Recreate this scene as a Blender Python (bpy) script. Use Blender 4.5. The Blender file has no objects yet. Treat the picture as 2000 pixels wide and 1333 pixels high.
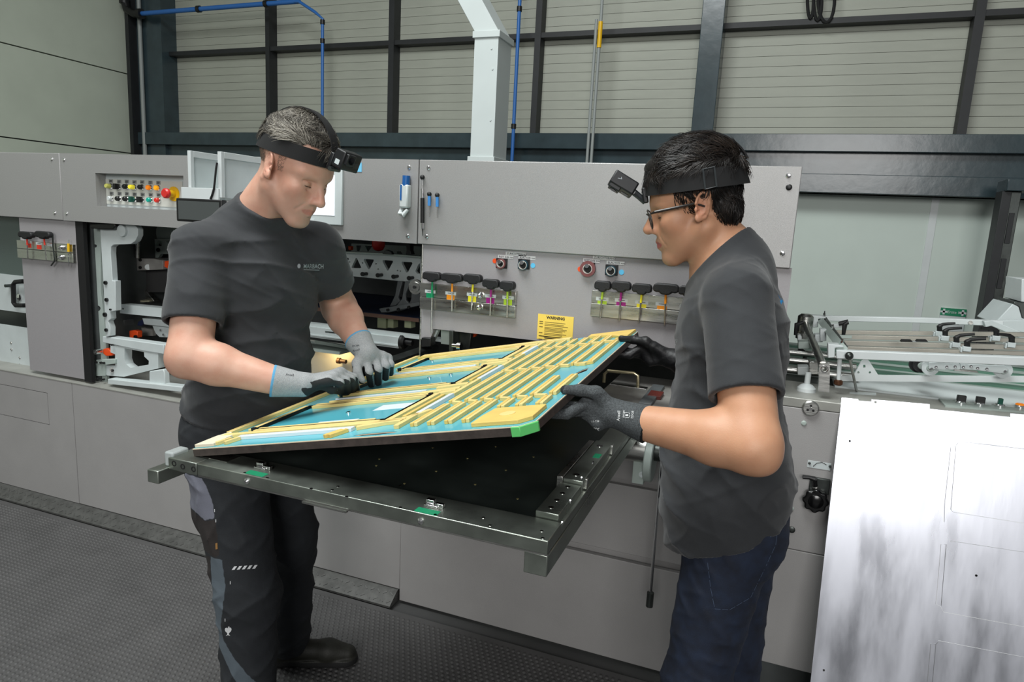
import bpy, bmesh, math, random
import numpy as np
from mathutils import Matrix, Vector
random.seed(7); np.random.seed(7)
scene = bpy.context.scene
COL = scene.collection
# ------------------------------------------------------------------ camera
YAW, PIT, ROL, FPX, HC = 0.3562402, 0.1736884, 0.0513397, 1316.21, 1.52
def _axes():
    cy, sy = math.cos(YAW), math.sin(YAW); cp, sp = math.cos(PIT), math.sin(PIT); cr, sr = math.cos(ROL), math.sin(ROL)
    f = np.array([-sy*cp, cy*cp, -sp]); r = np.array([cy, sy, 0.0]); u = np.cross(r, f)
    return cr*r+sr*u, -sr*r+cr*u, f
CR, CU, CF = _axes(); CC = np.array([0.0, 0.0, HC])
cam = bpy.data.cameras.new('camera'); cam.sensor_width = 36.0; cam.lens = 36.0*FPX/2000.0
cam.clip_start = 0.05; cam.clip_end = 100
camo = bpy.data.objects.new('camera', cam); COL.objects.link(camo)
camo.matrix_world = Matrix(((CR[0], CU[0], -CF[0], 0), (CR[1], CU[1], -CF[1], 0), (CR[2], CU[2], -CF[2], HC), (0, 0, 0, 1)))
scene.camera = camo
# ------------------------------------------------------------------ light
world = bpy.data.worlds.new('hall_ambient'); scene.world = world; world.use_nodes = True
world.node_tree.nodes['Background'].inputs[0].default_value = (0.95, 0.98, 1.0, 1)
world.node_tree.nodes['Background'].inputs[1].default_value = 0.17
def area_light(name, loc, target, sx, sy, power, col=(1, 1, 1)):
    l = bpy.data.lights.new(name, 'AREA'); l.shape = 'RECTANGLE'; l.size = sx; l.size_y = sy; l.energy = power; l.color = col
    o = bpy.data.objects.new(name, l); COL.objects.link(o); o.location = loc
    d = Vector(target)-Vector(loc); o.rotation_euler = d.to_track_quat('-Z', 'Y').to_euler(); return o
area_light('skylight_roof_offscreen', (-1.6, 0.3, 5.55), (-1.0, 1.4, 0), 3.2, 2.0, 285, (0.96, 1.0, 0.99))
area_light('window_behind_offscreen', (1.2, -5.3, 3.4), (-0.4, 2.2, 1.2), 3.0, 2.0, 225, (1.0, 0.99, 0.97))
vs = scene.view_settings
vs.view_transform = 'Standard'; vs.look = 'None'; vs.exposure = 0.10; vs.gamma = 1.0; vs.use_curve_mapping = False
# ------------------------------------------------------------------ pixel -> place helpers (2000 x 1333 frame)
def ray(x, y): return CR*(x-1000)/FPX - CU*(y-666.5)/FPX + CF
def aty(x, y, Y): d = ray(x, y); return CC+d*(Y/d[1])
def atz(x, y, Z): d = ray(x, y); return CC+d*((Z-HC)/d[2])
def atx(x, y, X): d = ray(x, y); return CC+d*(X/d[0])
def atd(x, y, d): return CC+ray(x, y)*d
# ------------------------------------------------------------------ materials
def lin(c):
    c = c/255.0
    return c/12.92 if c <= 0.04045 else ((c+0.055)/1.055)**2.4
def rgb(r, g, b): return (lin(r), lin(g), lin(b), 1)
MATS = {}
def mat(name, col, rough=0.5, metal=0.0, var=0.0, vscale=8.0, bump=0.0, bscale=200.0, spec=None, emit=None, estr=0.0, alpha=None, stretch=None, sss=0.0, col2=None, aniso=0.0, sheen=0.0, rvar=0.0, coat=0.0):
    if name in MATS: return MATS[name]
    m = bpy.data.materials.new(name); m.use_nodes = True; nt = m.node_tree; b = nt.nodes['Principled BSDF']
    c = rgb(*col); b.inputs['Base Color'].default_value = c
    b.inputs['Roughness'].default_value = rough; b.inputs['Metallic'].default_value = metal
    if spec is not None: b.inputs['Specular IOR Level'].default_value = spec
    if coat: b.inputs['Coat Weight'].default_value = coat
    if aniso: b.inputs['Anisotropic'].default_value = aniso
    if sheen:
        b.inputs['Sheen Weight'].default_value = sheen
    if sss:
        b.inputs['Subsurface Weight'].default_value = sss; b.inputs['Subsurface Radius'].default_value = (0.012, 0.004, 0.002); b.inputs['Subsurface Scale'].default_value = 0.6
    if emit: b.inputs['Emission Color'].default_value = rgb(*emit); b.inputs['Emission Strength'].default_value = estr
    if alpha is not None: b.inputs['Alpha'].default_value = alpha
    if var or bump or rvar:
        tc = nt.nodes.new('ShaderNodeTexCoord'); src = tc.outputs['Object']
        if stretch:
            mp = nt.nodes.new('ShaderNodeMapping'); mp.inputs['Scale'].default_value = stretch; nt.links.new(src, mp.inputs[0]); src = mp.outputs[0]
        if var or rvar:
            n = nt.nodes.new('ShaderNodeTexNoise'); n.inputs['Scale'].default_value = vscale; n.inputs['Detail'].default_value = 5; nt.links.new(src, n.inputs['Vector'])
        if var:
            r = nt.nodes.new('ShaderNodeValToRGB'); r.color_ramp.elements[0].position = 0.3; r.color_ramp.elements[1].position = 0.7
            d = rgb(*col2) if col2 else tuple(max(0, v*(1-var)) for v in c[:3])+(1,)
            h = c if col2 else tuple(min(1, v*(1+var)) for v in c[:3])+(1,)
            r.color_ramp.elements[0].color = d; r.color_ramp.elements[1].color = h
            nt.links.new(n.outputs['Fac'], r.inputs[0]); nt.links.new(r.outputs[0], b.inputs['Base Color'])
        if rvar:
            mr = nt.nodes.new('ShaderNodeMapRange'); mr.inputs[1].default_value = 0.3; mr.inputs[2].default_value = 0.7
            mr.inputs[3].default_value = max(0.03, rough-rvar); mr.inputs[4].default_value = rough+rvar
            nt.links.new(n.outputs['Fac'], mr.inputs[0]); nt.links.new(mr.outputs[0], b.inputs['Roughness'])
        if bump:
            n2 = nt.nodes.new('ShaderNodeTexNoise'); n2.inputs['Scale'].default_value = bscale; n2.inputs['Detail'].default_value = 3; nt.links.new(src, n2.inputs['Vector'])
            bp = nt.nodes.new('ShaderNodeBump'); bp.inputs['Strength'].default_value = bump; bp.inputs['Distance'].default_value = 0.002
            nt.links.new(n2.outputs['Fac'], bp.inputs['Height']); nt.links.new(bp.outputs[0], b.inputs['Normal'])
    MATS[name] = m; return m
M = dict(
    paint=mat('textured_grey_paint', (166, 165, 164), 0.4, 0.35, 0.06, 260, 0.3, 850, spec=0.55),
    paint2=mat('mauve_grey_paint', (154, 151, 153), 0.5, 0.0, 0.04, 260, 0.2, 850),
    skirt=mat('skirt_grey_paint', (156, 154, 153), 0.5, 0.0, 0.04, 6, 0.25, 420),
    ledge=mat('worn_ledge_paint', (150, 150, 144), 0.35, 0.15, 0.12, 14, 0.1, 80),
    dark=mat('black_plastic', (20, 20, 21), 0.45, 0, 0.15, 30, 0.1, 300),
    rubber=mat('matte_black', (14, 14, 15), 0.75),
    knob=mat('handle_black', (24, 24, 26), 0.55, 0, 0.1, 60, 0.3, 300),
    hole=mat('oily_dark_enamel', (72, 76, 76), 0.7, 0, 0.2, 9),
    cast=mat('pale_grey_enamel', (196, 204, 204), 0.4, 0.0, 0.05, 12, 0.1, 90),
    cast2=mat('green_grey_enamel', (168, 180, 174), 0.45, 0.0, 0.07, 10, 0.1, 90),
    white=mat('white_enamel', (206, 212, 212), 0.35, 0, 0.03, 20),
    steel=mat('brushed_steel', (190, 190, 186), 0.32, 1.0, 0.12, 16, 0.12, 60, stretch=(1, 1, 14), rvar=0.08),
    steelx=mat('brushed_rail', (196, 196, 190), 0.3, 1.0, 0.18, 9, 0.1, 60, stretch=(1, 1, 6), rvar=0.1),
    chrome=mat('chrome', (225, 225, 225), 0.15, 1.0),
    gunm=mat('dark_machined_steel', (84, 88, 86), 0.4, 0.9, 0.2, 12, 0.1, 90, rvar=0.1),
    chase=mat('oiled_chase_steel', (150, 156, 148), 0.36, 0.9, 0.22, 9, 0.08, 70, rvar=0.12),
    plate=mat('dark_chase_plate', (84, 94, 90), 0.42, 0.75, 0.3, 5, 0.05, 90, rvar=0.14),
    navy=mat('slate_beam_paint', (54, 68, 73), 0.22, 0.0, 0.18, 6, 0.35, 14),
    mull=mat('dark_frame_paint', (36, 38, 40), 0.55, 0, 0.15, 10),
    wallp=mat('ribbed_wall_panel', (168, 171, 159), 0.55, 0, 0.06, 3.5, 0.06, 60, stretch=(1, 1, 4)),
    walll=mat('lit_plain_wall_panel', (200, 212, 204), 0.5, 0, 0.04, 2.5),  # same wall paint as the ribs, coloured lighter where more light falls
    green_side=mat('side_wall_panel', (204, 212, 196), 0.5, 0, 0.05, 2.5),
    floor=mat('concrete_floor', (70, 70, 70), 0.8, 0, 0.2, 4, 0.2, 80),
    mat_=mat('studded_rubber_mat', (80, 79, 79), 0.62, 0, 0.14, 7, 0.15, 150),
    tread=mat('dark_tread_plate', (84, 84, 82), 0.5, 0.3, 0.25, 30, 0.2, 120),
    blue=mat('blue_air_pipe', (48, 108, 182), 0.4),
    conduit=mat('grey_conduit', (150, 156, 154), 0.45),
    duct=mat('white_duct', (190, 198, 197), 0.4, 0, 0.03, 5),
    yellow=mat('signal_yellow', (236, 186, 20), 0.4),
    orange=mat('safety_orange', (236, 82, 30), 0.45),
    red=mat('signal_red', (210, 44, 40), 0.35),
    green=mat('clip_green', (20, 130, 90), 0.5),
)
# ------------------------------------------------------------------ mesh builder
def wloc(o):
    v = Vector((0, 0, 0))
    while o is not None: v = v+o.location; o = o.parent
    return v
class MB:
    def __init__(s): s.v = []; s.f = []
    def add(s, vs, fs):
        n = len(s.v); s.v += [tuple(map(float, p)) for p in vs]; s.f += [tuple(i+n for i in q) for q in fs]; return s
    def box(s, x0, x1, y0, y1, z0, z1):
        if x0 > x1: x0, x1 = x1, x0
        if y0 > y1: y0, y1 = y1, y0
        if z0 > z1: z0, z1 = z1, z0
        v = [(x, y, z) for z in (z0, z1) for y in (y0, y1) for x in (x0, x1)]
        return s.add(v, [(0, 2, 3, 1), (4, 5, 7, 6), (0, 1, 5, 4), (2, 6, 7, 3), (0, 4, 6, 2), (1, 3, 7, 5)])
    def obox(s, c, ax, half):       # oriented box, ax = 3 unit vectors
        c = np.array(c, float); a = [np.array(k, float)*h for k, h in zip(ax, half)]
        v = [c+a[0]*i+a[1]*j+a[2]*k for k in (-1, 1) for j in (-1, 1) for i in (-1, 1)]
        return s.add(v, [(0, 2, 3, 1), (4, 5, 7, 6), (0, 1, 5, 4), (2, 6, 7, 3), (0, 4, 6, 2), (1, 3, 7, 5)])
    def prism(s, base, off):        # polygon (3-D points) extruded by vector off
        base = [np.array(p, float) for p in base]; n = len(base); off = np.array(off, float)
        nrm = np.zeros(3)
        for i in range(n):
            nrm += np.cross(base[i]-base[0], base[(i+1) % n]-base[0])
        if nrm@off > 0: base = base[::-1]
        v = base+[p+off for p in base]
        f = [tuple(range(n)), tuple(range(2*n-1, n-1, -1))]
        for i in range(n): j = (i+1) % n; f.append((j, i, n+i, n+j))
        return s.add(v, f)
    def cyl(s, a, b, r0, r1=None, n=16, caps=True):
        r1 = r0 if r1 is None else r1
        a = np.array(a, float); b = np.array(b, float); d = b-a; d /= np.linalg.norm(d)+1e-12
        t = np.array([0, 0, 1.]) if abs(d[2]) < .9 else np.array([1., 0, 0]); p = np.cross(d, t); p /= np.linalg.norm(p); q = np.cross(d, p)
        v = []
        for c, r in ((a, r0), (b, r1)):
            for i in range(n):
                w = 2*math.pi*i/n; v.append(c+p*r*math.cos(w)+q*r*math.sin(w))
        f = [(i, (i+1) % n, n+(i+1) % n, n+i) for i in range(n)]
        if caps: f += [tuple(range(n-1, -1, -1)), tuple(range(n, 2*n))]
        return s.add(v, f)
    def lathe(s, a, axis, prof, n=20):   # prof: list of (distance along axis, radius)
        a = np.array(a, float); d = np.array(axis, float); d /= np.linalg.norm(d)
        t = np.array([0, 0, 1.]) if abs(d[2]) < .9 else np.array([1., 0, 0]); p = np.cross(d, t); p /= np.linalg.norm(p); q = np.cross(d, p)
        v = []
        for h, r in prof:
            for i in range(n):
                w = 2*math.pi*i/n; v.append(a+d*h+p*r*math.cos(w)+q*r*math.sin(w))
        f = []
        for k in range(len(prof)-1):
            for i in range(n): j = (i+1) % n; f.append((k*n+i, k*n+j, (k+1)*n+j, (k+1)*n+i))
        f += [tuple(range(n-1, -1, -1)), tuple(range((len(prof)-1)*n, len(prof)*n))]
        return s.add(v, f)
    def tube(s, pts, r, n=10, closed=False):
        pts = [np.array(p, float) for p in pts]; m = len(pts); v = []; pp = None
        for k in range(m):
            if closed: d = pts[(k+1) % m]-pts[k-1]
            else: d = pts[min(k+1, m-1)]-pts[max(k-1, 0)]
            d = d/(np.linalg.norm(d)+1e-12)
            if pp is None:
                t = np.array([0, 0, 1.]) if abs(d[2]) < .9 else np.array([1., 0, 0]); pp = np.cross(d, t)
            pp = pp-d*(pp@d); pp /= np.linalg.norm(pp)+1e-12; q = np.cross(d, pp)
            rr = r[k] if isinstance(r, (list, tuple, np.ndarray)) else r
            for i in range(n):
                w = 2*math.pi*i/n; v.append(pts[k]+pp*rr*math.cos(w)+q*rr*math.sin(w))
        f = []
        for k in range(m if closed else m-1):
            for i in range(n): j = (i+1) % n; a = k*n; b = ((k+1) % m)*n; f.append((a+i, a+j, b+j, b+i))
        if not closed: f += [tuple(range(n-1, -1, -1)), tuple(range((m-1)*n, m*n))]
        return s.add(v, f)
    def build(s, name, m, parent=None, bevel=0.0, smooth=True, seg=2):
        V = np.array(s.v, float)
        me = bpy.data.meshes.new(name)
        if parent is None:
            loc = np.array([(V[:, 0].min()+V[:, 0].max())/2, (V[:, 1].min()+V[:, 1].max())/2, V[:, 2].min()])
        else: loc = np.array(wloc(parent))
        me.from_pydata([tuple(p) for p in V-loc], [], s.f); me.update()
        if smooth:
            me.shade_smooth(); me.set_sharp_from_angle(angle=math.radians(32))
        o = bpy.data.objects.new(name, me); COL.objects.link(o)
        if m: me.materials.append(m if not isinstance(m, str) else M[m])
        if parent is None: o.location = loc
        else: o.parent = parent
        if bevel:
            b = o.modifiers.new('edge', 'BEVEL'); b.width = bevel; b.segments = seg; b.limit_method = 'ANGLE'; b.angle_limit = math.radians(40)
        return o
def tag(o, label=None, cat=None, group=None, kind=None):
    if label: o['label'] = label
    if cat: o['category'] = cat
    if group: o['group'] = group
    if kind: o['kind'] = kind
    return o
def thing(name, loc, label, cat, group=None):
    o = bpy.data.objects.new(name, None); COL.objects.link(o); o.location = Vector([float(k) for k in loc]); o.empty_display_size = 0.05
    return tag(o, label, cat, group)
def pbox(name, m, parent, x0, x1, y0, y1, z0, z1, bevel=0.0): return MB().box(x0, x1, y0, y1, z0, z1).build(name, m, parent, bevel)
def slab(name, pts, Y, th, m, parent, bevel=0.0):     # outline given by photo pixels on the upright plane y = Y
    return MB().prism([aty(x, y, Y) for x, y in pts], (0, th, 0)).build(name, m, parent, bevel)
def arc(cx, cy, r, a0, a1, n=8, ry=None):
    ry = r if ry is None else ry
    return [(cx+r*math.cos(math.radians(a0+(a1-a0)*i/n)), cy+ry*math.sin(math.radians(a0+(a1-a0)*i/n))) for i in range(n+1)]
def text(s, size, origin, xd, yd, m, parent, name='lettering', ext=0.0004, align='LEFT', bold=0.0):
    cu = bpy.data.curves.new('t', 'FONT'); cu.body = s; cu.size = size; cu.align_x = align; cu.extrude = ext; cu.resolution_u = 2; cu.offset = bold
    to = bpy.data.objects.new('t', cu); me0 = to.to_mesh(); nv = len(me0.vertices)
    co = np.empty(nv*3); me0.vertices.foreach_get('co', co); co = co.reshape(-1, 3); fs = [tuple(p.vertices) for p in me0.polygons]
    to.to_mesh_clear(); bpy.data.objects.remove(to); bpy.data.curves.remove(cu)
    xd = np.array(xd, float); xd /= np.linalg.norm(xd); yd = np.array(yd, float); yd /= np.linalg.norm(yd); nd = np.cross(xd, yd)
    V = np.array(origin, float)+co[:, :1]*xd+co[:, 1:2]*yd+co[:, 2:3]*nd
    return MB().add(V, fs).build(name, m, parent, smooth=False)
def fill_holes(outer, holes, th):
    cu = bpy.data.curves.new('c', 'CURVE'); cu.dimensions = '2D'; cu.fill_mode = 'BOTH'; cu.extrude = th/2
    for lp in [outer]+holes:
        sp_ = cu.splines.new('POLY'); sp_.points.add(len(lp)-1)
        for q, (x, z) in zip(sp_.points, lp): q.co = (x, z, 0, 1)
        sp_.use_cyclic_u = True
    ob = bpy.data.objects.new('c', cu); me0 = ob.to_mesh(); nv = len(me0.vertices); co = np.empty(nv*3); me0.vertices.foreach_get('co', co); co = co.reshape(-1, 3)
    fs = [tuple(p.vertices) for p in me0.polygons]; ob.to_mesh_clear(); bpy.data.objects.remove(ob); bpy.data.curves.remove(cu)
    return co, fs
def slabh(name, pts, holes, Y, th, m, parent, bevel=0.0):     # photo outline with holes on the upright plane y = Y
    g = lambda L: [tuple(aty(x, y, Y)[[0, 2]]) for x, y in L]
    co, fs = fill_holes(g(pts), [g(h) for h in holes], th)
    return MB().add(np.stack([co[:, 0], Y+th/2-co[:, 2], co[:, 1]], 1), fs).build(name, m, parent, bevel)
def plate_holes(name, outer, holes, O, e1, e2, n, th, m, parent):   # top face through O, thickness th below it
    co, fs = fill_holes(outer, holes, th)
    return MB().add(np.array(O)+co[:, :1]*np.array(e1)+co[:, 1:2]*np.array(e2)+(co[:, 2:3]-th/2)*np.array(n), fs).build(name, m, parent)
def circ(cx, cy, r, n=16): return [(cx+r*math.cos(2*math.pi*k/n), cy+r*math.sin(2*math.pi*k/n)) for k in range(n)]
EX, EY, EZ = np.eye(3)
D = 2.191                                    # front plane of the machine
# ------------------------------------------------------------------ setting
YW = 6.0; XL = -6.85
def S(o): o['kind'] = 'structure'; return o
fl = S(MB().box(XL-0.3, 6.0, -5.6, YW+0.3, -0.12, -0.012).build('floor', 'floor'))
# dark studded rubber mat over the floor
mt = MB().box(-5.4, 1.2, 0.2, D-0.07, -0.012, 0.0).build('floor_mat', 'mat_', None)
tag(mt, 'dark grey rubber mat with raised studs in front of the machine', 'floor mat')
def studs():
    p = 0.0215; xs = np.arange(-4.3, 0.2, p); ys = np.arange(0.78, D-0.1, p*0.866)
    pts = []
    for k, y in enumerate(ys):
        for x in xs: pts.append((x+(p/2 if k % 2 else 0), y))
    pts = np.array(pts); n = 6; a = np.arange(n)*2*math.pi/n
    ring0 = np.stack([np.cos(a)*0.0078, np.sin(a)*0.0078, np.zeros(n)-0.0005], 1); ring1 = np.stack([np.cos(a)*0.0052, np.sin(a)*0.0052, np.zeros(n)+0.0034], 1)
    unit = np.vstack([ring0, ring1]); N = len(pts)
    V = (unit[None]+np.concatenate([pts, np.zeros((N, 1))], 1)[:, None]).reshape(-1, 3)
    uf = [(i, (i+1) % n, n+(i+1) % n, n+i) for i in range(n)]
    q = (np.array(uf)[None]+np.arange(N)[:, None, None]*12).reshape(-1, 4)
    cap = (np.arange(6, 12)[None]+np.arange(N)[:, None]*12)
    me = bpy.data.meshes.new('stud_field'); me.vertices.add(len(V)); me.vertices.foreach_set('co', (V-np.array(mt.location)).ravel())
    nl = q.size+cap.size; me.loops.add(nl); me.polygons.add(len(q)+N)
    me.loops.foreach_set('vertex_index', np.concatenate([q.ravel(), cap.ravel()]))
    st = np.concatenate([np.arange(len(q))*4, q.size+np.arange(N)*6]); me.polygons.foreach_set('loop_start', st.astype(np.int32))
    me.update(calc_edges=True); me.validate(); me.shade_smooth()
    o = bpy.data.objects.new('stud_field', me); COL.objects.link(o); o.parent = mt; me.materials.append(M['mat_']); o['kind'] = 'stuff'
studs()
# back wall: ribs above the beam, plain panels below
zb0 = aty(1000, 267, YW)[2]; zb1 = aty(1750, 384, YW)[2]
wb = S(MB().box(XL, 6.0, YW+0.03, YW+0.2, -0.012, 5.6).build('wall_back', 'wallp'))
rib = 0.078; nrib = int((5.5-zb0)/rib)
ribm = None
for k in range(nrib):
    z = zb0+k*rib
    if ribm is None:
        ro = MB().prism([(XL, YW, zb0+0.0022), (XL, YW+0.03, zb0-0.001), (XL, YW+0.03, zb0+rib-0.001), (XL, YW, zb0+rib-0.0006)], (6.0-XL, 0, 0)).build('wall_plank', 'wallp', wb); ribm = ro
    else:
        ro = ribm.copy(); COL.objects.link(ro); ro.location = (0, 0, k*rib)
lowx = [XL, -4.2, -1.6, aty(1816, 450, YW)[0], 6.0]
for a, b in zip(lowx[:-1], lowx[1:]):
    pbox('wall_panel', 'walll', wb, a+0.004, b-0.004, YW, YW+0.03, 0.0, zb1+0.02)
xs_ = aty(1818, 450, YW)[0]
pbox('joint_strip', 'white', wb, xs_-0.025, xs_+0.025, YW-0.006, YW, 0.0, zb1)
# slate beam
bm_ = S(pbox('trim_1', 'navy', None, XL, 6.0, YW-0.16, YW+0.001, zb1, zb0-0.06)); bm_.name = 'trim_1'
h = zb0-zb1
pbox('beam_flange', 'navy', bm_, XL, 6.0, YW-0.24, YW, zb0-0.13, zb0, 0.004)
pbox('beam_flange', 'navy', bm_, XL, 6.0, YW-0.22, YW, zb1, zb1+0.14, 0.004)
# girt and mullions
zg = aty(1000, 72, YW-0.1)[2]
gt = S(pbox('trim_2', 'mull', None, XL, 6.0, YW-0.11, YW, zg-0.021, zg+0.021))
zg2 = zg+1.15
S(pbox('trim_3', 'mull', None, XL, 6.0, YW-0.11, YW, zg2-0.028, zg2+0.028))
n_ = 4
for px, py, w in ((523, 180, 0.05), (762, 180, 0.058), (1046, 150, 0.054), (1897, 140, 0.062)):
    x = aty(px, py, YW-0.12)[0]
    S(pbox('trim_%d' % n_, 'mull', None, x-w/2, x+w/2, YW-0.12, YW, zb0-0.125, 5.6)); n_ += 1
x = aty(1383, 130, YW-0.25)[0]
c_ = S(pbox('trim_%d' % n_, 'navy', None, x-0.085, x+0.085, YW-0.25, YW, zb0-0.1, 5.6, 0.004)); n_ += 1
x0, x1 = aty(264, 150, YW-0.2)[0], aty(318, 150, YW-0.2)[0]
c_ = S(pbox('trim_%d' % n_, 'navy', None, x0, x1, YW-0.2, YW, -0.012, 5.6)); n_ += 1
pbox('column_flange', 'mull', c_, x0, x0+0.05, YW-0.3, YW-0.2, 0, 5.6)
# left wall with wide panels
wl = S(MB().box(XL-0.2, XL, -5.6, YW, -0.012, 5.6).build('wall_left', 'mull'))
s1, s2 = atx(130, 116, XL)[2], atx(130, 284, XL)[2]
ph = s1-s2
zz = [s2-2*ph, s2-ph, s2, s1, s1+ph, 5.6]
for a, b in zip(zz[:-1], zz[1:]):
    a = max(a, 0.0)
    if b > a: pbox('wall_panel', 'green_side', wl, XL, XL+0.03, -5.6, x1*0+YW-0.21, a+0.006, b-0.006)
ce = S(MB().box(XL-0.2, 6.0, 3.2, YW+0.2, 5.6, 5.75).build('ceiling', 'mull'))
# ------------------------------------------------------------------ wall services
def pipe(name, pts, r, m, label, cat, clips=(), cm='dark'):
    t = thing(name, pts[-1], label, cat)
    MB().tube(pts, r, 12).build('pipe', m, t)
    for c, d in clips: MB().cyl(np.array(c)-np.array(d)*0.02, np.array(c)+np.array(d)*0.02, r*1.45, n=12).build('coupling', cm, t)
    return t
Yp = YW-0.32
a = aty(272, 27, Yp); b = aty(600, -8, Yp); b[2] = a[2]
z0 = aty(272, 27, Yp)[2]
e = aty(560, 2, Yp)[0]
mainp = pipe('air_pipe', [(a[0]-0.02, Yp, a[2]), (e+0.15, Yp, a[2])], 0.023, 'blue', 'blue compressed air pipe with drop leg behind the grey haired worker', 'pipe',
     [((a[0]+0.02, Yp, a[2]), EX), ((aty(388, 15, Yp)[0], Yp, a[2]), EX), ((aty(520, 3, Yp)[0], Yp, a[2]), EX)])
c = aty(630, 30, Yp); c2 = aty(630, 320, Yp)
MB().tube([(e+0.06, Yp, a[2]), (e+0.16, Yp-0.02, a[2]-0.01), (c[0]-0.08, Yp, c[2]+0.03), (c[0], Yp, c[2]-0.03), (c[0], Yp, c2[2])], 0.0145, 12).build('drop_pipe', 'blue', mainp)
for q, d in (((c[0], Yp, c[2]-0.06), EZ), ((c[0], Yp, aty(630, 80, Yp)[2]), EZ), ((e+0.1, Yp, a[2]), EX)): MB().cyl(np.array(q)-d*0.02, np.array(q)+d*0.02, 0.022, n=12).build('coupling', 'dark', mainp)
c = aty(1008, 150, Yp); z1 = aty(1003, 330, Yp)[2]
pipe('air_pipe', [(c[0], Yp, 4.2), (c[0], Yp, z1-0.4)], 0.0155, 'blue', 'upright blue air pipe beside the white duct', 'pipe',
     [((c[0], Yp, aty(1008, 18, Yp)[2]), EZ), ((c[0], Yp, aty(1003, 247, Yp)[2]), EZ)])
# black elbow of the main air line in the corner
t = mainp
MB().tube([aty(243, -30, Yp), aty(243, 0, Yp), aty(248, 18, Yp), aty(262, 27, Yp), aty(276, 27, Yp)], 0.042, 12).build('elbow', 'dark', t)
for q, d in (((243, 2), EZ), ((274, 27), EX)):
    p_ = aty(*q, Yp); MB().cyl(p_-d*0.025, p_+d*0.025, 0.052, n=12).build('collar', 'dark', t)
p0 = aty(275, 100, Yp+0.09)
pipe('conduit', [(p0[0], Yp+0.09, 4.6), (p0[0], Yp+0.09, 0.0)], 0.022, 'conduit', 'pale grey conduit running down the corner column', 'pipe')
p0 = aty(1166, 150, Yp); p1 = aty(1159, 150, Yp)
pipe('conduit', [(p0[0], Yp, 4.6), (p0[0], Yp, 1.2)], 0.013, 'conduit', 'thin grey conduit with a yellow sleeve on the ribbed wall', 'pipe',
     [((p0[0], Yp, aty(1170, 68, Yp)[2]), EZ*5)], 'yellow')
pipe('conduit', [(p1[0]-0.006, Yp, aty(1164, 38, Yp)[2]), (p1[0]-0.006, Yp, 1.2)], 0.013, 'conduit', 'thin plain grey conduit ending below the yellow sleeve', 'pipe')
# cable loops
Yc = YW-0.12
t = thing('cable_bundle', aty(1600, 40, Yc), 'black cables hanging in loops from the upper girt', 'cable')
for cx, w, bt in ((1583, 6, 36), (1597, 8, 40), (1614, 16, 44)):
    MB().tube([aty(x, y, Yc) for x, y in [(cx-w, -60), (cx-w, 0)]+[(cx-w*math.cos(k), 0+(bt)*math.sin(k)) for k in np.linspace(0.2, math.pi-0.2, 9)]+[(cx+w, 0), (cx+w, -60)]], 0.012, 8).build('cable', 'rubber', t)
# white duct (upright box with angled head), bolted
Yd = 3.45
t = thing('cable_duct', aty(955, 330, Yd), 'white sheet metal duct standing behind the machine and bending at the top', 'duct')
xa, xb = aty(922, 200, Yd)[0], aty(968, 200, Yd)[0]
zt = aty(945, 62, Yd)[2]
pbox('upright', 'duct', t, xa, xb, Yd, Yd+0.19, 0.0, zt, 0.003)
pbox('flange', 'duct', t, xa-0.008, xb+0.01, Yd-0.01, Yd+0.2, zt-0.03, zt+0.004, 0.002)
pbox('foot_collar', 'duct', t, xa-0.01, xb+0.01, Yd-0.012, Yd+0.2, 1.62, aty(940, 306, Yd)[2], 0.002)
MB().prism([(xa, Yd, zt), (xb, Yd, zt), (xb-0.62, Yd, zt+0.95), (xa-0.62, Yd, zt+0.95)], (0, 0.19, 0)).build('angled_head', 'duct', t, 0.003)
for q in ((960, 95), (962, 135), (958, 235)):
    p = aty(*q, Yd); MB().cyl(p, p-EY*0.004, 0.005, n=10).build('rivet', 'duct', t)
# wall post and bracket on the right
Yq = 5.4
xa, xb = aty(1952, 500, Yq)[0], aty(1974, 500, Yq)[0]
t = thing('wall_post', (xa, Yq, 0), 'worn dark steel post with a top bracket against the pale wall', 'post')
zt = aty(1968, 374, Yq)[2]
pbox('post', 'gunm', t, xa-0.03, xb, Yq, Yq+0.12, 0.0, zt, 0.004)
pbox('flange', 'mull', t, xa-0.05, xa+0.004, Yq-0.02, Yq+0.12, 0.0, zt, 0.003)
for k in range(3):
    pbox('slot_plate', 'mull', t, xb-0.05, xb-0.02, Yq-0.008, Yq, 0.95+k*0.3, 1.15+k*0.3, 0.002)
pbox('bracket', 'navy', t, xa-0.04, xb+0.5, Yq-0.06, Yq+0.16, zt, zt+0.075, 0.004)
# first-aid notice
Yn = YW-0.012
A0 = aty(1838, 601, Yn); A1 = aty(1889, 601, Yn); zbn = aty(1838, 650, Yn)[2]
t = thing('first_aid_notice', (A0[0], Yn, zbn), 'green and white first aid notice on the pale wall', 'sign')
pbox('board', 'white', t, A0[0], A1[0], Yn, YW, zbn, A0[2])
hh = A0[2]-zbn
pbox('header', 'green', t, A0[0], A1[0], Yn-0.003, Yn, A0[2]-0.3*hh, A0[2])
w_ = A1[0]-A0[0]
for sx in (0.13, 0.86):
    cx, cz = A0[0]+sx*w_, A0[2]-0.15*hh
    MB().box(cx-0.022, cx+0.022, Yn-0.005, Yn-0.003, cz-0.007, cz+0.007).box(cx-0.007, cx+0.007, Yn-0.005, Yn-0.003, cz-0.022, cz+0.022).build('white_cross', 'white', t)
text('Erste Hilfe', 0.030, (A0[0]+0.26*w_, Yn-0.004, A0[2]-0.2*hh), EX, EZ, M['white'], t)
for k in range(3):
    pbox('pictogram', 'mull', t, A0[0]+(0.1+0.28*k)*w_, A0[0]+(0.22+0.28*k)*w_, Yn-0.003, Yn, A0[2]-0.62*hh, A0[2]-0.5*hh)
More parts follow.
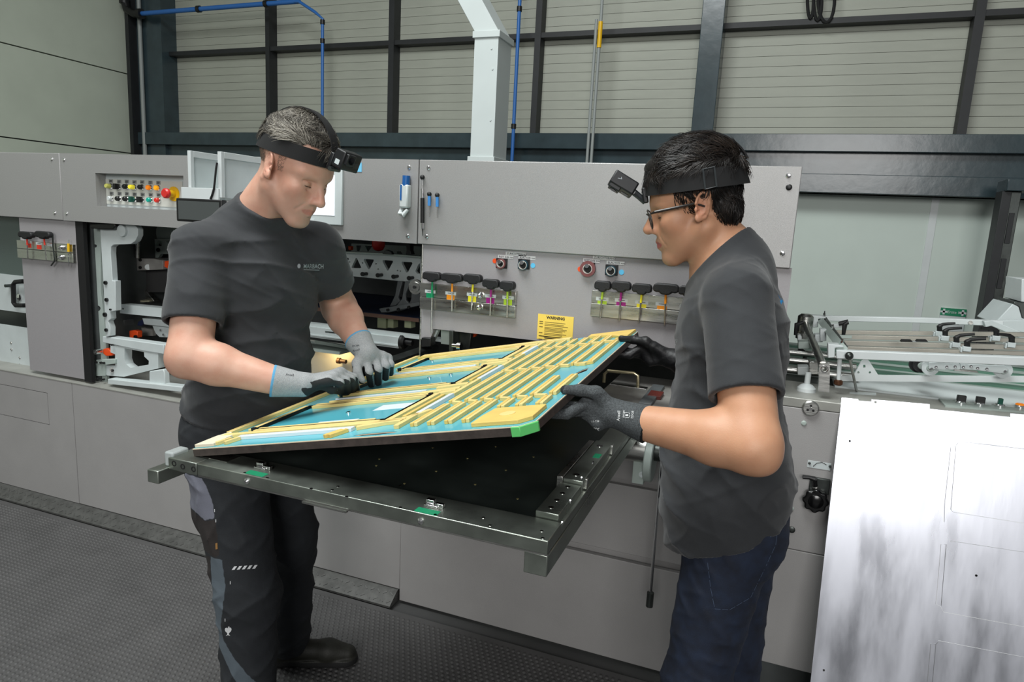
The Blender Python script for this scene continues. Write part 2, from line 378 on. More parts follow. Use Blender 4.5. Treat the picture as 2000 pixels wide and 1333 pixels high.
# ------------------------------------------------------------------ the machine
def F(px, py, off=0.0): return aty(px, py, D+off)
ZT, ZHB, ZL = 1.7245, 1.427, 0.664          # hood top, hood bottom, ledge
mach = thing('die_cutting_machine', (-1.6, D+0.6, 0), 'long grey die cutting machine with open bay, hood and skirt panels', 'machine')
def screw(p, parent, r=0.0075, m='chrome', hexs=True, n=None):
    p = np.array(p, float)
    o = MB().lathe(p, -EY, [(0, r), (0.002, r), (0.004, r*0.72), (0.0045, r*0.3)], 14).build('screw', m, parent)
    return o
# hood panels (each with its screws)
xsA, xsB, xsC = -3.03, -1.203, 0.062
def hood(x0, x1, scr):
    o = pbox('hood_panel', 'paint', mach, x0+0.0018, x1-0.0018, D, D+0.02, ZHB, ZT, 0.0025)
    for q in scr: screw(F(*q), o)
    return o
hA = hood(-4.6, xsA, [(101, 311), (107, 416)])
# hood panel with a rectangular recess for the control panel
cpx0, cpx1, cpz0, cpz1 = -2.635, -2.165, 1.408+0.0, 1.541
cpx0, cpx1 = F(186, 338)[0], F(358, 344)[0]; cpz1 = F(186, 338)[2]; cpz0 = F(195, 403)[2]
mb = MB()
for b in ((xsA+0.0018, cpx0, ZHB, ZT), (cpx1, xsB-0.0018, ZHB, ZT), (cpx0, cpx1, ZHB, cpz0), (cpx0, cpx1, cpz1, ZT)):
    mb.box(b[0], b[1], D, D+0.02, b[2], b[3])
hB = mb.build('hood_panel', 'paint', mach)
for q in ((125, 312), (130, 417), (799, 327), (796, 461)): screw(F(*q), hB)
hC = hood(xsB, xsC, [(837, 328), (833, 462), (1540, 343), (1528, 495), (1486, 470)])
sc = screw(F(1541, 366), hC, 0.009, 'dark')
# hood body behind the panels and its underside
pbox('hood_body', 'paint', mach, -4.6, xsC-0.004, D+0.075, D+0.75, ZHB+0.07, ZT-0.004)
MB().box(-4.6, -1.21, D+0.02, D+0.1, ZHB+0.005, ZHB+0.07).build('hood_underside', 'gunm', mach)
# control panel (recess walls + plate + push buttons)
rec = 0.05
cp = pbox('control_panel', 'cast', mach, cpx0+0.0003, cpx1-0.0003, D+rec, D+rec+0.01, cpz0, cpz1)
MB().box(cpx0-0.004, cpx0, D+0.0205, D+rec+0.01, cpz0, cpz1).box(cpx1, cpx1+0.004, D+0.0205, D+rec+0.01, cpz0, cpz1).box(cpx0, cpx1, D+0.0205, D+rec+0.01, cpz1, cpz1+0.004).box(cpx0, cpx1, D+0.0205, D+rec+0.01, cpz0-0.004, cpz0).build('recess_frame', 'paint', mach)
pbox('legend_plate', mat('legend_white', (206, 208, 200), 0.45), cp, aty(207, 346, D+rec)[0], aty(357, 346, D+rec)[0], D+rec-0.003, D+rec, aty(207, 398, D+rec)[2], aty(212, 350, D+rec)[2])
BC = dict(cy=mat('lens_clear_yellow', (206, 206, 110), 0.2), bk=M['dark'], yl=mat('lens_yellow', (238, 222, 60), 0.2, emit=(238, 222, 60), estr=0.25), orr=mat('lens_orange', (240, 130, 20), 0.2, emit=(240, 130, 20), estr=0.3), am=mat('lens_amber', (250, 170, 20), 0.2, emit=(250, 165, 20), estr=0.4), wh=M['white'], dg=mat('lens_dark_green', (10, 80, 66), 0.3), tl=mat('lens_teal', (10, 170, 150), 0.2), rd=mat('lens_red', (226, 50, 40), 0.25))
r1 = [(215, 364, 'cy'), (231, 365, 'bk'), (246, 365, 'bk'), (261, 366, 'yl'), (276, 366, 'bk'), (292, 367, 'orr'), (307.5, 367.5, 'am')]
r2 = [(216.5, 388, 'wh'), (232, 388.5, 'bk'), (246.5, 389, 'bk'), (261.5, 390, 'dg'), (277, 390.5, 'bk'), (293, 391, 'tl'), (308.5, 391.5, 'rd')]
for k, (px, py, c) in enumerate(r1+r2):
    p = aty(px+2.5, py, D+rec-0.003)
    b = MB().lathe(p, -EY, [(0, 0.0135), (0.006, 0.0135), (0.009, 0.0115)], 18).build('button_bezel', 'chrome', cp)
    if (px, c) in ((231, 'bk'), (277, 'bk'), (261.5, 'dg')):
        MB().lathe(p-EY*0.009, -EY, [(0, 0.0105), (0.006, 0.0105)], 16).box(p[0]-0.006, p[0]+0.006, p[1]-0.03, p[1]-0.012, p[2]-0.0125, p[2]+0.0125).build('selector_knob', BC[c], b, 0.001)
    else:
        dpt = 0.02 if c in ('cy', 'yl') else 0.012
        MB().lathe(p-EY*0.009, -EY, [(0, 0.0105), (dpt*0.7, 0.0105), (dpt, 0.008)], 18).build('button_cap', BC[c], b)
    # pictogram plate above each button
    pz = p[2]+0.0225
    g = pbox('pictogram', mat('picto_grey', (150, 152, 150), 0.6), cp, p[0]-0.012, p[0]+0.012, D+rec-0.0045, D+rec-0.003, pz-0.0075, pz+0.0075)
    MB().box(p[0]-0.008, p[0]+0.006, D+rec-0.006, D+rec-0.0045, pz-0.004, pz-0.0015).box(p[0]-0.006, p[0]+0.008, D+rec-0.006, D+rec-0.0045, pz+0.001, pz+0.0035).build('pictogram_mark', 'mull', g)
p = aty(340, 379, D+rec-0.003)
es = MB().lathe(p, -EY, [(0, 0.031), (0.003, 0.031), (0.003, 0.015), (0.03, 0.0145)], 26).build('emergency_stop', 'yellow', cp)
MB().lathe(p-EY*0.006, -EY, [(0, 0.0125), (0.028, 0.0125)], 18).build('collar', 'chrome', es)
MB().lathe(p-EY*0.03, -EY, [(0, 0.013), (0.006, 0.021), (0.016, 0.021), (0.022, 0.016)], 24).build('mushroom_head', 'red', es)
# touch screen on the hood
sx0, sx1, sz0, sz1 = F(560, 345)[0], F(672, 345)[0], F(672, 441)[2], F(672, 352)[2]+0.045
ts = pbox('touch_screen', 'cast', mach, sx0, sx1, D-0.014, D-0.0005, sz0, sz1, 0.003)
pbox('screen', mat('screen_white', (236, 240, 245), 0.25, emit=(236, 240, 248), estr=0.55), ts, sx0+0.03, sx1-0.031, D-0.016, D-0.0135, sz0+0.035, sz1-0.03)
pbox('maker_plate', 'white', ts, sx0+0.1, sx0+0.14, D-0.0155, D-0.0135, sz0+0.012, sz0+0.018)
note = pbox('sticky_note', mat('note_blue', (120, 196, 232), 0.7), None, F(694, 322)[0], F(707, 322)[0], D-0.002, D-0.0004, F(700, 336)[2], F(700, 318)[2])
tag(note, 'small blue note stuck on the hood behind the head camera', 'note')
# ---- centre panel under the hood
ZP = 1.119
cxl, cxr = -1.183, 0.066
off = 0.012
mb = MB().prism([(cxl, D+off, ZHB), (cxr, D+off, ZHB), (cxr, D+off, 0.70), (-0.05, D+off, 0.70), (-0.05, D+off, ZP), (F(843, 645)[0], D+off, ZP), (F(843, 645)[0], D+off, ZP-0.012), (F(838, 660)[0], D+off, 1.085), (cxl, D+off, 1.075)], (0, 0.02, 0))
cen = mb.build('center_panel', 'paint2', mach)
# edge seal of the centre panel
MB().cyl((cxl-0.004, D+off+0.004, 1.0), (cxl-0.004, D+off+0.004, ZHB), 0.004, n=10).build('edge_rod', 'steel', mach)
# yellow warning sheet
w0, w1 = F(1051.5, 613, off), F(1121, 620, off); wz0 = F(1051, 662, off)[2]
ws = pbox('warning_sheet', mat('warning_yellow', (244, 212, 96), 0.5), cen, w0[0], w1[0], D+off-0.0015, D+off, wz0, w0[2])
text('WARNING', 0.0135, ((w0[0]+w1[0])/2, D+off-0.002, w0[2]-0.014), EX, EZ, M['mull'], ws, align='CENTER', bold=0.0004)
ww = w1[0]-w0[0]; wh = w0[2]-wz0
mb = MB(); mb2 = MB()
for k, n in enumerate((1, 2, 4, 2, 2, 2)):
    pass
zc = w0[2]-0.026
for n in (1, 2, 4, 2, 2, 2):
    mb2.box(w0[0]+0.05*ww, w0[0]+0.15*ww, D+off-0.0021, D+off-0.0015, zc-0.0012, zc+0.0012)
    for j in range(n):
        mb.box(w0[0]+0.2*ww, w0[0]+ww*random.uniform(0.7, 0.94), D+off-0.0021, D+off-0.0015, zc-0.0008, zc+0.0008); zc -= 0.0046
    zc -= 0.0022
mb.build('text_lines', mat('print_brown', (96, 84, 40), 0.6), ws); mb2.build('text_bullets', mat('print_brown', (96, 84, 40), 0.6), ws)
mb = MB(); mb.box(w0[0]+0.06*ww, w1[0]-0.06*ww, D+off-0.0021, D+off-0.0015, wz0+0.010, wz0+0.0128).box(w0[0]+0.22*ww, w1[0]-0.2*ww, D+off-0.0021, D+off-0.0015, wz0+0.0045, wz0+0.0073)
mb.build('text_footer', 'mull', ws)
# printed strips above the tape hooks
strip_white = mat('label_tape', (206, 206, 206), 0.45)
def strip(x0, x1, y, hgt, s, sz):
    a = F(x0, y, off); b = F(x1, y, off)
    o = pbox('label_strip', strip_white, cen, a[0], b[0], D+off-0.001, D+off, a[2]-hgt/2, a[2]+hgt/2)
    text(s, sz, (a[0]+0.004, D+off-0.0013, a[2]-sz*0.36), EX, EZ, M['mull'], o)
strip(988, 1028, 495, 0.012, 'ZURICHTEBAND', 0.0098)
strip(973, 1003, 501, 0.011, 'ROT 0.06 mm', 0.0092); strip(1013, 1046, 502.5, 0.013, 'BLAU 0.05 mm', 0.0092)
strip(1158, 1202, 502.5, 0.012, 'ZURICHTEBAND', 0.0098)
strip(1139, 1172, 508, 0.013, 'ROT 0.06 mm', 0.0092); strip(1185, 1220, 512.5, 0.011, 'BLAU 0.05 mm', 0.0092)
for q, c in (((966.5, 510), 'orange'), ((1041, 519), None), ((1133, 526), 'orange'), ((1214, 532), None)):
    p = F(*q, off); MB().cyl(p, p-EY*0.0012, 0.0085, n=20).build('colour_dot', c or mat('dot_blue', (96, 190, 232), 0.5), cen)
# tape rolls on square hooks
def tape(px, py, ro, ri, col, label):
    hp = F(px, py-3, off)
    hk = pbox('tape_hook', 'dark', None, hp[0]-0.021, hp[0]+0.021, D+off-0.006, D+off, hp[2]-0.020, hp[2]+0.0145, 0.001)
    tag(hk, 'black hook plate carrying the '+' '.join(label.split()[:9]), 'hook', 'tape hooks on the panel')
    MB().lathe((hp[0], D+off-0.005, hp[2]+0.003), -EY, [(0, 0.005), (0.02, 0.005), (0.021, 0.007), (0.024, 0.007)], 12).build('peg', 'chrome', hk)
    cz = hp[2]+0.0085-ri
    c = np.array((hp[0], D+off-0.006, cz))
    n = 36; v = []; f = []
    for k in range(n):
        w = 2*math.pi*k/n; e = np.array((math.cos(w), 0, math.sin(w)))
        for r, y in ((ri, 0), (ro, 0), (ro, -0.011), (ri, -0.011)): v.append(c+e*r+EY*y)
    for k in range(n):
        j = (k+1) % n
        for i in range(4): f.append((k*4+i, k*4+(i+1) % 4, j*4+(i+1) % 4, j*4+i))
    t = MB().add(v, f).build('tape_roll', col)
    tag(t, label, 'tape', 'tape rolls on the centre panel')
    v = []; f = []
    for k in range(n):
        w = 2*math.pi*k/n; e = np.array((math.cos(w), 0, math.sin(w)))
        for r, y in ((ri-0.0015, -0.0006), (ri+0.0005, -0.0006), (ri+0.0005, -0.0115), (ri-0.0015, -0.0115)): v.append(c+e*r+EY*y)
    for k in range(n):
        j = (k+1) % n
        for i in range(4): f.append((k*4+i, k*4+(i+1) % 4, j*4+(i+1) % 4, j*4+i))
    MB().add(v, f).build('core', mat('tape_core', (200, 196, 190), 0.6), t)
tred = mat('tape_dark_red', (120, 70, 70), 0.45); tblu = mat('tape_teal', (30, 66, 80), 0.4)
tape(980.5, 516, 0.0175, 0.0125, tred, 'nearly spent red tape roll beside the upper orange dot')
tape(1024, 517.5, 0.0175, 0.0145, tblu, 'thin blue tape ring under the blue label left of the warning sheet')
tape(1150, 524, 0.026, 0.0155, tred, 'fuller dark red tape roll right of the warning sheet')
tape(1195, 529, 0.0175, 0.014, tblu, 'thin blue tape ring above the magenta tagged tool')
# tool racks with tee-handle keys
TC = dict(green=mat('tag_green', (0, 140, 90), 0.5), orange=mat('tag_orange', (246, 150, 20), 0.5), yellow=mat('tag_yellow', (240, 226, 40), 0.5), magenta=mat('tag_magenta', (160, 20, 130), 0.5), lime=mat('tag_lime', (176, 208, 50), 0.5), red=mat('tag_red', (232, 60, 40), 0.5))
def rack(xl, xr, ytl, ybl, ysl, of, label, tags, bolts=()):
    A = F(xl, ytl, of); B = F(xl, ybl, of); Sm = F(xl, ysl, of)[2]; x0 = A[0]; x1 = xr
    t = thing('tool_rack', (x0, D+of, B[2]), label, 'tool rack', 'tool racks on the machine')
    pbox('upper_bar', 'steelx', t, x0, x1, D+of-0.016, D+of, Sm+0.001, A[2], 0.001)
    pbox('lower_bar', 'steelx', t, x0, x1, D+of-0.017, D+of, B[2], Sm-0.001, 0.001)
    for px, py, col in tags:
        p = aty(px, py, D+of-0.017)
        o = pbox('size_label', 'white', t, p[0]-0.021, p[0]+0.021, D+of-0.0168, D+of-0.016, p[2]+0.001, p[2]+0.0125)
        MB().box(p[0]-0.011, p[0]+0.012, D+of-0.0173, D+of-0.0168, p[2]+0.0058, p[2]+0.0078).build('print', mat('print_grey', (110, 112, 116), 0.6), o)
        if col: pbox('colour_tag', TC[col], t, p[0]-0.0155, p[0]+0.0155, D+of-0.0166, D+of-0.016, p[2]-0.0195, p[2]+0.001)
    for q in bolts:
        p = aty(*q, D+of-0.016)
        MB().lathe(p, -EY, [(0, 0.012), (0.006, 0.012), (0.010, 0.009), (0.016, 0.0075), (0.019, 0.003)], 16).build('dome_nut', 'chrome', t)
    return t
def tee(px, py, wpx, botx, boty, of, col, label, tilt=0.0, hm='knob'):
    Yt = D+of-0.030
    c = aty(px, py, Yt); w = abs(aty(px+wpx/2, py, Yt)[0]-aty(px-wpx/2, py, Yt)[0]); b = aty(botx, boty, Yt)
    t = thing('tee_handle_key', (b[0], Yt, b[2]), label, 'hex key', 'tee handle keys hanging on the racks')
    hw = w/2; hh = 0.0175
    pts = [(-hw, 0.2*hh), (-0.93*hw, 0.75*hh), (-0.7*hw, hh), (0.7*hw, hh), (0.93*hw, 0.75*hh), (hw, 0.2*hh), (0.96*hw, -0.45*hh), (0.72*hw, -0.62*hh), (0.5*hw, -0.55*hh), (0.36*hw, -0.95*hh), (0.14*hw, -1.02*hh), (-0.14*hw, -1.02*hh), (-0.36*hw, -0.95*hh), (-0.5*hw, -0.55*hh), (-0.72*hw, -0.62*hh), (-0.96*hw, -0.45*hh)]
    MB().prism([(c[0]+x, Yt-0.013, c[2]+z) for x, z in pts], (0, 0.026, 0)).build('handle', hm, t, 0.006, seg=3)
    top = np.array((c[0], Yt, c[2]-0.014)); d = b-top
    MB().cyl(top, b, 0.0028, n=8).build('shaft', 'steel', t)
    if col: MB().cyl(top, top+d*0.32, 0.0037, n=10).build('colour_band', TC[col], t)
cols = ('green', 'orange', 'yellow', 'magenta', 'lime')
rack(825, F(1010, 590, off)[0], 552, 601.6, 579, off, 'steel double bar tool rack beside the open bay', [(840, 573.5, 'green'), (880, 577, 'orange'), (922, 579.5, 'yellow'), (957.5, 582.5, 'magenta'), (992, 585.5, 'lime')], [(939, 577), (937, 600)])
for (px, py, w, bx, by), c in zip(((844.5, 541, 35, 842.5, 650), (883.5, 544, 42, 882.5, 608), (924, 545.5, 35, 920.6, 606), (959.5, 555.5, 32, 957, 617), (991.6, 559.5, 29, 990, 620)), cols):
    tee(px, py, w, bx, by, off, c, 'black tee handle key with %s band on the rack beside the open bay' % c)
rack(1158.7, F(1390, 600, off)[0], 566.5, 616.6, 591, off, 'steel double bar tool rack behind the dark haired worker', [(1176, 588.5, 'lime'), (1213, 591, 'magenta'), (1253, 595, 'yellow'), (1293, 598.5, 'orange'), (1340, 603, None)])
for (px, py, w, bx, by), c in zip(((1177.7, 559.5, 32, 1172, 621), (1214, 560.5, 38, 1209, 627), (1254, 565, 39, 1248, 630), (1301, 565, 51, 1298, 636), (1345, 570, 40, 1342, 640)), ('lime', 'magenta', 'yellow', 'orange', None)):
    tee(px, py, w, bx, by, off, c, ('black tee handle key with %s band on the rack behind the dark haired worker' % c) if c else 'unbanded black tee handle key half hidden by the dark haired worker')
# ---- left side panel (mauve) with its rack
of2 = 0.014
spx0, spx1 = F(50, 560, of2)[0]-0.012, F(155, 560, of2)[0]
sp = pbox('side_panel', 'paint2', mach, spx0, spx1, D+of2, D+of2+0.02, ZL+0.02, ZHB, 0.001)
pbox('black_post', 'rubber', mach, spx1, spx1+0.048, D+0.012, D+0.03, ZL+0.012, ZHB)
rack(39, spx1-0.006, 469, 503, 485, of2, 'steel double bar tool rack on the mauve side panel', [(56, 476, 'red'), (76, 479, 'red'), (97, 481.5, None)], [(121.5, 484), (121, 503)])
tee(52.3, 460, 27, 54.6, 506, of2, 'red', 'oval black tee handle key with red band beside the tinted guard window')
tee(85.6, 459.5, 30, 90.5, 508, of2, 'red', 'wider black tee handle key with red band next to the bent hex key')
Yt = D+of2-0.022
o = MB().tube([aty(x, y, Yt) for x, y in ((103, 461), (103.5, 480), (106, 500), (107, 506), (106, 511), (100, 519))], 0.0035, 8).build('bent_hex_key', 'gunm'); tag(o, 'bent steel hex key hanging on the mauve panel rack', 'hex key')
t = thing('screwdriver', aty(134, 520, Yt), 'thin screwdriver with yellow handle on the mauve panel rack', 'screwdriver')
a, b, c, d_ = [aty(x, y, Yt) for x, y in ((133.7, 468), (133.7, 476), (133.9, 492), (134.5, 520))]
MB().cyl(b, c, 0.0055, n=12).build('handle', 'yellow', t); MB().cyl(c, d_, 0.002, n=8).build('blade', 'chrome', t); MB().cyl(a, b, 0.003, n=8).build('end_cap', 'conduit', t)
# ---- guarded bay at the far left: tinted window, white door with black handle
Yg = D+0.10
gx1 = spx0+0.10
def gb(name, m, x0, x1, pz0, pz1, y0, y1, px=20): return pbox(name, m, mach, x0, x1, y0, y1, aty(px, pz0, y0)[2], aty(px, pz1, y0)[2])
pbox('bay_back', mat('bay_grey', (140, 152, 148), 0.6), mach, -4.6, gx1, D+0.5, D+0.52, ZL, ZHB+0.06)
wd = gb('guard_door', 'cast', -4.6, gx1, 608, 537, Yg, Yg+0.03)
gb('guard_lower_panel', 'cast', -4.6, gx1, 728, 636, Yg, Yg+0.03)
gb('tinted_strip', mat('smoked_glass', (44, 48, 46), 0.12, spec=0.6), -4.6, gx1, 636, 608, Yg+0.004, Yg+0.02)
gb('guard_window', mat('smoked_pane', (96, 110, 106), 0.1, alpha=0.7), -4.6, gx1, 537, 425, Yg+0.004, Yg+0.012)
hp = [aty(x, y, Yg-0.03) for x, y in ((44, 550), (30, 551), (26, 556), (27, 592), (31, 597), (46, 597))]
MB().tube([hp[0]+EY*0.03]+hp[:1]+hp[1:5]+[hp[5], hp[5]+EY*0.03], 0.011, 10).build('door_handle', 'dark', wd)
MB().lathe(aty(39, 581, Yg), -EY, [(0, 0.017), (0.006, 0.017), (0.008, 0.013)], 20).build('pressure_gauge', 'chrome', wd)
MB().lathe(aty(22, 558, Yg), -EY, [(0, 0.008), (0.03, 0.008)], 12).build('lock_pin', 'gunm', wd)
for q in ((22, 670), (23, 683), (39, 699), (39, 713)): screw(aty(*q, Yg), wd, 0.006, 'steel')
# ---- ledge, skirts, tread strip
mb = MB().prism([(-4.6, D-0.0015, ZL-0.0005), (-4.6, D-0.0015, ZL-0.005), (-4.6, D+0.022, ZL-0.012), (-4.6, D+0.3, ZL-0.012), (-4.6, D+0.3, ZL+0.018), (-4.6, D+0.006, ZL+0.003)], (3.2, 0, 0)); mb.build('ledge', 'ledge', mach)
skx = [-4.6, F(147, 860)[0], -1.243]
def skirt(x0, x1, z0, z1): return pbox('skirt_panel', 'skirt', mach, x0+0.0012, x1-0.0012, D, D+0.02, z0, z1, 0.002)
skirt(skx[1], skx[2]+0.0024, 0.05, ZL-0.0055)
hx0, hx1 = F(0, 752)[0]-0.3, F(94, 800)[0]; hz0, hz1 = F(94, 829)[2], F(92, 769)[2]; g_ = 0.003
mb = MB()
for b_ in ((skx[0]+0.0012, hx0-g_, 0.05, ZL-0.0055), (hx1+g_, skx[1]-0.0012, 0.05, ZL-0.0055), (hx0-g_, hx1+g_, 0.05, hz0-g_), (hx0-g_, hx1+g_, hz1+g_, ZL-0.0055)): mb.box(b_[0], b_[1], D, D+0.02, b_[2], b_[3])
sk0 = mb.build('skirt_panel', 'skirt', mach)
pbox('hatch', 'skirt', sk0, hx0, hx1, D, D+0.02, hz0, hz1)
pbox('hatch_rebate', 'skirt', sk0, hx0-0.03, hx1+0.03, D+0.02, D+0.03, hz0-0.03, hz1+0.03)
skirt(skx[2], -0.14, 0.002, 0.381)
MB().box(skx[2], -0.14, D+0.035, D+0.06, 0.37, 0.43).build('recess_strip', 'skirt', mach)
skirt(skx[2], -0.14, 0.411, 0.655)
MB().box(skx[2], -0.14, D+0.03, D+0.06, 0.64, 0.70).build('recess_strip', 'skirt', mach)
MB().box(skx[2], -0.16, D+0.004, D+0.03, 0.677, 0.9395).build('lower_bay_panel', 'skirt', mach)
skirt(-0.137, 0.066, 0.14, 0.545); skirt(-0.137, 0.066, 0.5475, 1.034)
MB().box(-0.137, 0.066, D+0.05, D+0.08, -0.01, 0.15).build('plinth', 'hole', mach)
MB().prism([(-4.6, D+0.03, 0.0), (-4.6, D-0.065, 0.0), (-4.6, D-0.065, 0.008), (-4.6, D-0.01, 0.046), (-4.6, D+0.03, 0.05)], (4.6+skx[2]-0.004, 0, 0)).build('tread_strip', 'tread', mach)
tr = mach.children[-1]
mb = MB()
for k in range(110):
    x = -4.5+k*0.0297
    for s in (0, 1):
        a0 = 0.25+0.5*s; cy = D-0.065+0.055*a0; cz = 0.008+0.038*a0
        dx = 0.011*(1 if (k+s) % 2 else -1)
        mb.obox((x, cy, cz), (np.array((0.8, 0.6*np.sign(dx)*0.82, 0.6*np.sign(dx)*0.57)), np.array((-0.6*np.sign(dx), 0.66, 0.45)), np.array((0, -0.57, 0.82))), (0.009, 0.0022, 0.0016))
mb.build('tread_pattern', 'tread', tr)['kind'] = 'stuff'
# handwheel with clamp lever
p = F(1592, 973)
hw_ = thing('handwheel', p, 'black scalloped handwheel with clamp lever on the grey base', 'handwheel')
br = pbox('bracket', 'gunm', hw_, p[0]-0.022, p[0]+0.035, D-0.012, D, p[2]+0.02, p[2]+0.068, 0.002)
n = 40; prof = []
pts = []
for k in range(n):
    w = 2*math.pi*k/n; r = 0.036+0.0032*math.cos(8*w); pts.append((p[0]+r*math.cos(w), D-0.012, p[2]+r*math.sin(w)))
MB().prism(pts, (0, -0.022, 0)).build('rim', mat('gloss_black', (12, 12, 13), 0.2), hw_, 0.005)
MB().lathe(p-EY*0.034, -EY, [(0, 0.022), (0.003, 0.02), (0.006, 0.012), (0.007, 0.004)], 24).build('hub', mat('gloss_black', (12, 12, 13), 0.2), hw_)
screw(F(1592, 951)-EY*0.012, hw_, 0.009, 'steel')
q0, q1, q2 = F(1591, 945)-EY*0.02, F(1590, 930)-EY*0.03, F(1567, 925)-EY*0.035
MB().tube([q0, (q0+q1)/2, q1], [0.008, 0.007, 0.008], 10).build('lever_hub', 'dark', hw_); MB().tube([q1, (q1+q2)/2+EZ*0.002, q2], [0.008, 0.006, 0.0065], 10).build('lever_arm', 'dark', hw_)
# marker pens and picks stuck on the hood
t = thing('marker_holder', F(796, 420), 'white wall holder with a blue capped marker on the hood', 'pen holder')
x0, x1 = F(787, 385)[0], F(804, 385)[0]
pbox('sleeve', 'white', t, x0, x1, D-0.03, D, F(795, 407)[2], F(795, 361)[2], 0.006)
MB().cyl(((x0+x1)/2+0.002, D-0.016, F(795, 370)[2]), ((x0+x1)/2+0.004, D-0.016, F(796, 344)[2]), 0.014, n=18).build('marker_cap', mat('marker_blue', (30, 92, 160), 0.3), t)
pbox('marker_slot', mat('marker_blue', (30, 92, 160), 0.3), t, x0+0.006, x0+0.012, D-0.032, D-0.028, F(792, 392)[2], F(792, 362)[2])
MB().tube([(x0+0.003, D-0.012, F(790, 408)[2]), (x0+0.004, D-0.024, F(790, 417)[2]), (x0+0.018, D-0.028, F(795, 421)[2]), (x1-0.004, D-0.02, F(800, 410)[2])], [0.006, 0.009, 0.009, 0.006], 10).build('lip', 'white', t)
def vtool(px, segs, label, cat, name):
    Yt = D-0.013; t = thing(name, aty(px, segs[-1][2], Yt), label, cat)
    for nm, y0, y1, r0, r1, m in segs:
        if nm == 'ball': MB().lathe(aty(px, y0, Yt)+EZ*r0, -EZ, [(0.0005, 0.001)]+[(r0-r0*math.cos(k), r0*math.sin(k)) for k in np.linspace(0.3, 2.84, 9)]+[(2*r0, 0.001)], 16).build('ball_grip', 'dark', t)
        else: MB().cyl(aty(px, y0, Yt), aty(px, y1, Yt), r0, r1, n=14).build(nm, m, t)
vtool(825, [('ball', 346.5, 0, 0.0088, 0, 0), ('stem', 350, 369, 0.0022, 0.0022, 'chrome'), ('chuck', 369, 387, 0.0058, 0.0058, 'chrome'), ('barrel', 387, 436, 0.0072, 0.0072, 'dark'), ('ferrule', 436, 447, 0.0062, 0.0058, 'chrome'), ('tip', 447, 461, 0.0022, 0.0008, 'gunm')], 'long black barrel scribing tool hanging on the hood seam', 'scriber', 'scriber')
for px, dy, lb in ((838.5, 0, 'blue handled pick with black ball hung nearest the scriber'), (854, 2, 'blue handled pick with black ball further from the scriber')):
    vtool(px, [('ball', 379.5+dy, 0, 0.0085, 0, 0), ('handle', 383+dy, 402+dy, 0.0056, 0.0056, mat('pick_blue', (60, 136, 206), 0.3)), ('shaft', 402+dy, 424+dy, 0.0016, 0.0012, 'chrome')], lb, 'pick', 'pick')
# tablet with its mounting bracket
Yb = 1.90
t = thing('tablet_bracket', aty(395, 388, Yb), 'white sheet metal bracket standing out from the hood and holding a tablet', 'bracket')
for xa_, xb_, yt, yb in ((365.5, 371.5, 294, 366), (424.5, 431.5, 296, 386)):
    a = aty(xa_, yt, Yb); b = aty(xb_, yt, Yb); zb_ = aty(xa_, yb, Yb)[2]
    w = b[0]-a[0]
    zt_ = a[2]
    # side plate: rim and thin web running back to the hood
    MB().box(a[0], b[0], Yb, Yb+0.016, zb_, zt_).box(a[0], b[0], Yb+0.016, D-0.001, zt_-0.022, zt_).box(a[0], b[0], D-0.03, D-0.001, zb_, zt_-0.022).build('side_frame', 'white', t, 0.001)
    MB().box(a[0]+w*0.15, a[0]+w*0.6, Yb+0.016, D-0.03, zb_, zt_-0.022).build('side_web', 'cast', t)
    screw(aty(xa_+16, yt+6, Yb+0.1), t, 0.004, 'gunm')
a = aty(357, 366, Yb); b = aty(430, 388, Yb)
pbox('front_plate', 'white', t, a[0], b[0], Yb-0.008, Yb, b[2]-0.01, a[2], 0.001)
pbox('rear_arm', 'white', t, a[0]+0.02, b[0]-0.02, Yb, D-0.001, b[2]-0.005, b[2]+0.004)
tb = thing('tablet', aty(380, 437, Yb-0.03), 'black framed tablet screen hanging behind the worker shoulder', 'tablet')
a = aty(343, 386.5, Yb-0.035); b = aty(425, 437, Yb-0.035)
pbox('case', 'dark', tb, a[0], b[0]+0.02, Yb-0.035, Yb-0.0085, b[2], a[2], 0.004)
pbox('display', mat('dark_display', (74, 78, 78), 0.12), tb, a[0]+0.012, b[0]+0.01, Yb-0.0365, Yb-0.034, b[2]+0.008, a[2]-0.009)
o = MB().tube([aty(x, y, Yb-0.012) for x, y in ((424, 318), (422, 330), (420, 350), (418, 368), (414, 382), (411, 389))], 0.0035, 8).build('tablet_cable', 'rubber'); tag(o, 'black twisted cable running up from the tablet', 'cable')
def bolt(px, py, Y, r, m, parent, L=0.008): 
    p = aty(px, py, Y); return MB().lathe(p, -EY, [(0, r), (L, r), (L, r*0.55), (L*0.6, r*0.55)], 12).build('bolt', m, parent)
dull = mat('dull_steel_grey', (148, 146, 142), 0.5, 0.2, 0.15, 20); dulld = mat('dull_dark_steel', (104, 108, 110), 0.5, 0.2, 0.15, 20)
# ------------------------------------------------------------------ inside the open bay
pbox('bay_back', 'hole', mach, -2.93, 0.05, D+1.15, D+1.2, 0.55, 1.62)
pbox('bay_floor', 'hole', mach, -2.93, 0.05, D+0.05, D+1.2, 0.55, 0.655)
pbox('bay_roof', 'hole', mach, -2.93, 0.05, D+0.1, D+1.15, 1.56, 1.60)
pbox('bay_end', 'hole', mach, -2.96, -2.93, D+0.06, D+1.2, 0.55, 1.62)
def zl(x, y): return (160+x/4.04, 430+y/4.04)
def sl(name, pts, Y, th, m, bevel=0.0): return slab(name, [zl(*p) for p in pts], Y, th, m, mach, bevel)
slabh('side_plate', [zl(*q) for q in ((20, 45), (150, 45), (150, 560), (190, 920), (200, 1290), (90, 1290))], [circ(*zl(105, 205), 3.2), circ(*zl(125, 698), 5.4), circ(*zl(72, 603), 3.0)], D+0.07, 0.012, 'cast2', mach)
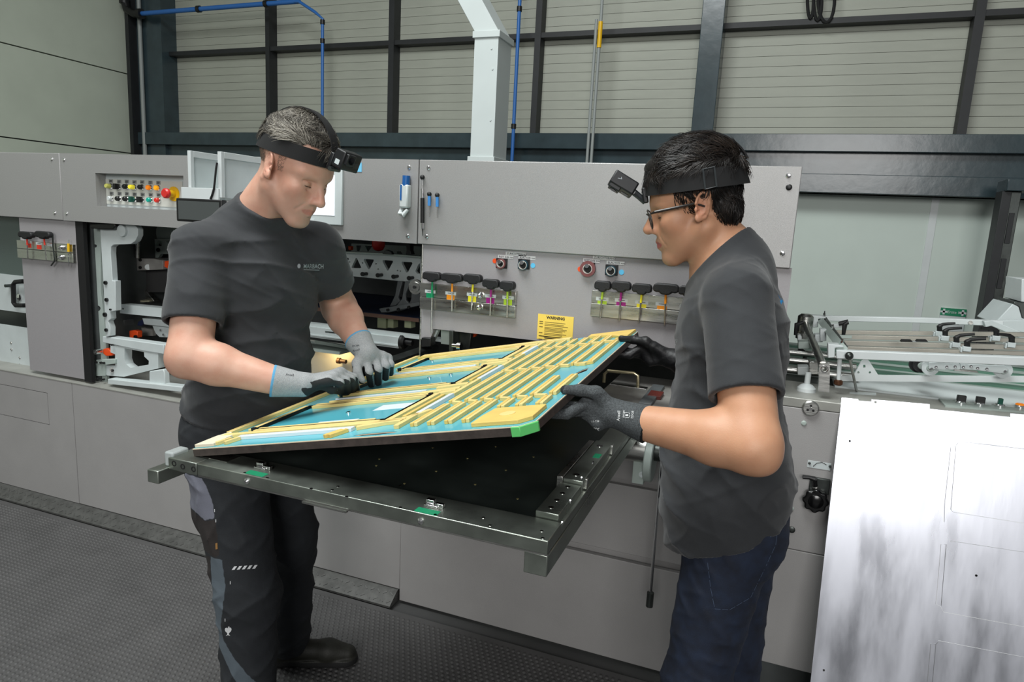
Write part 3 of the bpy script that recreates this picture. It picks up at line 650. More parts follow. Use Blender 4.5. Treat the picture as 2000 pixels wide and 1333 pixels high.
br = sl('arm_bracket', [(142, 60), (300, 25), (420, 40), (440, 70), (440, 120), (420, 165), (385, 190), (250, 195), (228, 212), (226, 260), (240, 480), (262, 480), (268, 715), (225, 725), (228, 780), (205, 800), (222, 850), (222, 915), (188, 925), (168, 500)], D+0.045, 0.03, 'cast', 0.002)
MB().lathe(aty(*zl(328, 85), D+0.045), -EY, [(0, 0.026), (0.012, 0.026), (0.014, 0.022)], 24).build('pivot_disc', 'cast', br)
for q, r in (((192, 495), 0.009), ((200, 630), 0.009), ((187, 747), 0.0105), ((197, 868), 0.008), ((245, 985), 0.004), ((230, 706), 0.004)): bolt(*zl(*q), D+0.045, r, 'dark', br)
for q in ((30, 66), (86, 72), (60, 605)): bolt(*zl(*q), D+0.07, 0.005, 'chrome', mach)
bb = sl('latch_bar', [(62, 30), (258, 25), (262, 55), (240, 75), (170, 75), (66, 66)], D+0.02, 0.04, 'dark', 0.004)
# press head: spring column, guide block, plates
Yi = D+0.28
cxy = aty(*zl(360, 240), Yi)
mb = MB()
for k in range(6):
    z = aty(*zl(360, 195+k*17), Yi)[2]; mb.lathe((cxy[0], Yi+0.04, z), -EZ, [(0, 0.03), (0.006, 0.034), (0.012, 0.03)], 18)
mb.build('press_spring', dulld, mach)
MB().cyl(aty(*zl(440, 150), Yi), aty(*zl(438, 300), Yi), 0.011, n=14).build('guide_rod', 'steel', mach)
sl('press_block', [(300, 300), (700, 300), (700, 570), (400, 570), (320, 555), (300, 470)], D+0.34, 0.2, mat('black_casting', (58, 58, 58), 0.5))
gb2 = sl('guide_plate', [(358, 302), (560, 305), (640, 320), (640, 390), (560, 395), (358, 402)], D+0.29, 0.04, dull, 0.002)
for q in ((380, 320), (380, 382), (465, 315), (465, 375)): bolt(*zl(*q), D+0.29, 0.007, 'rubber', gb2)
MB().cyl(aty(*zl(521, 372), D+0.29), aty(*zl(521, 372), D+0.286), 0.014, n=18).build('inspection_seal', 'white', gb2)
MB().cyl(aty(*zl(373, 400), D+0.3), aty(*zl(375, 562), D+0.3), 0.012, n=16).build('guide_column', 'steel', mach)
MB().lathe(aty(*zl(620, 100), D+0.5)-EX*0.11, EX, [(0, 0.075), (0.09, 0.075), (0.09, 0.09), (0.4, 0.09)], 26).build('drive_shaft', 'cast2', mach)
MB().lathe(aty(*zl(490, 95), D+0.42), EX, [(0, 0.06), (0.06, 0.06)], 24).build('shaft_collar', 'gunm', mach)
slabh('web_plate', [zl(*p) for p in ((555, 150), (760, 150), (760, 290), (700, 268), (620, 268), (600, 300), (555, 300))], [[zl(*p) for p in ((580, 195), (600, 160), (635, 165), (630, 205), (590, 208))], [zl(*p) for p in ((660, 165), (705, 155), (690, 200))]], D+0.4, 0.02, 'cast2', mach)
for q in ((607, 236), (692, 242)): bolt(*zl(*q), D+0.4, 0.01, 'dark', mach)
sl('rear_plate', [(250, 475), (320, 475), (320, 540), (345, 575), (470, 590), (470, 635), (250, 655)], D+0.42, 0.02, 'cast2')
sl('clamp_pad', [(385, 632), (440, 628), (490, 640), (490, 650), (385, 650)], D+0.3, 0.06, mat('cream_pad', (214, 210, 180), 0.6))
sl('clamp_lever', [(440, 560), (500, 555), (545, 610), (570, 640), (520, 655), (470, 620)], D+0.33, 0.03, 'steel', 0.002)
slabh('upper_rail', [zl(*q) for q in ((300, 666), (720, 706), (720, 778), (300, 736))], [circ(*zl(322, 702), 2.4), [zl(*q) for q in ((628, 728), (680, 732), (680, 748), (628, 744))]], D+0.16, 0.06, 'cast', mach)
sl('lower_rail', [(475, 775), (720, 795), (720, 850), (490, 825)], D+0.2, 0.05, 'cast', 0.002)
sl('rail_hanger', [(555, 835), (720, 850), (720, 930), (610, 925), (580, 895)], D+0.22, 0.02, 'cast', 0.002)
for q in ((630, 868), (652, 905)): bolt(*zl(*q), D+0.22, 0.006, 'chrome', mach)
sl('blue_cable_end', [(430, 835), (445, 800), (470, 785), (492, 790), (490, 815), (465, 838)], D+0.24, 0.03, mat('dark_blue_knob', (30, 40, 70), 0.5), 0.004)
sl('sensor_block', [(232, 790), (330, 790), (330, 840), (238, 840)], D+0.2, 0.06, dulld, 0.003)
sl('cross_plate', [(275, 850), (430, 842), (555, 865), (560, 915), (430, 912), (275, 905)], D+0.3, 0.02, dull)
oc = lambda pts, Y: sl('orange_clamp', pts, Y, 0.03, 'orange', 0.003)
oc([(372, 875), (405, 870), (438, 880), (436, 930), (405, 938), (374, 930)], D+0.2)
oc([(165, 1020), (200, 1010), (235, 1045), (255, 1050), (235, 1072), (190, 1075), (165, 1055)], D+0.06)
oc([(650, 325), (690, 320), (712, 330), (712, 375), (680, 388), (650, 370)], D+0.3)
bolt(*zl(150, 1035), D+0.05, 0.012, 'chrome', mach, 0.03); bolt(*zl(428, 922), D+0.19, 0.009, 'dark', mach)
sl('support_beam', [(162, 918), (645, 985), (645, 1060), (490, 1035), (162, 968)], D+0.05, 0.05, 'cast', 0.003)
sl('support_beam', [(650, 987), (760, 995), (760, 1075), (650, 1062)], D+0.052, 0.05, 'cast', 0.003)
slabh('support_frame', [zl(*p) for p in ((225, 985), (335, 1000), (495, 1030), (560, 1045), (602, 1050), (602, 1172), (330, 1238), (200, 1228), (186, 1210), (186, 1148), (262, 1150), (262, 1060), (225, 1045))], [[zl(*p) for p in ((336, 1012), (490, 1042), (492, 1078), (528, 1112), (526, 1142), (385, 1168), (350, 1140), (336, 1100))]], D+0.055, 0.04, 'cast', mach)
MB().cyl(aty(*zl(242, 1184), D+0.055), aty(*zl(242, 1184), D+0.052), 0.013, n=18).build('pivot_bore', 'steel', mach); bolt(*zl(246, 1188), D+0.054, 0.006, 'rubber', mach)
sl('hinge_block', [(112, 1105), (262, 1098), (262, 1135), (190, 1145), (112, 1135)], D+0.045, 0.03, 'cast2', 0.002)
sl('hinge_plate', [(106, 1135), (186, 1140), (186, 1230), (112, 1232)], D+0.05, 0.01, 'cast2')
for q in ((92, 1122), (118, 1122), (155, 1126), (178, 1128), (128, 1252), (178, 1258)): bolt(*zl(*q), D+0.042, 0.005, 'rubber', mach)
sl('end_foot', [(530, 1195), (640, 1178), (650, 1200), (656, 1305), (530, 1290)], D+0.04, 0.03, 'cast', 0.004)
sl('sill_bar', [(202, 1255), (900, 1330), (900, 1372), (202, 1296)], D+0.02, 0.05, 'cast', 0.003)
# middle of the bay (seen past the worker)
def zm(x, y): return (600+x/4.167, 440+y/4.167)
def sm(name, pts, Y, th, m, bevel=0.0): return slab(name, [zm(*p) for p in pts], Y, th, m, mach, bevel)
hol = [[zm(*p) for p in t] for t in (((258, 262), (336, 266), (338, 280), (302, 340), (290, 340), (258, 275)), ((360, 345), (395, 268), (404, 268), (440, 345), (430, 352), (368, 350)), ((462, 275), (540, 280), (542, 290), (508, 358), (496, 358), (462, 290)), ((615, 284), (696, 290), (698, 300), (660, 370), (652, 370), (614, 300)), ((770, 298), (852, 302), (856, 314), (818, 386), (806, 386), (770, 314)), ((918, 310), (919, 395), (895, 395), (880, 375), (905, 320)))]
Yt2 = D+0.30
tb_ = slabh('truss_beam', [zm(*p) for p in ((60, 215), (600, 240), (925, 265), (925, 470), (720, 452), (230, 402), (60, 380))], hol+[circ(*zm(*q), 1.5, 10) for q in ((345, 300), (450, 308), (560, 315), (735, 370), (578, 358), (758, 375))], Yt2, 0.016, 'cast', mach)
for q in ((360, 385), (485, 396), (608, 405), (735, 416), (860, 428)): MB().lathe(aty(*zm(*q), Yt2), -EY, [(0, 0.007), (0.03, 0.007), (0.03, 0.009), (0.036, 0.009)], 14).build('peg', 'dark', tb_)
sm('truss_top_flange', [(60, 205), (600, 228), (925, 255), (925, 266), (600, 241), (60, 216)], Yt2-0.03, 0.05, 'cast2')
slabh('rear_truss', [zm(*p) for p in ((360, 150), (925, 175), (925, 262), (360, 235))], [[zm(*p) for p in ((400, 165), (440, 167), (425, 215), (405, 212))], [zm(*p) for p in ((470, 168), (530, 170), (495, 220))], [zm(*p) for p in ((730, 215), (760, 212), (780, 240), (730, 236))]], Yt2+0.2, 0.02, 'cast2', mach)
MB().lathe(aty(*zm(580, 172), Yt2+0.05)+EZ*0.03, -EZ, [(0, 0.028), (0.03, 0.028), (0.045, 0.02), (0.052, 0.005)], 20).build('warning_beacon', 'red', mach)
for x in (195, 240, 330): sm('red_cable_clip', [(x, 170), (x+28, 172), (x+26, 205), (x+4, 203)], Yt2+0.12, 0.02, 'orange', 0.003)
sm('black_fitting', [(800, 150), (840, 152), (838, 205), (850, 240), (800, 240), (808, 205)], Yt2-0.05, 0.03, 'dark', 0.003)
sm('toggle_clamp', [(610, 235), (640, 200), (680, 215), (690, 240)], Yt2-0.05, 0.02, 'gunm', 0.002)
# stripping tool frame: legs, bar, plate
sm('tool_leg', [(735, 455), (775, 458), (740, 590), (755, 620), (720, 655), (670, 662), (715, 570)], D+0.28, 0.012, dulld, 0.002)
sm('tool_leg', [(795, 458), (835, 462), (800, 560), (802, 610), (830, 640), (790, 690), (735, 705), (700, 690), (770, 600)], D+0.24, 0.012, dulld, 0.002)
sm('tool_leg', [(850, 530), (925, 560), (925, 640), (860, 655), (830, 640), (845, 600)], D+0.26, 0.012, dulld, 0.002)
fb = sm('tool_foot_bar', [(582, 680), (660, 668), (910, 622), (912, 655), (665, 712), (600, 715)], D+0.22, 0.03, dulld, 0.003)
for q in ((660, 690), (745, 685), (830, 668)): bolt(*zm(*q), D+0.22, 0.006, 'rubber', fb)
p0, p1 = aty(*zm(150, 690), D+0.2), aty(*zm(912, 770), D+0.2)
pbox('stripping_board', mat('board_navy', (30, 40, 62), 0.45, 0, 0.2, 12), mach, p0[0]-0.3, p1[0], D+0.2, D+0.8, p1[2]-0.004, p1[2]+0.006)
pbox('board_edge', mat('board_brown', (92, 66, 54), 0.6), mach, p0[0]-0.3, p1[0], D+0.196, D+0.2, p1[2]-0.010, p1[2]+0.005)
for x0, x1 in ((570, 640), (655, 702), (790, 845)):
    a = aty(*zm(x0, 790), D+0.25); b = aty(*zm(x1, 790), D+0.25); pbox('spacer_block', mat('pale_block', (188, 196, 160), 0.6), mach, a[0], b[0], D+0.25, D+0.29, aty(*zm(x0, 835), D+0.25)[2], p1[2]-0.005, 0.002)
# drawn extrusion rail across the bay with black end cap
Yr = D+0.12
a = aty(*zm(70, 870), Yr); b = aty(*zm(745, 965), Yr); zr = (a[2]+b[2])/2
q0_, q1_ = aty(*zm(145, 885), Yr)[0], aty(*zm(260, 900), Yr)[0]
er = MB().box(a[0]-0.6, b[0], Yr, Yr+0.05, zr-0.022, zr+0.004).box(a[0]-0.6, b[0], Yr, Yr+0.05, zr+0.012, zr+0.022).box(a[0]-0.6, q0_, Yr, Yr+0.05, zr+0.004, zr+0.012).box(q1_, b[0], Yr, Yr+0.05, zr+0.004, zr+0.012).box(q0_, q1_, Yr+0.03, Yr+0.05, zr+0.004, zr+0.012).box(a[0]-0.6, b[0]+0.2, Yr+0.012, Yr+0.05, zr+0.022, zr+0.034).build('slide_rail', 'cast', mach)
pbox('rail_ridge', 'cast', er, a[0]-0.6, b[0], Yr-0.004, Yr+0.002, zr-0.014, zr-0.009)
MB().lathe((b[0], Yr+0.022, zr+0.002), EX, [(0, 0.03), (0.012, 0.03), (0.02, 0.024), (0.02, 0.012), (0.05, 0.012)], 20).build('end_cap', 'dark', er)
p = aty(*zm(892, 502), D+0.06)
kw = MB().lathe(p, -EY, [(0, 0.028), (0.012, 0.028), (0.012, 0.02), (0.016, 0.018)], 28).build('adjust_wheel', 'steel', mach); MB().cyl(p-EY*0.014, p-EY*0.022, 0.006, n=12).build('hub', 'rubber', kw)
# warm lamp lighting the lower bay
Yl = D+0.28
lampw = mat('pale_niche_enamel', (206, 206, 198), 0.55)
q0, q1 = aty(600, 672, Yl), aty(700, 735, Yl)
pbox('lamp_niche', lampw, mach, q0[0]-0.05, q1[0]-0.02, Yl, Yl+0.01, q1[2]-0.08, q0[2]+0.02)
hd = pbox('lamp_shade', 'cast2', mach, q0[0]-0.15, q1[0]+0.0, D+0.14, Yl-0.004, q0[2]+0.004, q0[2]+0.016)
pl_ = aty(652, 681, Yl-0.05)
lm = MB().cyl(pl_-EX*0.02, pl_+EX*0.03, 0.006, n=12).build('lamp_tube', mat('lamp_glow', (255, 236, 190), 0.4, emit=(255, 214, 140), estr=14), mach)
L = bpy.data.lights.new('bay_lamp', 'POINT'); L.energy = 0.5; L.color = (1.0, 0.68, 0.28); L.shadow_soft_size = 0.02
lo = bpy.data.objects.new('bay_lamp', L); COL.objects.link(lo); lo.location = Vector(pl_+np.array((0.0, -0.02, -0.02)))
for q in ((628, 684), (676, 707)):
    MB().lathe(aty(*q, Yl-0.03), -EX, [(0, 0.009), (0.03, 0.009), (0.03, 0.013), (0.045, 0.013)], 14).build('knob', mat('brown_knob', (70, 44, 26), 0.5), mach)
sm('perforated_strip', [(60, 935), (330, 985), (330, 1010), (60, 962)], D+0.2, 0.01, 'cast2')
# lower right: slide bar, black stop, white bracket, dark plates under the centre panel
def sc(name, pts, Y, th, m, bevel=0.0): return slab(name, pts, Y, th, m, mach, bevel)
MB().prism([aty(752, 700, D-0.06), aty(752, 712, D-0.06), aty(845, 682, D+0.25), aty(845, 670, D+0.25)], (0.03, 0, -0.01)).build('slide_bar', 'gunm', mach)
sc('stop_block', [(823, 660), (841, 661), (841, 677), (823, 678)], D-0.01, 0.04, 'dark', 0.002)
sc('white_bracket', [(839, 646), (856, 645), (848, 664), (841, 671), (838, 665)], D+0.04, 0.02, 'cast', 0.001)
sc('grey_plate', [(861, 644), (878, 647), (878, 674), (861, 672)], D+0.06, 0.02, 'cast2', 0.001)
sc('dark_plate', [(877, 646), (885, 647), (885, 694), (877, 692)], D+0.0, 0.05, 'gunm', 0.001)
sc('dark_bracket', [(897, 650), (920, 652), (916, 690), (897, 690)], D+0.08, 0.02, 'gunm', 0.001)
p = aty(884, 675, D-0.02); MB().lathe(p, EX, [(0, 0.008), (0.02, 0.008), (0.02, 0.014), (0.034, 0.014)], 18).build('stop_pin', 'chrome', mach)
sc('orange_hose', [(919, 652), (931, 653), (926, 659), (918, 660)], D+0.12, 0.02, 'orange', 0.002)
# ------------------------------------------------------------------ chase (steel frame pulled out of the machine)
ZC = 0.965
fl_, fr_ = atz(345, 893, ZC), atz(1067, 1063, ZC)
yF = (fl_[1]+fr_[1])/2; xL = fl_[0]; xR = fr_[0]; yB = D+0.025
ch = thing('chase', (xL, yF, 0.93), 'oiled steel chase frame with dark plate pulled out of the machine', 'chase')
zf0 = aty(1065, 1084, yF)[2]
RW = 0.085
pbox('front_rail', 'chase', ch, xL+0.07, xR, yF, yF+RW, zf0, ZC, 0.0015)
pbox('lower_lip', 'steel', ch, xL+0.07, xR, yF+0.002, yF+0.02, zf0-0.004, zf0)
pbox('base_plate', 'plate', ch, xL+0.03, xR-0.035, yF+RW-0.004, yB, zf0, ZC-0.012)
pbox('right_rail', 'chase', ch, xR-0.06, xR, yF+RW, yB, zf0, ZC-0.006, 0.0015)
pbox('left_rail', 'chase', ch, xL+0.0, xL+0.06, yF+RW, yB, zf0, ZC-0.004, 0.0015)
cb = pbox('corner_block', 'chase', ch, xL-0.012, xL+0.07, yF-0.002, yF+RW, zf0-0.001, ZC+0.001, 0.002)
pbox('corner_plate', 'steel', ch, xL+0.035, xL+0.12, yF+0.035, yF+0.075, ZC, ZC+0.0015)
for q in ((340, 906), (357, 912), (378, 917)):
    p = aty(*q, yF-0.002); MB().lathe(p, -EY, [(-0.004, 0.0065), (0.0006, 0.0065), (0.0006, 0.004), (-0.003, 0.004)], 14).build('cap_screw_or_recess', 'rubber', cb)
bar_l = MB().box(xL-0.046, xL-0.014, yF-0.028, yF+0.29, zf0-0.028, zf0+0.002).build('left_slide_bar', 'chase', ch, 0.002)
bar_r = MB().box(xR-0.045, xR+0.0, yF+0.004, 1.955, zf0-0.046, zf0-0.004).build('right_slide_bar', 'chase', ch, 0.002)
p = atz(334, 893, ZC)
MB().box(xL-0.03, xL-0.004, yF+0.004, yF+0.05, zf0+0.002, ZC+0.01).build('clear_stop', mat('clear_plastic', (196, 204, 204), 0.15, alpha=0.55), ch, 0.004)
# raised guide blocks on the right rail
gz = ZC
def gblock(y0, y1, x0, x1, z1, m='chase'): return pbox('guide_block', m, ch, x0, x1, y0, y1, ZC-0.008, z1, 0.0015)
ya = atz(1064, 1030, ZC)[1]; yb_ = atz(1110, 955, ZC)[1]; yc = atz(1150, 885, ZC)[1]
gb_a = gblock(yF+RW+0.004, yb_, xR-0.055, xR-0.008, ZC+0.012)
gb_b = gblock(yb_+0.004, yc+0.05, xR-0.05, xR-0.006, ZC+0.02)
pbox('guide_strip', 'steel', ch, xR-0.066, xR-0.052, yb_+0.01, yc+0.04, ZC-0.01, ZC+0.02, 0.001)
for k in range(4):
    y = yF+RW+0.03+k*(yb_-yF-RW-0.05)/3; MB().cyl((xR-0.032, y, ZC+0.0115), (xR-0.032, y, ZC+0.0128), 0.0055, n=14).build('bore', 'chrome', gb_a)
for f_ in (0.12, 0.85):
    y = yb_+f_*(yc+0.05-yb_); MB().cyl((xR-0.03, y, ZC+0.0195), (xR-0.03, y, ZC+0.021), 0.008, n=16).build('bore', 'chrome', gb_b)
ym = yb_+0.55*(yc+0.05-yb_)
pbox('green_mark', 'green', gb_b, xR-0.026, xR-0.01, ym, ym+0.03, ZC+0.0195, ZC+0.0206)
for f_ in (0.08, 0.95): pbox('side_lug', 'steel', gb_b, xR-0.008, xR-0.001, yb_+f_*(yc+0.04-yb_), yb_+f_*(yc+0.04-yb_)+0.012, ZC-0.004, ZC+0.019, 0.001)
for q in ((1114, 980), (1136, 935), (1158, 905), (1098, 1022)): screw_p = atx(*q, xR); MB().cyl(screw_p-EX*0.001, screw_p+EX*0.0015, 0.004, n=10).build('side_screw', 'chrome', ch)
# spring clips with green labels on the front rail
for px, py, lx in ((512, 914, 498), (846, 988, 832)):
    c = atz(px, py+2, ZC)
    cl = MB().box(c[0]-0.018, c[0]+0.012, c[1]-0.006, c[1]+0.012, ZC, ZC+0.004).box(c[0]-0.018, c[0]+0.0, c[1]+0.002, c[1]+0.014, ZC+0.004, ZC+0.011).box(c[0]+0.004, c[0]+0.022, c[1]-0.002, c[1]+0.008, ZC, ZC+0.008).build('spring_clip', 'chrome', ch, 0.0012)
    g = atz(lx, py+12, ZC); pbox('green_label', 'green', ch, g[0]-0.022, g[0]+0.026, g[1]-0.008, g[1]+0.012, ZC, ZC+0.0006)
for q in ((429, 900), (522, 934), (608, 955), (649, 958), (660, 951), (677, 971), (782, 949), (782, 992), (850, 1006), (944, 1012), (1058, 1038), (1060, 1052), (478, 924), (957, 1027)):
    p = atz(*q, ZC); MB().cyl((p[0], p[1], ZC-0.0005), (p[0], p[1], ZC+0.0006), 0.0035, n=10).build('rail_bore', 'chrome', ch)
for q in ((483, 940), (822, 1018)): p = aty(*q, yF); MB().lathe(p, -EY, [(0, 0.0065), (0.003, 0.0065), (0.006, 0.003)], 14).build('grub_screw', 'chrome', ch)
a, b = aty(593, 974, yF), aty(679, 996, yF)
pbox('sliding_tab', 'steel', ch, a[0], b[0], yF-0.006, yF+0.002, zf0-0.006, zf0-0.002)
zpt = ZC-0.012
for q in ((845, 875), (968, 873), (913, 896), (1042, 893), (852, 921), (988, 919), (928, 947), (1011, 975), (790, 945), (741, 897), (735, 850+60)):
    p = atz(*q, zpt)
    if yF+RW < p[1] < yB: MB().cyl((p[0], p[1], zpt-0.0005), (p[0], p[1], zpt+0.0006), 0.003, n=8).build('plate_bore', mat('brass_bore', (170, 160, 110), 0.4, 0.6), ch)
# tray with pull handle and roller unit right of the chase
zt_ = 1.0
tr_ = pbox('side_tray', dull, mach, -0.46, 0.03, 1.97, D+0.2, zt_-0.022, zt_, 0.002)
a, b = atz(1180, 750, zt_), atz(1262, 763, zt_)
pbox('bright_strip', 'steel', tr_, -0.455, b[0], a[1]-0.012, a[1]+0.02, zt_, zt_+0.004, 0.001)
pbox('dark_rail', dulld, tr_, b[0]+0.012, b[0]+0.05, 1.97, D+0.05, zt_, zt_+0.010, 0.001)
hz = D+0.03
hps = [aty(x, y, hz) for x, y in ((1180, 742), (1181, 731), (1187, 725), (1238, 729), (1246, 734), (1247, 746))]
hps[0][2] = zt_-0.002; hps[-1][2] = zt_-0.002
MB().tube(hps, 0.0055, 10).build('pull_handle', mat('brass_handle', (196, 184, 150), 0.3, 0.9), tr_)
pbox('red_insert', mat('dark_red_insert', (96, 40, 34), 0.5), tr_, aty(1266, 775, D-0.1)[0], aty(1292, 775, D-0.1)[0], D-0.12, D-0.05, zt_, zt_+0.012, 0.001)
ru = thing('roller_unit', aty(1250, 945, 2.0), 'steel roller with ring flange, clamp block and hanging rod beside the chase', 'roller')
c = aty(1245, 876, 2.02)
MB().cyl(c-EX*0.032, c+EX*0.05, 0.042, n=30).build('roller', 'steel', ru, 0.002)
MB().cyl(c-EX*0.06, c-EX*0.03, 0.012, n=14).build('axle', 'gunm', ru)
a_, b_ = aty(1292, 900, 1.98), aty(1270, 1165, 1.98)
MB().cyl(a_, b_, 0.005, n=10).build('hanging_rod', 'chrome', ru); MB().cyl(b_-EZ*0.035, b_+EZ*0.012, 0.011, n=12).build('rod_end_fitting', 'gunm', ru)
MB().lathe(c+EX*0.03-EZ*0.028, EX, [(0, 0.066), (0.003, 0.07), (0.022, 0.07), (0.025, 0.066)], 36).build('ring_flange', 'cast2', ru)
MB().cyl(c+EX*0.05, c+EX*0.12, 0.03, n=24).build('shaft', 'gunm', ru)
pbox('clamp_block', 'cast2', ru, c[0]-0.006, c[0]+0.03, 2.0, D-0.0005, aty(1250, 947, 2.0)[2], c[2]-0.02, 0.002)
bolt(1254, 927, 2.0, 0.0095, 'cast', ru, 0.004)
# ------------------------------------------------------------------ die board
BA = np.array([-1.164, 1.107, 0.9838]); BM = np.array([[.975, -.005, -.221], [-.002, 1., -.03], [.221, .03, .975]])
BM[:, 0] /= np.linalg.norm(BM[:, 0]); BM[:, 2] = np.cross(BM[:, 0], BM[:, 1]/np.linalg.norm(BM[:, 1])); BM[:, 2] /= np.linalg.norm(BM[:, 2]); BM[:, 1] = np.cross(BM[:, 2], BM[:, 0])
BW, BD, BT = 0.818, 1.05, 0.0185
def bp(u, v, h=0.0): return BA+BM[:, 0]*u+BM[:, 1]*v+BM[:, 2]*h
board = thing('die_board', bp(0, 0, -BT), 'tilted cutting die board with teal face and yellow ejection rubber strips', 'die board')
teal = mat('teal_board_face', (84, 178, 194), 0.3, 0, 0.06, 5, coat=0.3)
foam = mat('yellow_ejection_rubber', (232, 204, 132), 0.65, 0, 0.08, 18, 0.2, 300)
foam2 = mat('ochre_ejection_rubber', (224, 190, 104), 0.65, 0, 0.08, 18, 0.2, 300)
edgeb = mat('board_dark_edge', (62, 54, 50), 0.6, 0.0, 0.35, 40, 0.2, 120)
plyc = mat('ply_line', (226, 208, 180), 0.6)
def bpoly(name, uv, h0, h1, m, parent=None, bevel=0.0):
    return MB().prism([bp(u, v, h0) for u, v in uv], BM[:, 2]*(h1-h0)).build(name, m, parent or board, bevel)
slots = [[(0.425, 0.011), (0.45, 0.007), (0.49, 0.008), (0.522, 0.012), (0.527, 0.020), (0.50, 0.026), (0.47, 0.024), (0.44, 0.022)], [(0.772, 0.41), (0.782, 0.42), (0.80, 0.46), (0.797, 0.50), (0.786, 0.485), (0.778, 0.45)]]
def bplate(name, out, h0, h1, m): return plate_holes(name, out, slots, bp(0, 0, h1), BM[:, 0], BM[:, 1], BM[:, 2], h1-h0, m, board)
ob_ = [(0, 0), (BW-0.025, 0), (BW, 0.03), (BW, BD), (0, BD)]
bplate('core', ob_, -BT, -0.0025, edgeb)
bplate('cream_ply', ob_, -0.0025, -0.0006, plyc)
bplate('teal_face', [(0.002, 0.002), (BW-0.026, 0.002), (BW-0.002, 0.03), (BW-0.002, BD-0.002), (0.002, BD-0.002)], -0.0006, 0.0003, teal)
bpoly('green_corner', [(BW-0.040, -0.0035), (BW-0.022, -0.0035), (BW+0.0035, 0.026), (BW+0.0035, 0.032), (BW-0.01, 0.032), (BW-0.01, 0.03), (BW-0.03, 0.008), (BW-0.040, 0.008)], -BT-0.001, -0.001, mat('corner_green', (96, 196, 110), 0.4), None, 0.001)
FH = 0.0085
def fstrip(u0, v0, u1, v1, w=0.011, m=None, h=FH, name='rubber_strip'):
    a = np.array((u0, v0)); b = np.array((u1, v1)); d = (b-a)/np.linalg.norm(b-a); n = np.array((-d[1], d[0]))*w/2
    return bpoly(name, [tuple(a+n), tuple(b+n), tuple(b-n), tuple(a-n)], 0.0003, h, m or foam, None, 0.0008)
# paired strips running away from the viewer on the lifted side
us = [0.548, 0.587, 0.626, 0.664, 0.704, 0.744, 0.788]
for i, u in enumerate(us):
    segs = [(0.048, 0.2), (0.225, 0.53), (0.545, 0.86), (0.875, 0.99)]
    if i >= 4: segs[0] = (0.135, 0.2)
    if i == 5: segs[1] = (0.225, 0.40)
    if i == 6: segs[1] = (0.225, 0.40); segs[3] = (0.875, 0.90)
    for (v0, v1) in segs:
        fstrip(u-0.0046, v0, u-0.0046, v1, 0.0078, foam2); fstrip(u+0.0046, v0, u+0.0046, v1, 0.0078, foam)
# zigzag cross strips
for vv in (0.212, 0.537, 0.866):
    for a, b in zip(us[:-1], us[1:]): fstrip(a+0.008, vv+0.005, b-0.008, vv-0.004, 0.010)
fstrip(0.794, 0.549, 0.755, 0.538, 0.012, foam2)
# corner foam pads
bpoly('corner_pad', [(0.693, 0.012), (BW-0.03, 0.012), (BW-0.008, 0.035), (BW-0.008, 0.118), (0.70, 0.118), (0.693, 0.06)], 0.0003, 0.0085, foam2, None, 0.001)
cpd = bpoly('corner_pad', [(0.735, 0.99), (BW-0.03, 0.925), (BW-0.008, 0.925), (BW-0.004, BD-0.006), (0.665, BD-0.006), (0.665, 1.0)], 0.0003, 0.009, foam2, None, 0.001)
MB().prism([bp(0.748+0.016*math.cos(k), 0.064+0.016*math.sin(k), 0.0085) for k in np.linspace(0, 2*math.pi, 18)[:-1]], BM[:, 2]*0.001).build('pad_plug', foam, board)
# frame rubber around the three blanks
blk = [(0.085, 0.105, 0.447, 0.315), (0.095, 0.445, 0.45, 0.645), (0.10, 0.76, 0.458, 0.945)]
knife = mat('steel_rule', (40, 44, 46), 0.35, 0.8)
for (u0, v0, u1, v1) in blk:
    for a in ((u0, v0, u0, v1), (u1, v0, u1, v1)): fstrip(*a, 0.0014, knife, 0.0092, 'steel_rule')
    for a in ((u0, v0, u1, v0), (u0, v1, u1, v1)): fstrip(*a, 0.0012, knife, 0.0085, 'steel_rule')
    fstrip(u0+0.01, v0-0.010, u1-0.01, v0-0.010, 0.011); fstrip(u0+0.012, v1+0.010, u1-0.005, v1+0.010, 0.011); fstrip(u0+0.012, v1-0.007, u1-0.01, v1-0.007, 0.008)
    fstrip(u0+0.01, v0+0.007, u1-0.03, v0+0.007, 0.007)
    fstrip(u0-0.012, v0, u0-0.012, v1, 0.012); fstrip(u1+0.014, v0-0.01, u1+0.014, v1+0.01, 0.016)
    fstrip(u1+0.040, v0+0.01, u1+0.040, v1-0.01, 0.010, foam2)
wtape = mat('white_rule_tape', (222, 226, 228), 0.4)
for vv in (0.352, 0.380, 0.69, 0.715):
    fstrip(0.12, vv, 0.40, vv, 0.008, wtape if vv in (0.380, 0.69) else foam, 0.008)
for v0, v1 in ((0.134, 0.30), (0.461, 0.622), (0.80, 0.925)): fstrip(0.512, v0, 0.512, v1, 0.012, wtape, 0.0095, 'white_strip')
for v0, v1 in ((0.04, 0.134), (0.30, 0.461), (0.622, 0.80), (0.925, 1.03)): fstrip(0.512, v0, 0.512, v1, 0.012, foam, 0.0085)
for (u0, v0, u1, v1) in ((0.40, 0.35, 0.50, 0.37), (0.46, 0.33, 0.50, 0.345), (0.42, 0.40, 0.50, 0.42), (0.42, 0.685, 0.50, 0.70), (0.42, 0.73, 0.50, 0.735), (0.42, 0.97, 0.50, 0.975)): fstrip(u0, v0, u1, v1, 0.02, foam)
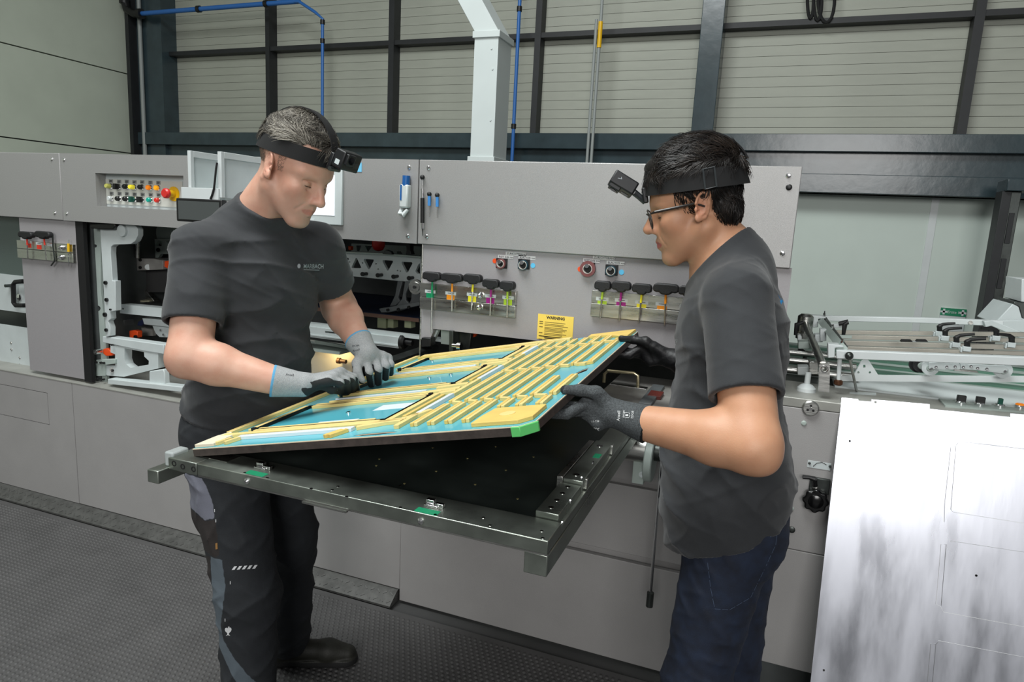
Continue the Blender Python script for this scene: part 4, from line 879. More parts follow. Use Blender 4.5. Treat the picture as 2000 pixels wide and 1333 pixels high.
# near edge: white rubber, crease blocks and black cutting inserts
fstrip(0.09, 0.052, 0.40, 0.052, 0.016, wtape, 0.0085, 'white_strip')
fstrip(0.405, 0.058, 0.50, 0.10, 0.016, foam); fstrip(0.50, 0.10, 0.53, 0.16, 0.014, foam)
fstrip(0.02, 0.075, 0.50, 0.085, 0.016, foam)
for u in (0.06, 0.085): fstrip(u, 0.012, u+0.012, 0.045, 0.011, foam)
for u in (0.36, 0.372): fstrip(u, 0.006, u+0.018, 0.045, 0.010, foam2)
bpoly('cream_pad', [(0.004, 0.004), (0.06, 0.004), (0.055, 0.07), (0.02, 0.10), (0.004, 0.07)], 0.0003, 0.008, mat('cream_rubber', (226, 214, 190), 0.7), None, 0.001)
fstrip(0.014, 0.10, 0.014, 1.03, 0.018, foam)
fstrip(0.04, 1.02, 0.60, 1.025, 0.03, foam)
fstrip(0.04, 0.985, 0.48, 0.985, 0.012, foam2)
paper = mat('printed_label', (214, 222, 226), 0.5)
for u0, v0, u1, v1 in ((0.235, 0.137, 0.345, 0.155), (0.335, 0.225, 0.43, 0.275)): bpoly('paper_label', [(u0, v0), (u1, v0), (u1, v1), (u0, v1)], 0.0003, 0.0008, paper)
for u, v in ((0.27, 0.22), (0.30, 0.58), (0.36, 0.60), (0.75, 0.16), (0.14, 0.90)):
    c = bp(u, v, 0.0003); MB().cyl(c, c+BM[:, 2]*0.004, 0.006, n=12).build('fixing_screw', 'chrome', board)
for u, v in ((0.085, 0.105), (0.447, 0.315), (0.45, 0.645), (0.458, 0.945), (0.095, 0.76)):
    c = bp(u, v, 0.007); MB().obox(c, BM.T, (0.005, 0.004, 0.005)).build('rule_clip', 'rubber', board)
# ------------------------------------------------------------------ leaning aluminium sheet
P0 = np.array((0, D+0.0025, 1.06)); P1 = np.array((0, 1.93, 0.0)); sdir = P0-P1; sn = np.cross(EX, sdir); sn /= np.linalg.norm(sn)
if sn[1] > 0: sn = -sn
def ats(x, y, h=0.0):
    d = ray(x, y); t = ((P0-CC)@sn)/(d@sn); return CC+d*t+sn*h
def to_floor(a, b):       # continue line a-b down to the floor
    k = (0.003-a[2])/(b[2]-a[2]); return a+(b-a)*k
tl = ats(1644, 777); bl = to_floor(tl, ats(1583, 1333)); tr2 = ats(2100, 817); br2 = np.array((tr2[0]+0.02, bl[1], 0.003))
outl = [bl, tl, ats(1676, 780), ats(1677, 783), ats(1702, 785), ats(1702, 780.5), ats(1816, 790), ats(1816, 799), ats(1973, 815), ats(1973, 808), tr2, br2]
alum = mat('scuffed_aluminium', (188, 190, 198), 0.34, 1.0, 0.10, 9, 0.05, 40, stretch=(1.6, 1, 0.3), rvar=0.10)
sh = thing('aluminium_sheet', bl, 'scuffed aluminium sheet with scribed outlines leaning against the machine base', 'metal sheet')
e2_ = sdir/np.linalg.norm(sdir); to2 = lambda q: (float((q-bl)@EX), float((q-bl)@e2_))
plate_holes('sheet', [to2(q) for q in outl], [circ(*to2(ats(*q)), 0.0032, 12) for q in ((1659.7, 862), (1906.8, 1125), (1609, 1310), (1710, 786))], bl, EX, e2_, sn, 0.003, alum, sh)
def sline(pts, m): return [ats(x, y, 0.0002) for x, y in pts]
scr = mat('scribe_line', (214, 216, 216), 0.4, 0.9)
for L_ in ([[(1875, 863), (2060, 884)], [(1872, 864), (1867, 872), (1857, 996), (1862, 1001), (2060, 1032)], [(1857, 874), (1845, 984), (1844, 1020)], [(1857, 873), (1867, 872)]],
           [[(1848, 1064), (1838, 1064), (1828, 1181), (1837, 1185), (1842, 1196), (2060, 1236)], [(1848, 1064), (1838, 1184)], [(1856, 1057), (2060, 1088)]],
           [[(1832, 1255), (1828, 1259), (1818, 1258), (1810, 1345)], [(1828, 1259), (1820, 1345)], [(1832, 1252), (2060, 1296)]]):
    mb = MB()
    for l in L_: mb.tube(sline(l, 0), 0.0006, 5)
    mb.build('scribed_outline', scr, sh)
# ------------------------------------------------------------------ sheet transport table on the right
dv = thing('transport_table', (0.8, D+0.5, 0.0), 'sheet transport table with white rails, black clamp levers and rollers', 'transport table')
ZD = 1.036
def bpan(x0, x1, z0, z1): return pbox('base_panel', 'skirt', dv, x0+0.0012, x1-0.0012, D, D+0.02, z0, z1, 0.002)
bpan(0.068, 0.60, 0.14, 0.545); bpan(0.068, 0.60, 0.5475, 1.005); bpan(0.60, 2.4, 0.14, 1.005)
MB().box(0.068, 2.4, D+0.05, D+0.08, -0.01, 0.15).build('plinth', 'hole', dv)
# right-hand base: fittings on the skirt
p = F(1583, 797)
kn = MB().lathe(p, -EY, [(0, 0.024), (0.008, 0.024), (0.012, 0.02)], 26).build('disc_fitting', 'steel', dv)
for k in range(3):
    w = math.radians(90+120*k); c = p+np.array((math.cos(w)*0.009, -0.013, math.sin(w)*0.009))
    MB().cyl(c, c-EY*0.003, 0.0035, n=8).build('cap_screw_or_recess', 'rubber', kn)  # black discs stand in for the dark of three recesses
MB().cyl(p-EY*0.012, p-EY*0.016, 0.005, n=12).build('hub', 'chrome', kn)
screw(F(1570, 827), dv, 0.008, 'cast2'); screw(F(1546, 994), dv, 0.007, 'cast2'); screw(F(1546, 1035), dv, 0.011, 'gunm')
a, b = F(1578, 899), F(1624, 902); z0 = F(1578, 913)[2]
pl = pbox('scale_plate', 'cast', dv, a[0], b[0], D-0.0015, D, z0, a[2], 0.0005)
MB().tube([F(1588, 911)-EY*0.002, F(1595, 905)-EY*0.002, F(1605, 903)-EY*0.002, F(1614, 908)-EY*0.002], 0.001, 6).build('print', 'mull', pl)
for q in ((1581, 905), (1621, 911)): screw(F(*q)-EY*0.0015, pl, 0.004, 'gunm')
pbox('deck_edge', 'ledge', dv, 0.068, 2.4, D, D+0.26, ZD-0.03, ZD, 0.003)
MB().box(0.068, 2.4, D+0.26, D+1.1, ZD-0.06, ZD-0.01).build('deck_base', 'gunm', dv)
def sd(name, pts, Y, th, m, bevel=0.0, par=None): return slab(name, pts, Y, th, m, par or dv, bevel)
# sloping pale bed plate with slot
a = aty(1627, 752, D+0.12); b = aty(2060, 785, D+0.12)
xb_ = aty(1629, 760, D+0.25)[0]
e2_ = np.array((0, 0.195, 0.016)); e2_ /= np.linalg.norm(e2_); bo_ = np.array((xb_, D+0.235, ZD+0.006))
sl_ = [(float(q[0]-xb_), float(q[1]-bo_[1])) for q in (atz(1660, 761, ZD+0.010), atz(1712, 764, ZD+0.010), atz(1712, 767, ZD+0.010), atz(1660, 764, ZD+0.010))]
bed = plate_holes('bed_plate', [(0, 0), (1.9, 0), (1.9, 0.196), (0, 0.196)], [sl_], bo_, EX, e2_, np.cross(EX, e2_), 0.012, M['cast'], dv)
# green belts
for k, (y0, m) in enumerate(((0.48, 'green'), (0.60, 'green'), (0.74, 'green'), (0.9, 'green'))):
    pbox('belt', mat('belt_green', (84, 124, 106), 0.5), dv, 0.085, 2.4, D+y0, D+y0+0.04, ZD+0.018, ZD+0.026)
pbox('belt_bed', 'cast2', dv, 0.085, 2.4, D+0.43, D+1.05, ZD-0.01, ZD+0.018)
# long white rails
nb = sd('near_rail', [(1634, 685), (2060, 701), (2060, 717.5), (1634, 701)], D+0.10, 0.03, 'white', 0.002)
lb = slabh('lower_rail', [(1640, 735), (1667, 734), (1683, 706), (1690, 702), (1698, 706), (1716, 734), (2060, 736.5), (2060, 748), (1640, 745)], [circ(1676.5, 728, 2.2), circ(1699, 728, 2.2), [(1686, 713), (1690.5, 713), (1690.5, 719), (1686, 719)]], D+0.20, 0.012, 'white', dv)
fb_ = sd('far_rail', [(1608, 617.5), (1800, 621.5), (1960, 627), (1960, 638), (1800, 631.5), (1608, 627.5)], D+0.85, 0.03, 'white', 0.002)
bolt(1895, 630.5, D+0.85, 0.008, 'steel', fb_)
# steel slats between the rails
slat = mat('slat_steel', (168, 164, 154), 0.4, 0.6, 0.1, 12)
for Y, pts in ((D+0.7, [(1625, 646), (2060, 651), (2060, 659), (1625, 653.5)]), (D+0.56, [(1630, 655), (2060, 663), (2060, 671), (1630, 663)]), (D+0.42, [(1640, 666), (2060, 677), (2060, 686), (1640, 675)]), (D+0.28, [(1650, 677), (2060, 690), (2060, 697), (1650, 684)])):
    sd('slat', pts, Y, 0.02, slat, 0.001)
for q in ((1762, 664), (1773, 688), (1792, 664), (1800, 690)): sd('black_pad', [(q[0], q[1]), (q[0]+18, q[1]+0.5), (q[0]+21, q[1]+4.5), (q[0]-3, q[1]+4)], D+0.32, 0.02, 'rubber', 0.001)
# clamp levers
def clamp(hx, hy, ax, ay, Y, label):
    h0 = aty(hx, hy+7, Y); h1 = aty(hx, hy-2, Y-0.005); a_ = aty(ax, ay, Y-0.02)
    t = MB().tube([h0-EZ*0.012, h0, (h0+h1)/2, h1], [0.0088, 0.0088, 0.0085, 0.0095], 12).build('clamp_lever', 'dark', dv)
    m_ = (h1+a_)/2+EZ*0.003
    MB().tube([h1-EZ*0.002, h1*0.8+a_*0.2+EZ*0.004, m_, a_], [0.0085, 0.006, 0.0055, 0.0045], 10).build('lever_arm', 'dark', t)
    b0 = aty(hx-7, hy+8, Y-0.01); b1 = aty(hx+7, hy+19, Y-0.01)
    MB().box(b0[0], b1[0], Y-0.012, Y+0.012, b1[2], b0[2]).box(b0[0]-0.006, b0[0]-0.001, Y-0.012, Y+0.02, b1[2]-0.004, b0[2]-0.004).build('clamp_post', 'cast', t, 0.0015)
for hx, hy, ax, ay, Y in ((1835, 639, 1866, 632, D+0.7), (1846, 648, 1879, 641, D+0.56), (1868, 661, 1904, 653, D+0.42), (1889, 669, 1926, 662, D+0.28), (1946, 648, 1916, 641, D+0.56), (1976, 661, 1949, 653, D+0.42)): clamp(hx, hy, ax, ay, Y, '')
# roller carriage
car = thing('roller_carriage', aty(1890, 740, D+0.16), 'pale two wheeled roller carriage under the near white rail', 'roller carriage')
sd('carriage_arm', [(1814, 709), (1832, 708), (1875, 711), (1876, 722), (1868, 723), (1832, 723), (1814, 721)], D+0.155, 0.008, 'cast', 0.001, car)
sd('carriage_arm', [(1876, 711), (1900, 712), (1962, 715), (1970, 721), (1966, 728), (1955, 730), (1910, 724), (1876, 722)], D+0.155, 0.008, 'cast', 0.001, car)
sd('carriage_plate', [(1864, 722), (1911, 727), (1911, 729), (1864, 725)], D+0.15, 0.02, 'steel', 0.0005, car)
for q in ((1849, 716.5), (1865, 716), (1881, 717), (1896, 715.5), (1909, 719), (1927, 720.5), (1828, 717)): bolt(*q, D+0.155, 0.004, 'chrome', car, 0.003)
def wheel(px, py, Y, r, m):
    c = aty(px, py, Y); w = MB().lathe(c, EY, [(0, r*0.8), (0.0, r), (0.018, r), (0.018, r*0.8)], 30).build('wheel', m, car)
    MB().lathe(c-EY*0.004, EY, [(0, r*0.42), (0.003, r*0.5), (0.006, r*0.5)], 20).build('hub', 'cast2', w); MB().cyl(c-EY*0.016, c, r*0.16, n=12).build('axle', 'chrome', w)
wheel(1817.5, 719, D+0.168, 0.0235, 'cast'); wheel(1960, 724, D+0.168, 0.0235, 'cast'); wheel(1793, 714, D+0.24, 0.0235, 'knob'); wheel(1800, 715, D+0.21, 0.022, 'knob')
# side lay clamps on the diagonal rail
fac = [((1586, 616.5), D+0.75), ((1602, 643.5), D+0.48), ((1617.5, 673), D+0.12)]
sc_ = 1/6.667
for (x, y), Y in fac:
    s_ = 1.0 if Y > D+0.4 else 1.12
    pts = [(0, 0), (17*s_, 1.0), (27*s_, 3.5), (27*s_, 6), (15*s_, 6.5), (12*s_, 7), (12*s_, 23*s_), (0, 24*s_)]
    c = sd('gripper_block', [(x+a, y+b) for a, b in pts], Y, 0.05, 'white', 0.002)
    q = aty(x+24*s_, y+1, Y+0.02); MB().lathe(q+EZ*0.0, EZ, [(0, 0.005), (0.012, 0.005), (0.012, 0.003), (0.02, 0.003)], 10).build('wing_screw', 'chrome', c)
p0, p1 = aty(1603, 626, D+0.8), aty(1645, 680, D+0.13)
MB().tube([p0, p1], 0.017, 4).build('diagonal_rail', 'cast2', dv)
p0, p1 = aty(1612, 622, D+0.8), aty(1652, 678, D+0.15)
MB().cyl(p0, p1, 0.006, n=12).build('diagonal_rod', 'gunm', dv)
p0, p1 = aty(1572, 630, D+0.75), aty(1607, 714, D+0.05)
MB().cyl(p0, p1, 0.0125, n=16).build('thick_rod', 'steel', dv)
MB().lathe(aty(1573, 628, D+0.74)-EZ*0.07, EZ, [(0, 0.03), (0.09, 0.03), (0.1, 0.018)], 18).build('rod_socket', 'steel', dv)
pb = slabh('upright_block', [(1600, 713), (1602, 710.5), (1619, 711), (1621, 714), (1620, 767), (1599, 765)], [circ(1610.5, 721.5, 4.6, 20)], D+0.03, 0.03, 'steel', dv)
c = aty(1610.5, 721.5, D+0.029); MB().tube([c+np.array((math.cos(k), 0, math.sin(k)))*0.0098 for k in np.linspace(0, 2*math.pi, 25)[:-1]], 0.0014, 8, closed=True).build('bushing', 'chrome', pb)
c = aty(1658.5, 695.5, D+0.09)
MB().lathe(c+EZ*0.0125, -EZ, [(0.0002, 0.001)]+[(0.0125-0.0125*math.cos(k), 0.0125*math.sin(k)) for k in np.linspace(0.25, 2.9, 10)]+[(0.025, 0.001)], 18).build('ball_knob', 'gunm', dv)
MB().cyl(c, atz(1673, 764, ZD+0.005), 0.0042, n=12).build('knob_rod', 'steel', dv)
a, b = aty(1640, 700, D+0.13), aty(1638, 742, D+0.13)
MB().cyl(a, b, 0.0065, n=14).build('white_leg', 'white', dv)
MB().lathe(b, -EZ, [(0, 0.008), (0.004, 0.0135), (0.014, 0.0135), (0.018, 0.009)], 18).build('brass_foot', mat('brown_brass', (112, 76, 56), 0.3, 0.8), dv)
for hx, hy, ax, ay in ((1556, 634, 1569, 630), (1573, 690, 1560, 680), (1650, 634, 1656, 630)):
    c = aty(hx, hy, D+0.5); d_ = aty(ax, ay, D+0.5); MB().tube([c-EZ*0.04, c, d_], [0.006, 0.009, 0.006], 10).build('lever', 'dark', dv)
MB().tube([aty(1638, 633, D+0.6), aty(1657, 629, D+0.6)], [0.008, 0.01], 10).build('lever_grip', 'dark', dv)
sd('lever_plate', [(1622, 633), (1646, 633), (1645, 640), (1630, 641)], D+0.6, 0.01, 'white', 0.001)
sd('stop_plate', [(1636, 655), (1664, 656), (1664, 662), (1636, 661)], D+0.45, 0.01, 'cast2', 0.001)
# cams and housings below the rods
for (x0, y0, x1, y1), m, Y in (((1558, 717, 1581, 733), 'white', D+0.25), ((1559, 668, 1584, 682), 'cast2', D+0.4), ((1580, 707, 1598, 732), 'steel', D+0.2), ((1558, 655, 1566, 668), 'white', D+0.5), ((1592, 654, 1607, 669), 'white', D+0.5)):
    sd('housing', [(x0, y0), (x1-3, y0), (x1, y0+3), (x1, y1), (x0, y1)], Y, 0.05, m, 0.002)
for Y, z in ((D+0.3, ZD+0.03), (D+0.38, ZD+0.05), (D+0.5, ZD+0.06)): MB().cyl((0.09, Y, z), (0.32, Y, z), 0.012, n=14).build('cross_shaft', 'steel', dv)
MB().lathe(aty(1576, 752, D+0.12), EZ, [(-0.03, 0.03), (-0.01, 0.028), (0.0, 0.018), (0.004, 0.009), (0.04, 0.009)], 20).build('cam_post', 'white', dv)
# control strip with selector switches
a, b = atz(1832, 783, ZD+0.002), atz(2060, 800, ZD+0.002)
cs = MB().prism([atz(1833, 781, ZD), atz(1846, 796, ZD), atz(2060, 812, ZD), atz(2060, 792, ZD)], (0, 0, 0.005)).build('control_strip', 'cast2', dv)
for (px, py), c in (((1876, 789), 'dark'), ((1913, 792), 'dark'), ((1952, 795), 'green'), ((1991, 797), 'orange')):
    q = atz(px, py, ZD+0.005)
    z_ = MB().lathe(q, EZ, [(0, 0.0145), (0.006, 0.0145), (0.009, 0.012)], 20).build('switch_bezel', 'chrome', cs)
    if c == 'orange': MB().lathe(q+EZ*0.008, EZ, [(0, 0.012), (0.004, 0.012), (0.006, 0.009)], 20).build('lamp_cap', mat('lens_orange'), z_) if False else MB().lathe(q+EZ*0.008, EZ, [(0, 0.012), (0.004, 0.012), (0.006, 0.009)], 20).build('lamp_cap', BC['orr'], z_)
    else:
        w_ = 0.012 if c == 'dark' else 0.006
        MB().obox(q+EZ*0.017, (EX, EY, EZ), (w_, 0.007, 0.0095)).build('selector_knob', 'dark' if c == 'dark' else BC['dg'], z_, 0.002)
# angled white feeder head at the far end
t = thing('feeder_head', aty(1990, 640, D+0.9), 'white angular feeder head beyond the transport table', 'feeder')
slab('cover', [(1942, 632), (1978, 594), (1990, 600), (1996, 622), (2060, 640), (2060, 660), (1950, 636)], D+0.95, 0.25, 'cast', t, 0.003)
slab('dark_motor', [(1978, 594), (1982, 590), (2060, 600), (2060, 640), (1996, 622), (1990, 600)], D+0.98, 0.2, 'gunm', t, 0.003)
slab('plate', [(1955, 627), (2000, 626), (2060, 640), (2060, 668), (1962, 640)], D+0.9, 0.03, 'cast', t, 0.002)
sd('sloping_arm', [(1922, 628), (1938, 626), (2060, 676), (2060, 690), (1936, 637), (1925, 640)], D+0.82, 0.03, 'cast', 0.002, t)
slab('cabinet', [(1996, 545), (2060, 550), (2060, 600), (1994, 590)], D+1.0, 0.2, 'white', t, 0.003)
# ------------------------------------------------------------------ implicit-surface modelling for people
def V3(*a): return np.array(a, np.float32)
def rc(a, b, ra, rb):
    a = np.asarray(a, np.float32); b = np.asarray(b, np.float32); ab = b-a; L2 = float(ab@ab)+1e-12
    def f(P):
        q = P-a; t = np.clip((q@ab)/L2, 0, 1); q = q-t[:, None]*ab
        return np.sqrt(np.einsum('ij,ij->i', q, q))-(ra+(rb-ra)*t)
    return f
def el(c, r, R=None):
    c = np.asarray(c, np.float32); r = np.asarray(r, np.float32); R = None if R is None else np.asarray(R, np.float32)
    def f(P):
        q = P-c
        if R is not None: q = q@R
        q = q/r; k0 = np.sqrt(np.einsum('ij,ij->i', q, q))+1e-6; q = q/r; k1 = np.sqrt(np.einsum('ij,ij->i', q, q))+1e-6
        return k0*(k0-1)/k1
    return f
def plane(p, n):
    p = np.asarray(p, np.float32); n = np.asarray(n, np.float32); n = n/np.linalg.norm(n)
    return lambda P: (P-p)@n
def smin(a, b, k):
    h = np.clip(0.5+0.5*(b-a)/k, 0, 1); return b+(a-b)*h-k*h*(1-h)
def smax(a, b, k): return -smin(-a, -b, k)
def U(fs, k):
    def f(P):
        d = fs[0](P)
        for g in fs[1:]: d = smin(d, g(P), k)
        return d
    return f
def cut(f, g, k=0.002): return lambda P: smax(f(P), -g(P), k)          # f minus g
def clip(f, g, k=0.002): return lambda P: smax(f(P), g(P), k)          # f where g < 0
def inframe(f, pos, R):
    pos = np.asarray(pos, np.float32); R = np.asarray(R, np.float32)
    return lambda P: f((P-pos)@R)
def mix_mat(name, base, layers, rough=0.85, **kw):
    m = mat(name, base, rough, **kw); nt = m.node_tree; b = nt.nodes['Principled BSDF']
    src = b.inputs['Base Color'].links[0].from_socket
    for at, col in layers:
        an = nt.nodes.new('ShaderNodeAttribute'); an.attribute_name = at; mx = nt.nodes.new('ShaderNodeMix'); mx.data_type = 'RGBA'
        mr = nt.nodes.new('ShaderNodeMapRange'); mr.inputs[1].default_value = 0.35; mr.inputs[2].default_value = 0.65; nt.links.new(an.outputs['Fac'], mr.inputs[0])
        nt.links.new(mr.outputs[0], mx.inputs[0]); nt.links.new(src, mx.inputs[6]); mx.inputs[7].default_value = rgb(*col); src = mx.outputs[2]
    nt.links.new(src, b.inputs['Base Color']); return m
def near(f, c, r, r0):
    c = np.asarray(c, np.float32)
    def g(P):
        q = P-c; d = np.sqrt((q*q).sum(1)); o = d-r0; m = d < r
        if m.any(): o[m] = f(P[m])
        return o
    return g
def cross3(a, b): return np.array((a[1]*b[2]-a[2]*b[1], a[2]*b[0]-a[0]*b[2], a[0]*b[1]-a[1]*b[0]))
def folds(seed, n, wl, amp, dirs=None):
    rg = np.random.RandomState(seed); W = []
    for i in range(n):
        d = rg.normal(size=3) if dirs is None else np.array(dirs[i % len(dirs)])+rg.normal(size=3)*0.25
        d = d/np.linalg.norm(d)*2*math.pi/(wl*rg.uniform(0.7, 1.4)); e = rg.normal(size=3); e = e/np.linalg.norm(e)*2*math.pi/(wl*3.1)
        W.append((d.astype(np.float32), e.astype(np.float32), rg.uniform(0, 6.28), rg.uniform(0, 6.28)))
    def f(P):
        s = 0
        for d, e, p, q in W:
            w = np.sin(P@e+q); s = s-((1-np.abs(np.sin(0.5*(P@d+p+1.6*w))))**2.2-0.3)*np.clip(0.45+0.75*np.sin(P@(e*1.7)+p), 0.0, 1)
        return s*amp/n
    return f
def disp(f, g): return lambda P: f(P)+g(P)
def nets(f, lo, hi, h, margin=1.8):
    lo = np.asarray(lo, float); hi = np.asarray(hi, float); B = 8
    n = np.ceil((hi-lo)/h/B).astype(int)*B
    nb = n//B
    c = np.stack(np.meshgrid(*[lo[i]+(np.arange(nb[i])*B+B/2-0.5)*h for i in range(3)], indexing='ij'), -1).reshape(-1, 3).astype(np.float32)
    cv = f(c); act = np.abs(cv) < h*B*0.87*margin*0.72+h*2
    vals = np.repeat(np.repeat(np.repeat(cv.reshape(nb), B, 0), B, 1), B, 2).astype(np.float32)
    ids = np.argwhere(act.reshape(nb))
    o = np.stack(np.meshgrid(*[np.arange(B)]*3, indexing='ij'), -1).reshape(-1, 3)
    CH = 1200
    for s in range(0, len(ids), CH):
        blk = ids[s:s+CH]; g = (blk[:, None]*B+o[None]).reshape(-1, 3)
        P = (lo+g*h).astype(np.float32); vals[g[:, 0], g[:, 1], g[:, 2]] = f(P)
    ins = vals < 0
    a = ins[:-1, :-1, :-1]; cnt = np.zeros(a.shape, np.int8)
    for dx in (0, 1):
        for dy in (0, 1):
            for dz in (0, 1): cnt += ins[dx:ins.shape[0]-1+dx, dy:ins.shape[1]-1+dy, dz:ins.shape[2]-1+dz]
    cell = np.argwhere((cnt > 0) & (cnt < 8))
    idx = -np.ones(a.shape, np.int32); idx[cell[:, 0], cell[:, 1], cell[:, 2]] = np.arange(len(cell))
    cor = np.array([(x, y, z) for x in (0, 1) for y in (0, 1) for z in (0, 1)])
    cvv = np.stack([vals[cell[:, 0]+q[0], cell[:, 1]+q[1], cell[:, 2]+q[2]] for q in cor], 1)
    acc = np.zeros((len(cell), 3)); m = np.zeros(len(cell))
    for i in range(8):
        for j in range(i+1, 8):
            if np.abs(cor[i]-cor[j]).sum() != 1: continue
            x = (cvv[:, i] < 0) != (cvv[:, j] < 0); t = cvv[x, i]/(cvv[x, i]-cvv[x, j])
            acc[x] += cor[i]+t[:, None]*(cor[j]-cor[i]); m[x] += 1
    V = lo+(cell+acc/m[:, None])*h
    Q = []
    for ax in range(3):
        sl0 = [slice(None)]*3; sl1 = [slice(None)]*3; sl0[ax] = slice(0, -1); sl1[ax] = slice(1, None)
        e = np.argwhere(ins[tuple(sl0)] != ins[tuple(sl1)]); u, v = (ax+1) % 3, (ax+2) % 3
        lim = np.array(a.shape); ok = (e[:, u] > 0) & (e[:, v] > 0) & (e[:, u] < lim[u]) & (e[:, v] < lim[v]) & (e[:, ax] < lim[ax]); e = e[ok]
        flip = ins[e[:, 0], e[:, 1], e[:, 2]]
        def ix(du, dv):
            k = e.copy(); k[:, u] -= du; k[:, v] -= dv; return idx[k[:, 0], k[:, 1], k[:, 2]]
        q = np.stack([ix(0, 0), ix(1, 0), ix(1, 1), ix(0, 1)], 1); q[~flip] = q[~flip][:, ::-1]; Q.append(q)
    Q = np.concatenate(Q); Q = Q[(Q >= 0).all(1)]
    return V, Q
def relax(V, Q, it=2, w=0.5):
    for _ in range(it):
        s = np.zeros_like(V); c = np.zeros(len(V))
        for i in range(4):
            a, b = Q[:, i], Q[:, (i+1) % 4]; np.add.at(s, a, V[b]); np.add.at(c, a, 1); np.add.at(s, b, V[a]); np.add.at(c, b, 1)
        V = V*(1-w)+w*s/np.maximum(c, 1)[:, None]
    return V
def keep_main(V, Q, minf=0.02):
    # drop small stray islands
    n = len(V); lab = np.arange(n)
    while True:
        m = lab[Q].min(1); new = lab.copy()
        for i in range(4): np.minimum.at(new, Q[:, i], m)
        new = new[new]
        if (new == lab).all(): break
        lab = new
    u, inv, ct = np.unique(lab[Q[:, 0]], return_inverse=True, return_counts=True); Q = Q[(ct >= minf*len(Q))[inv]]
    used = np.unique(Q); mp = -np.ones(n, int); mp[used] = np.arange(len(used)); return V[used], mp[Q]
def mesh_obj(name, V, Q, mats, parent=None, fm=None, loc=None, smooth=True):
    me = bpy.data.meshes.new(name)
    L = np.array(wloc(parent)) if parent else (np.array([V[:, 0].mean(), V[:, 1].mean(), V[:, 2].min()]) if loc is None else np.array(loc))
    me.vertices.add(len(V)); me.vertices.foreach_set('co', (V-L).astype(np.float32).ravel()); k = Q.shape[1]
    me.loops.add(Q.size); me.loops.foreach_set('vertex_index', Q.ravel().astype(np.int32)); me.polygons.add(len(Q)); me.polygons.foreach_set('loop_start', (np.arange(len(Q))*k).astype(np.int32))
    for m in mats: me.materials.append(m)
    if fm is not None: me.polygons.foreach_set('material_index', fm.astype(np.int32))
    me.update(calc_edges=True); me.validate()
    if smooth: me.shade_smooth()
    o = bpy.data.objects.new(name, me); COL.objects.link(o)
    if parent: o.parent = parent
    else: o.location = Vector([float(x) for x in L])
    return o
def sdf_obj(name, f, lo, hi, h, mats, parent=None, matf=None, it=2, loc=None, attrs=None):
    V, Q = nets(f, lo, hi, h); V, Q = keep_main(V, Q); V = relax(V, Q, it)
    fm = None
    if matf is not None:
        N_ = np.cross(V[Q[:, 2]]-V[Q[:, 0]], V[Q[:, 3]]-V[Q[:, 1]]); N_ /= np.linalg.norm(N_, axis=1)[:, None]+1e-12
        fm = matf(V[Q].mean(1), N_)
    o = mesh_obj(name, V, Q, mats, parent, fm, loc)
    if attrs:
        N_ = np.zeros_like(V); fn = np.cross(V[Q[:, 2]]-V[Q[:, 0]], V[Q[:, 3]]-V[Q[:, 1]])
        for i in range(4): np.add.at(N_, Q[:, i], fn)
        N_ /= np.linalg.norm(N_, axis=1)[:, None]+1e-12
        for k, v in attrs(V, N_).items():
            if v.dtype == bool: v = relax(v.astype(float)[:, None]*np.ones(3), Q, 2)[:, 0]
            at = o.data.attributes.new(k, 'FLOAT', 'POINT'); at.data.foreach_set('value', v.astype(np.float32))
    GEO[o.name] = (V, Q); return o
GEO = {}
from mathutils.bvhtree import BVHTree
def bvh(o):
    V, Q = GEO[o.name]; return BVHTree.FromPolygons([tuple(p) for p in V], [tuple(int(i) for i in q) for q in Q])
def proj(P):
    q = np.asarray(P)-CC; z = q@CF; return np.stack([1000+FPX*(q@CR)/z, 666.5-FPX*(q@CU)/z], -1)
def inpoly(p, poly):
    x, y = p[:, 0], p[:, 1]; r = np.zeros(len(p), bool); n = len(poly)
    for i in range(n):
        (x0, y0), (x1, y1) = poly[i], poly[(i+1) % n]
        c = ((y0 > y) != (y1 > y)) & (x < (x1-x0)*(y-y0)/(y1-y0+1e-9)+x0); r ^= c
    return r
def cast(tree, px, py, lift=0.0012):
    d = ray(px, py); h = tree.ray_cast(Vector(CC), Vector(d).normalized())
    if h[0] is None: return None
    return np.array(h[0])-np.array(Vector(d).normalized())*lift
def decal(name, polys, tree, m, parent, lift=0.0012):
    mb = MB()
    for poly in polys:
        pts = [cast(tree, x, y, lift) for x, y in poly]
        if any(p is None for p in pts): continue
        mb.add(pts, [tuple(range(len(pts)-1, -1, -1))])
    if mb.v: return mb.build(name, m, parent, smooth=False)
def tdecal(s, px, py, size, ang, tree, m, parent, shear=0.0, name='printed_lettering', sx=1.0, bold=0.0):
    cu = bpy.data.curves.new('t', 'FONT'); cu.body = s; cu.size = 1; cu.resolution_u = 2; cu.offset = bold
    to = bpy.data.objects.new('t', cu); me0 = to.to_mesh(); nv = len(me0.vertices); co = np.empty(nv*3); me0.vertices.foreach_get('co', co); co = co.reshape(-1, 3)
    fs = [tuple(p.vertices) for p in me0.polygons]; to.to_mesh_clear(); bpy.data.objects.remove(to); bpy.data.curves.remove(cu)
    c, sn_ = math.cos(ang), math.sin(ang); pts = []
    for x, y, _ in co:
        x = x*sx+shear*y; X = px+size*(x*c+y*sn_); Y = py+size*(x*sn_-y*c)
        p = cast(tree, X, Y)
        pts.append(p)
    ok = [i for i, p in enumerate(pts) if p is not None]; mp = {k: i for i, k in enumerate(ok)}
    if not ok: return None
    return MB().add([pts[i] for i in ok], [tuple(mp[v] for v in f) for f in fs if all(v in mp for v in f)]).build(name, m, parent, smooth=False)
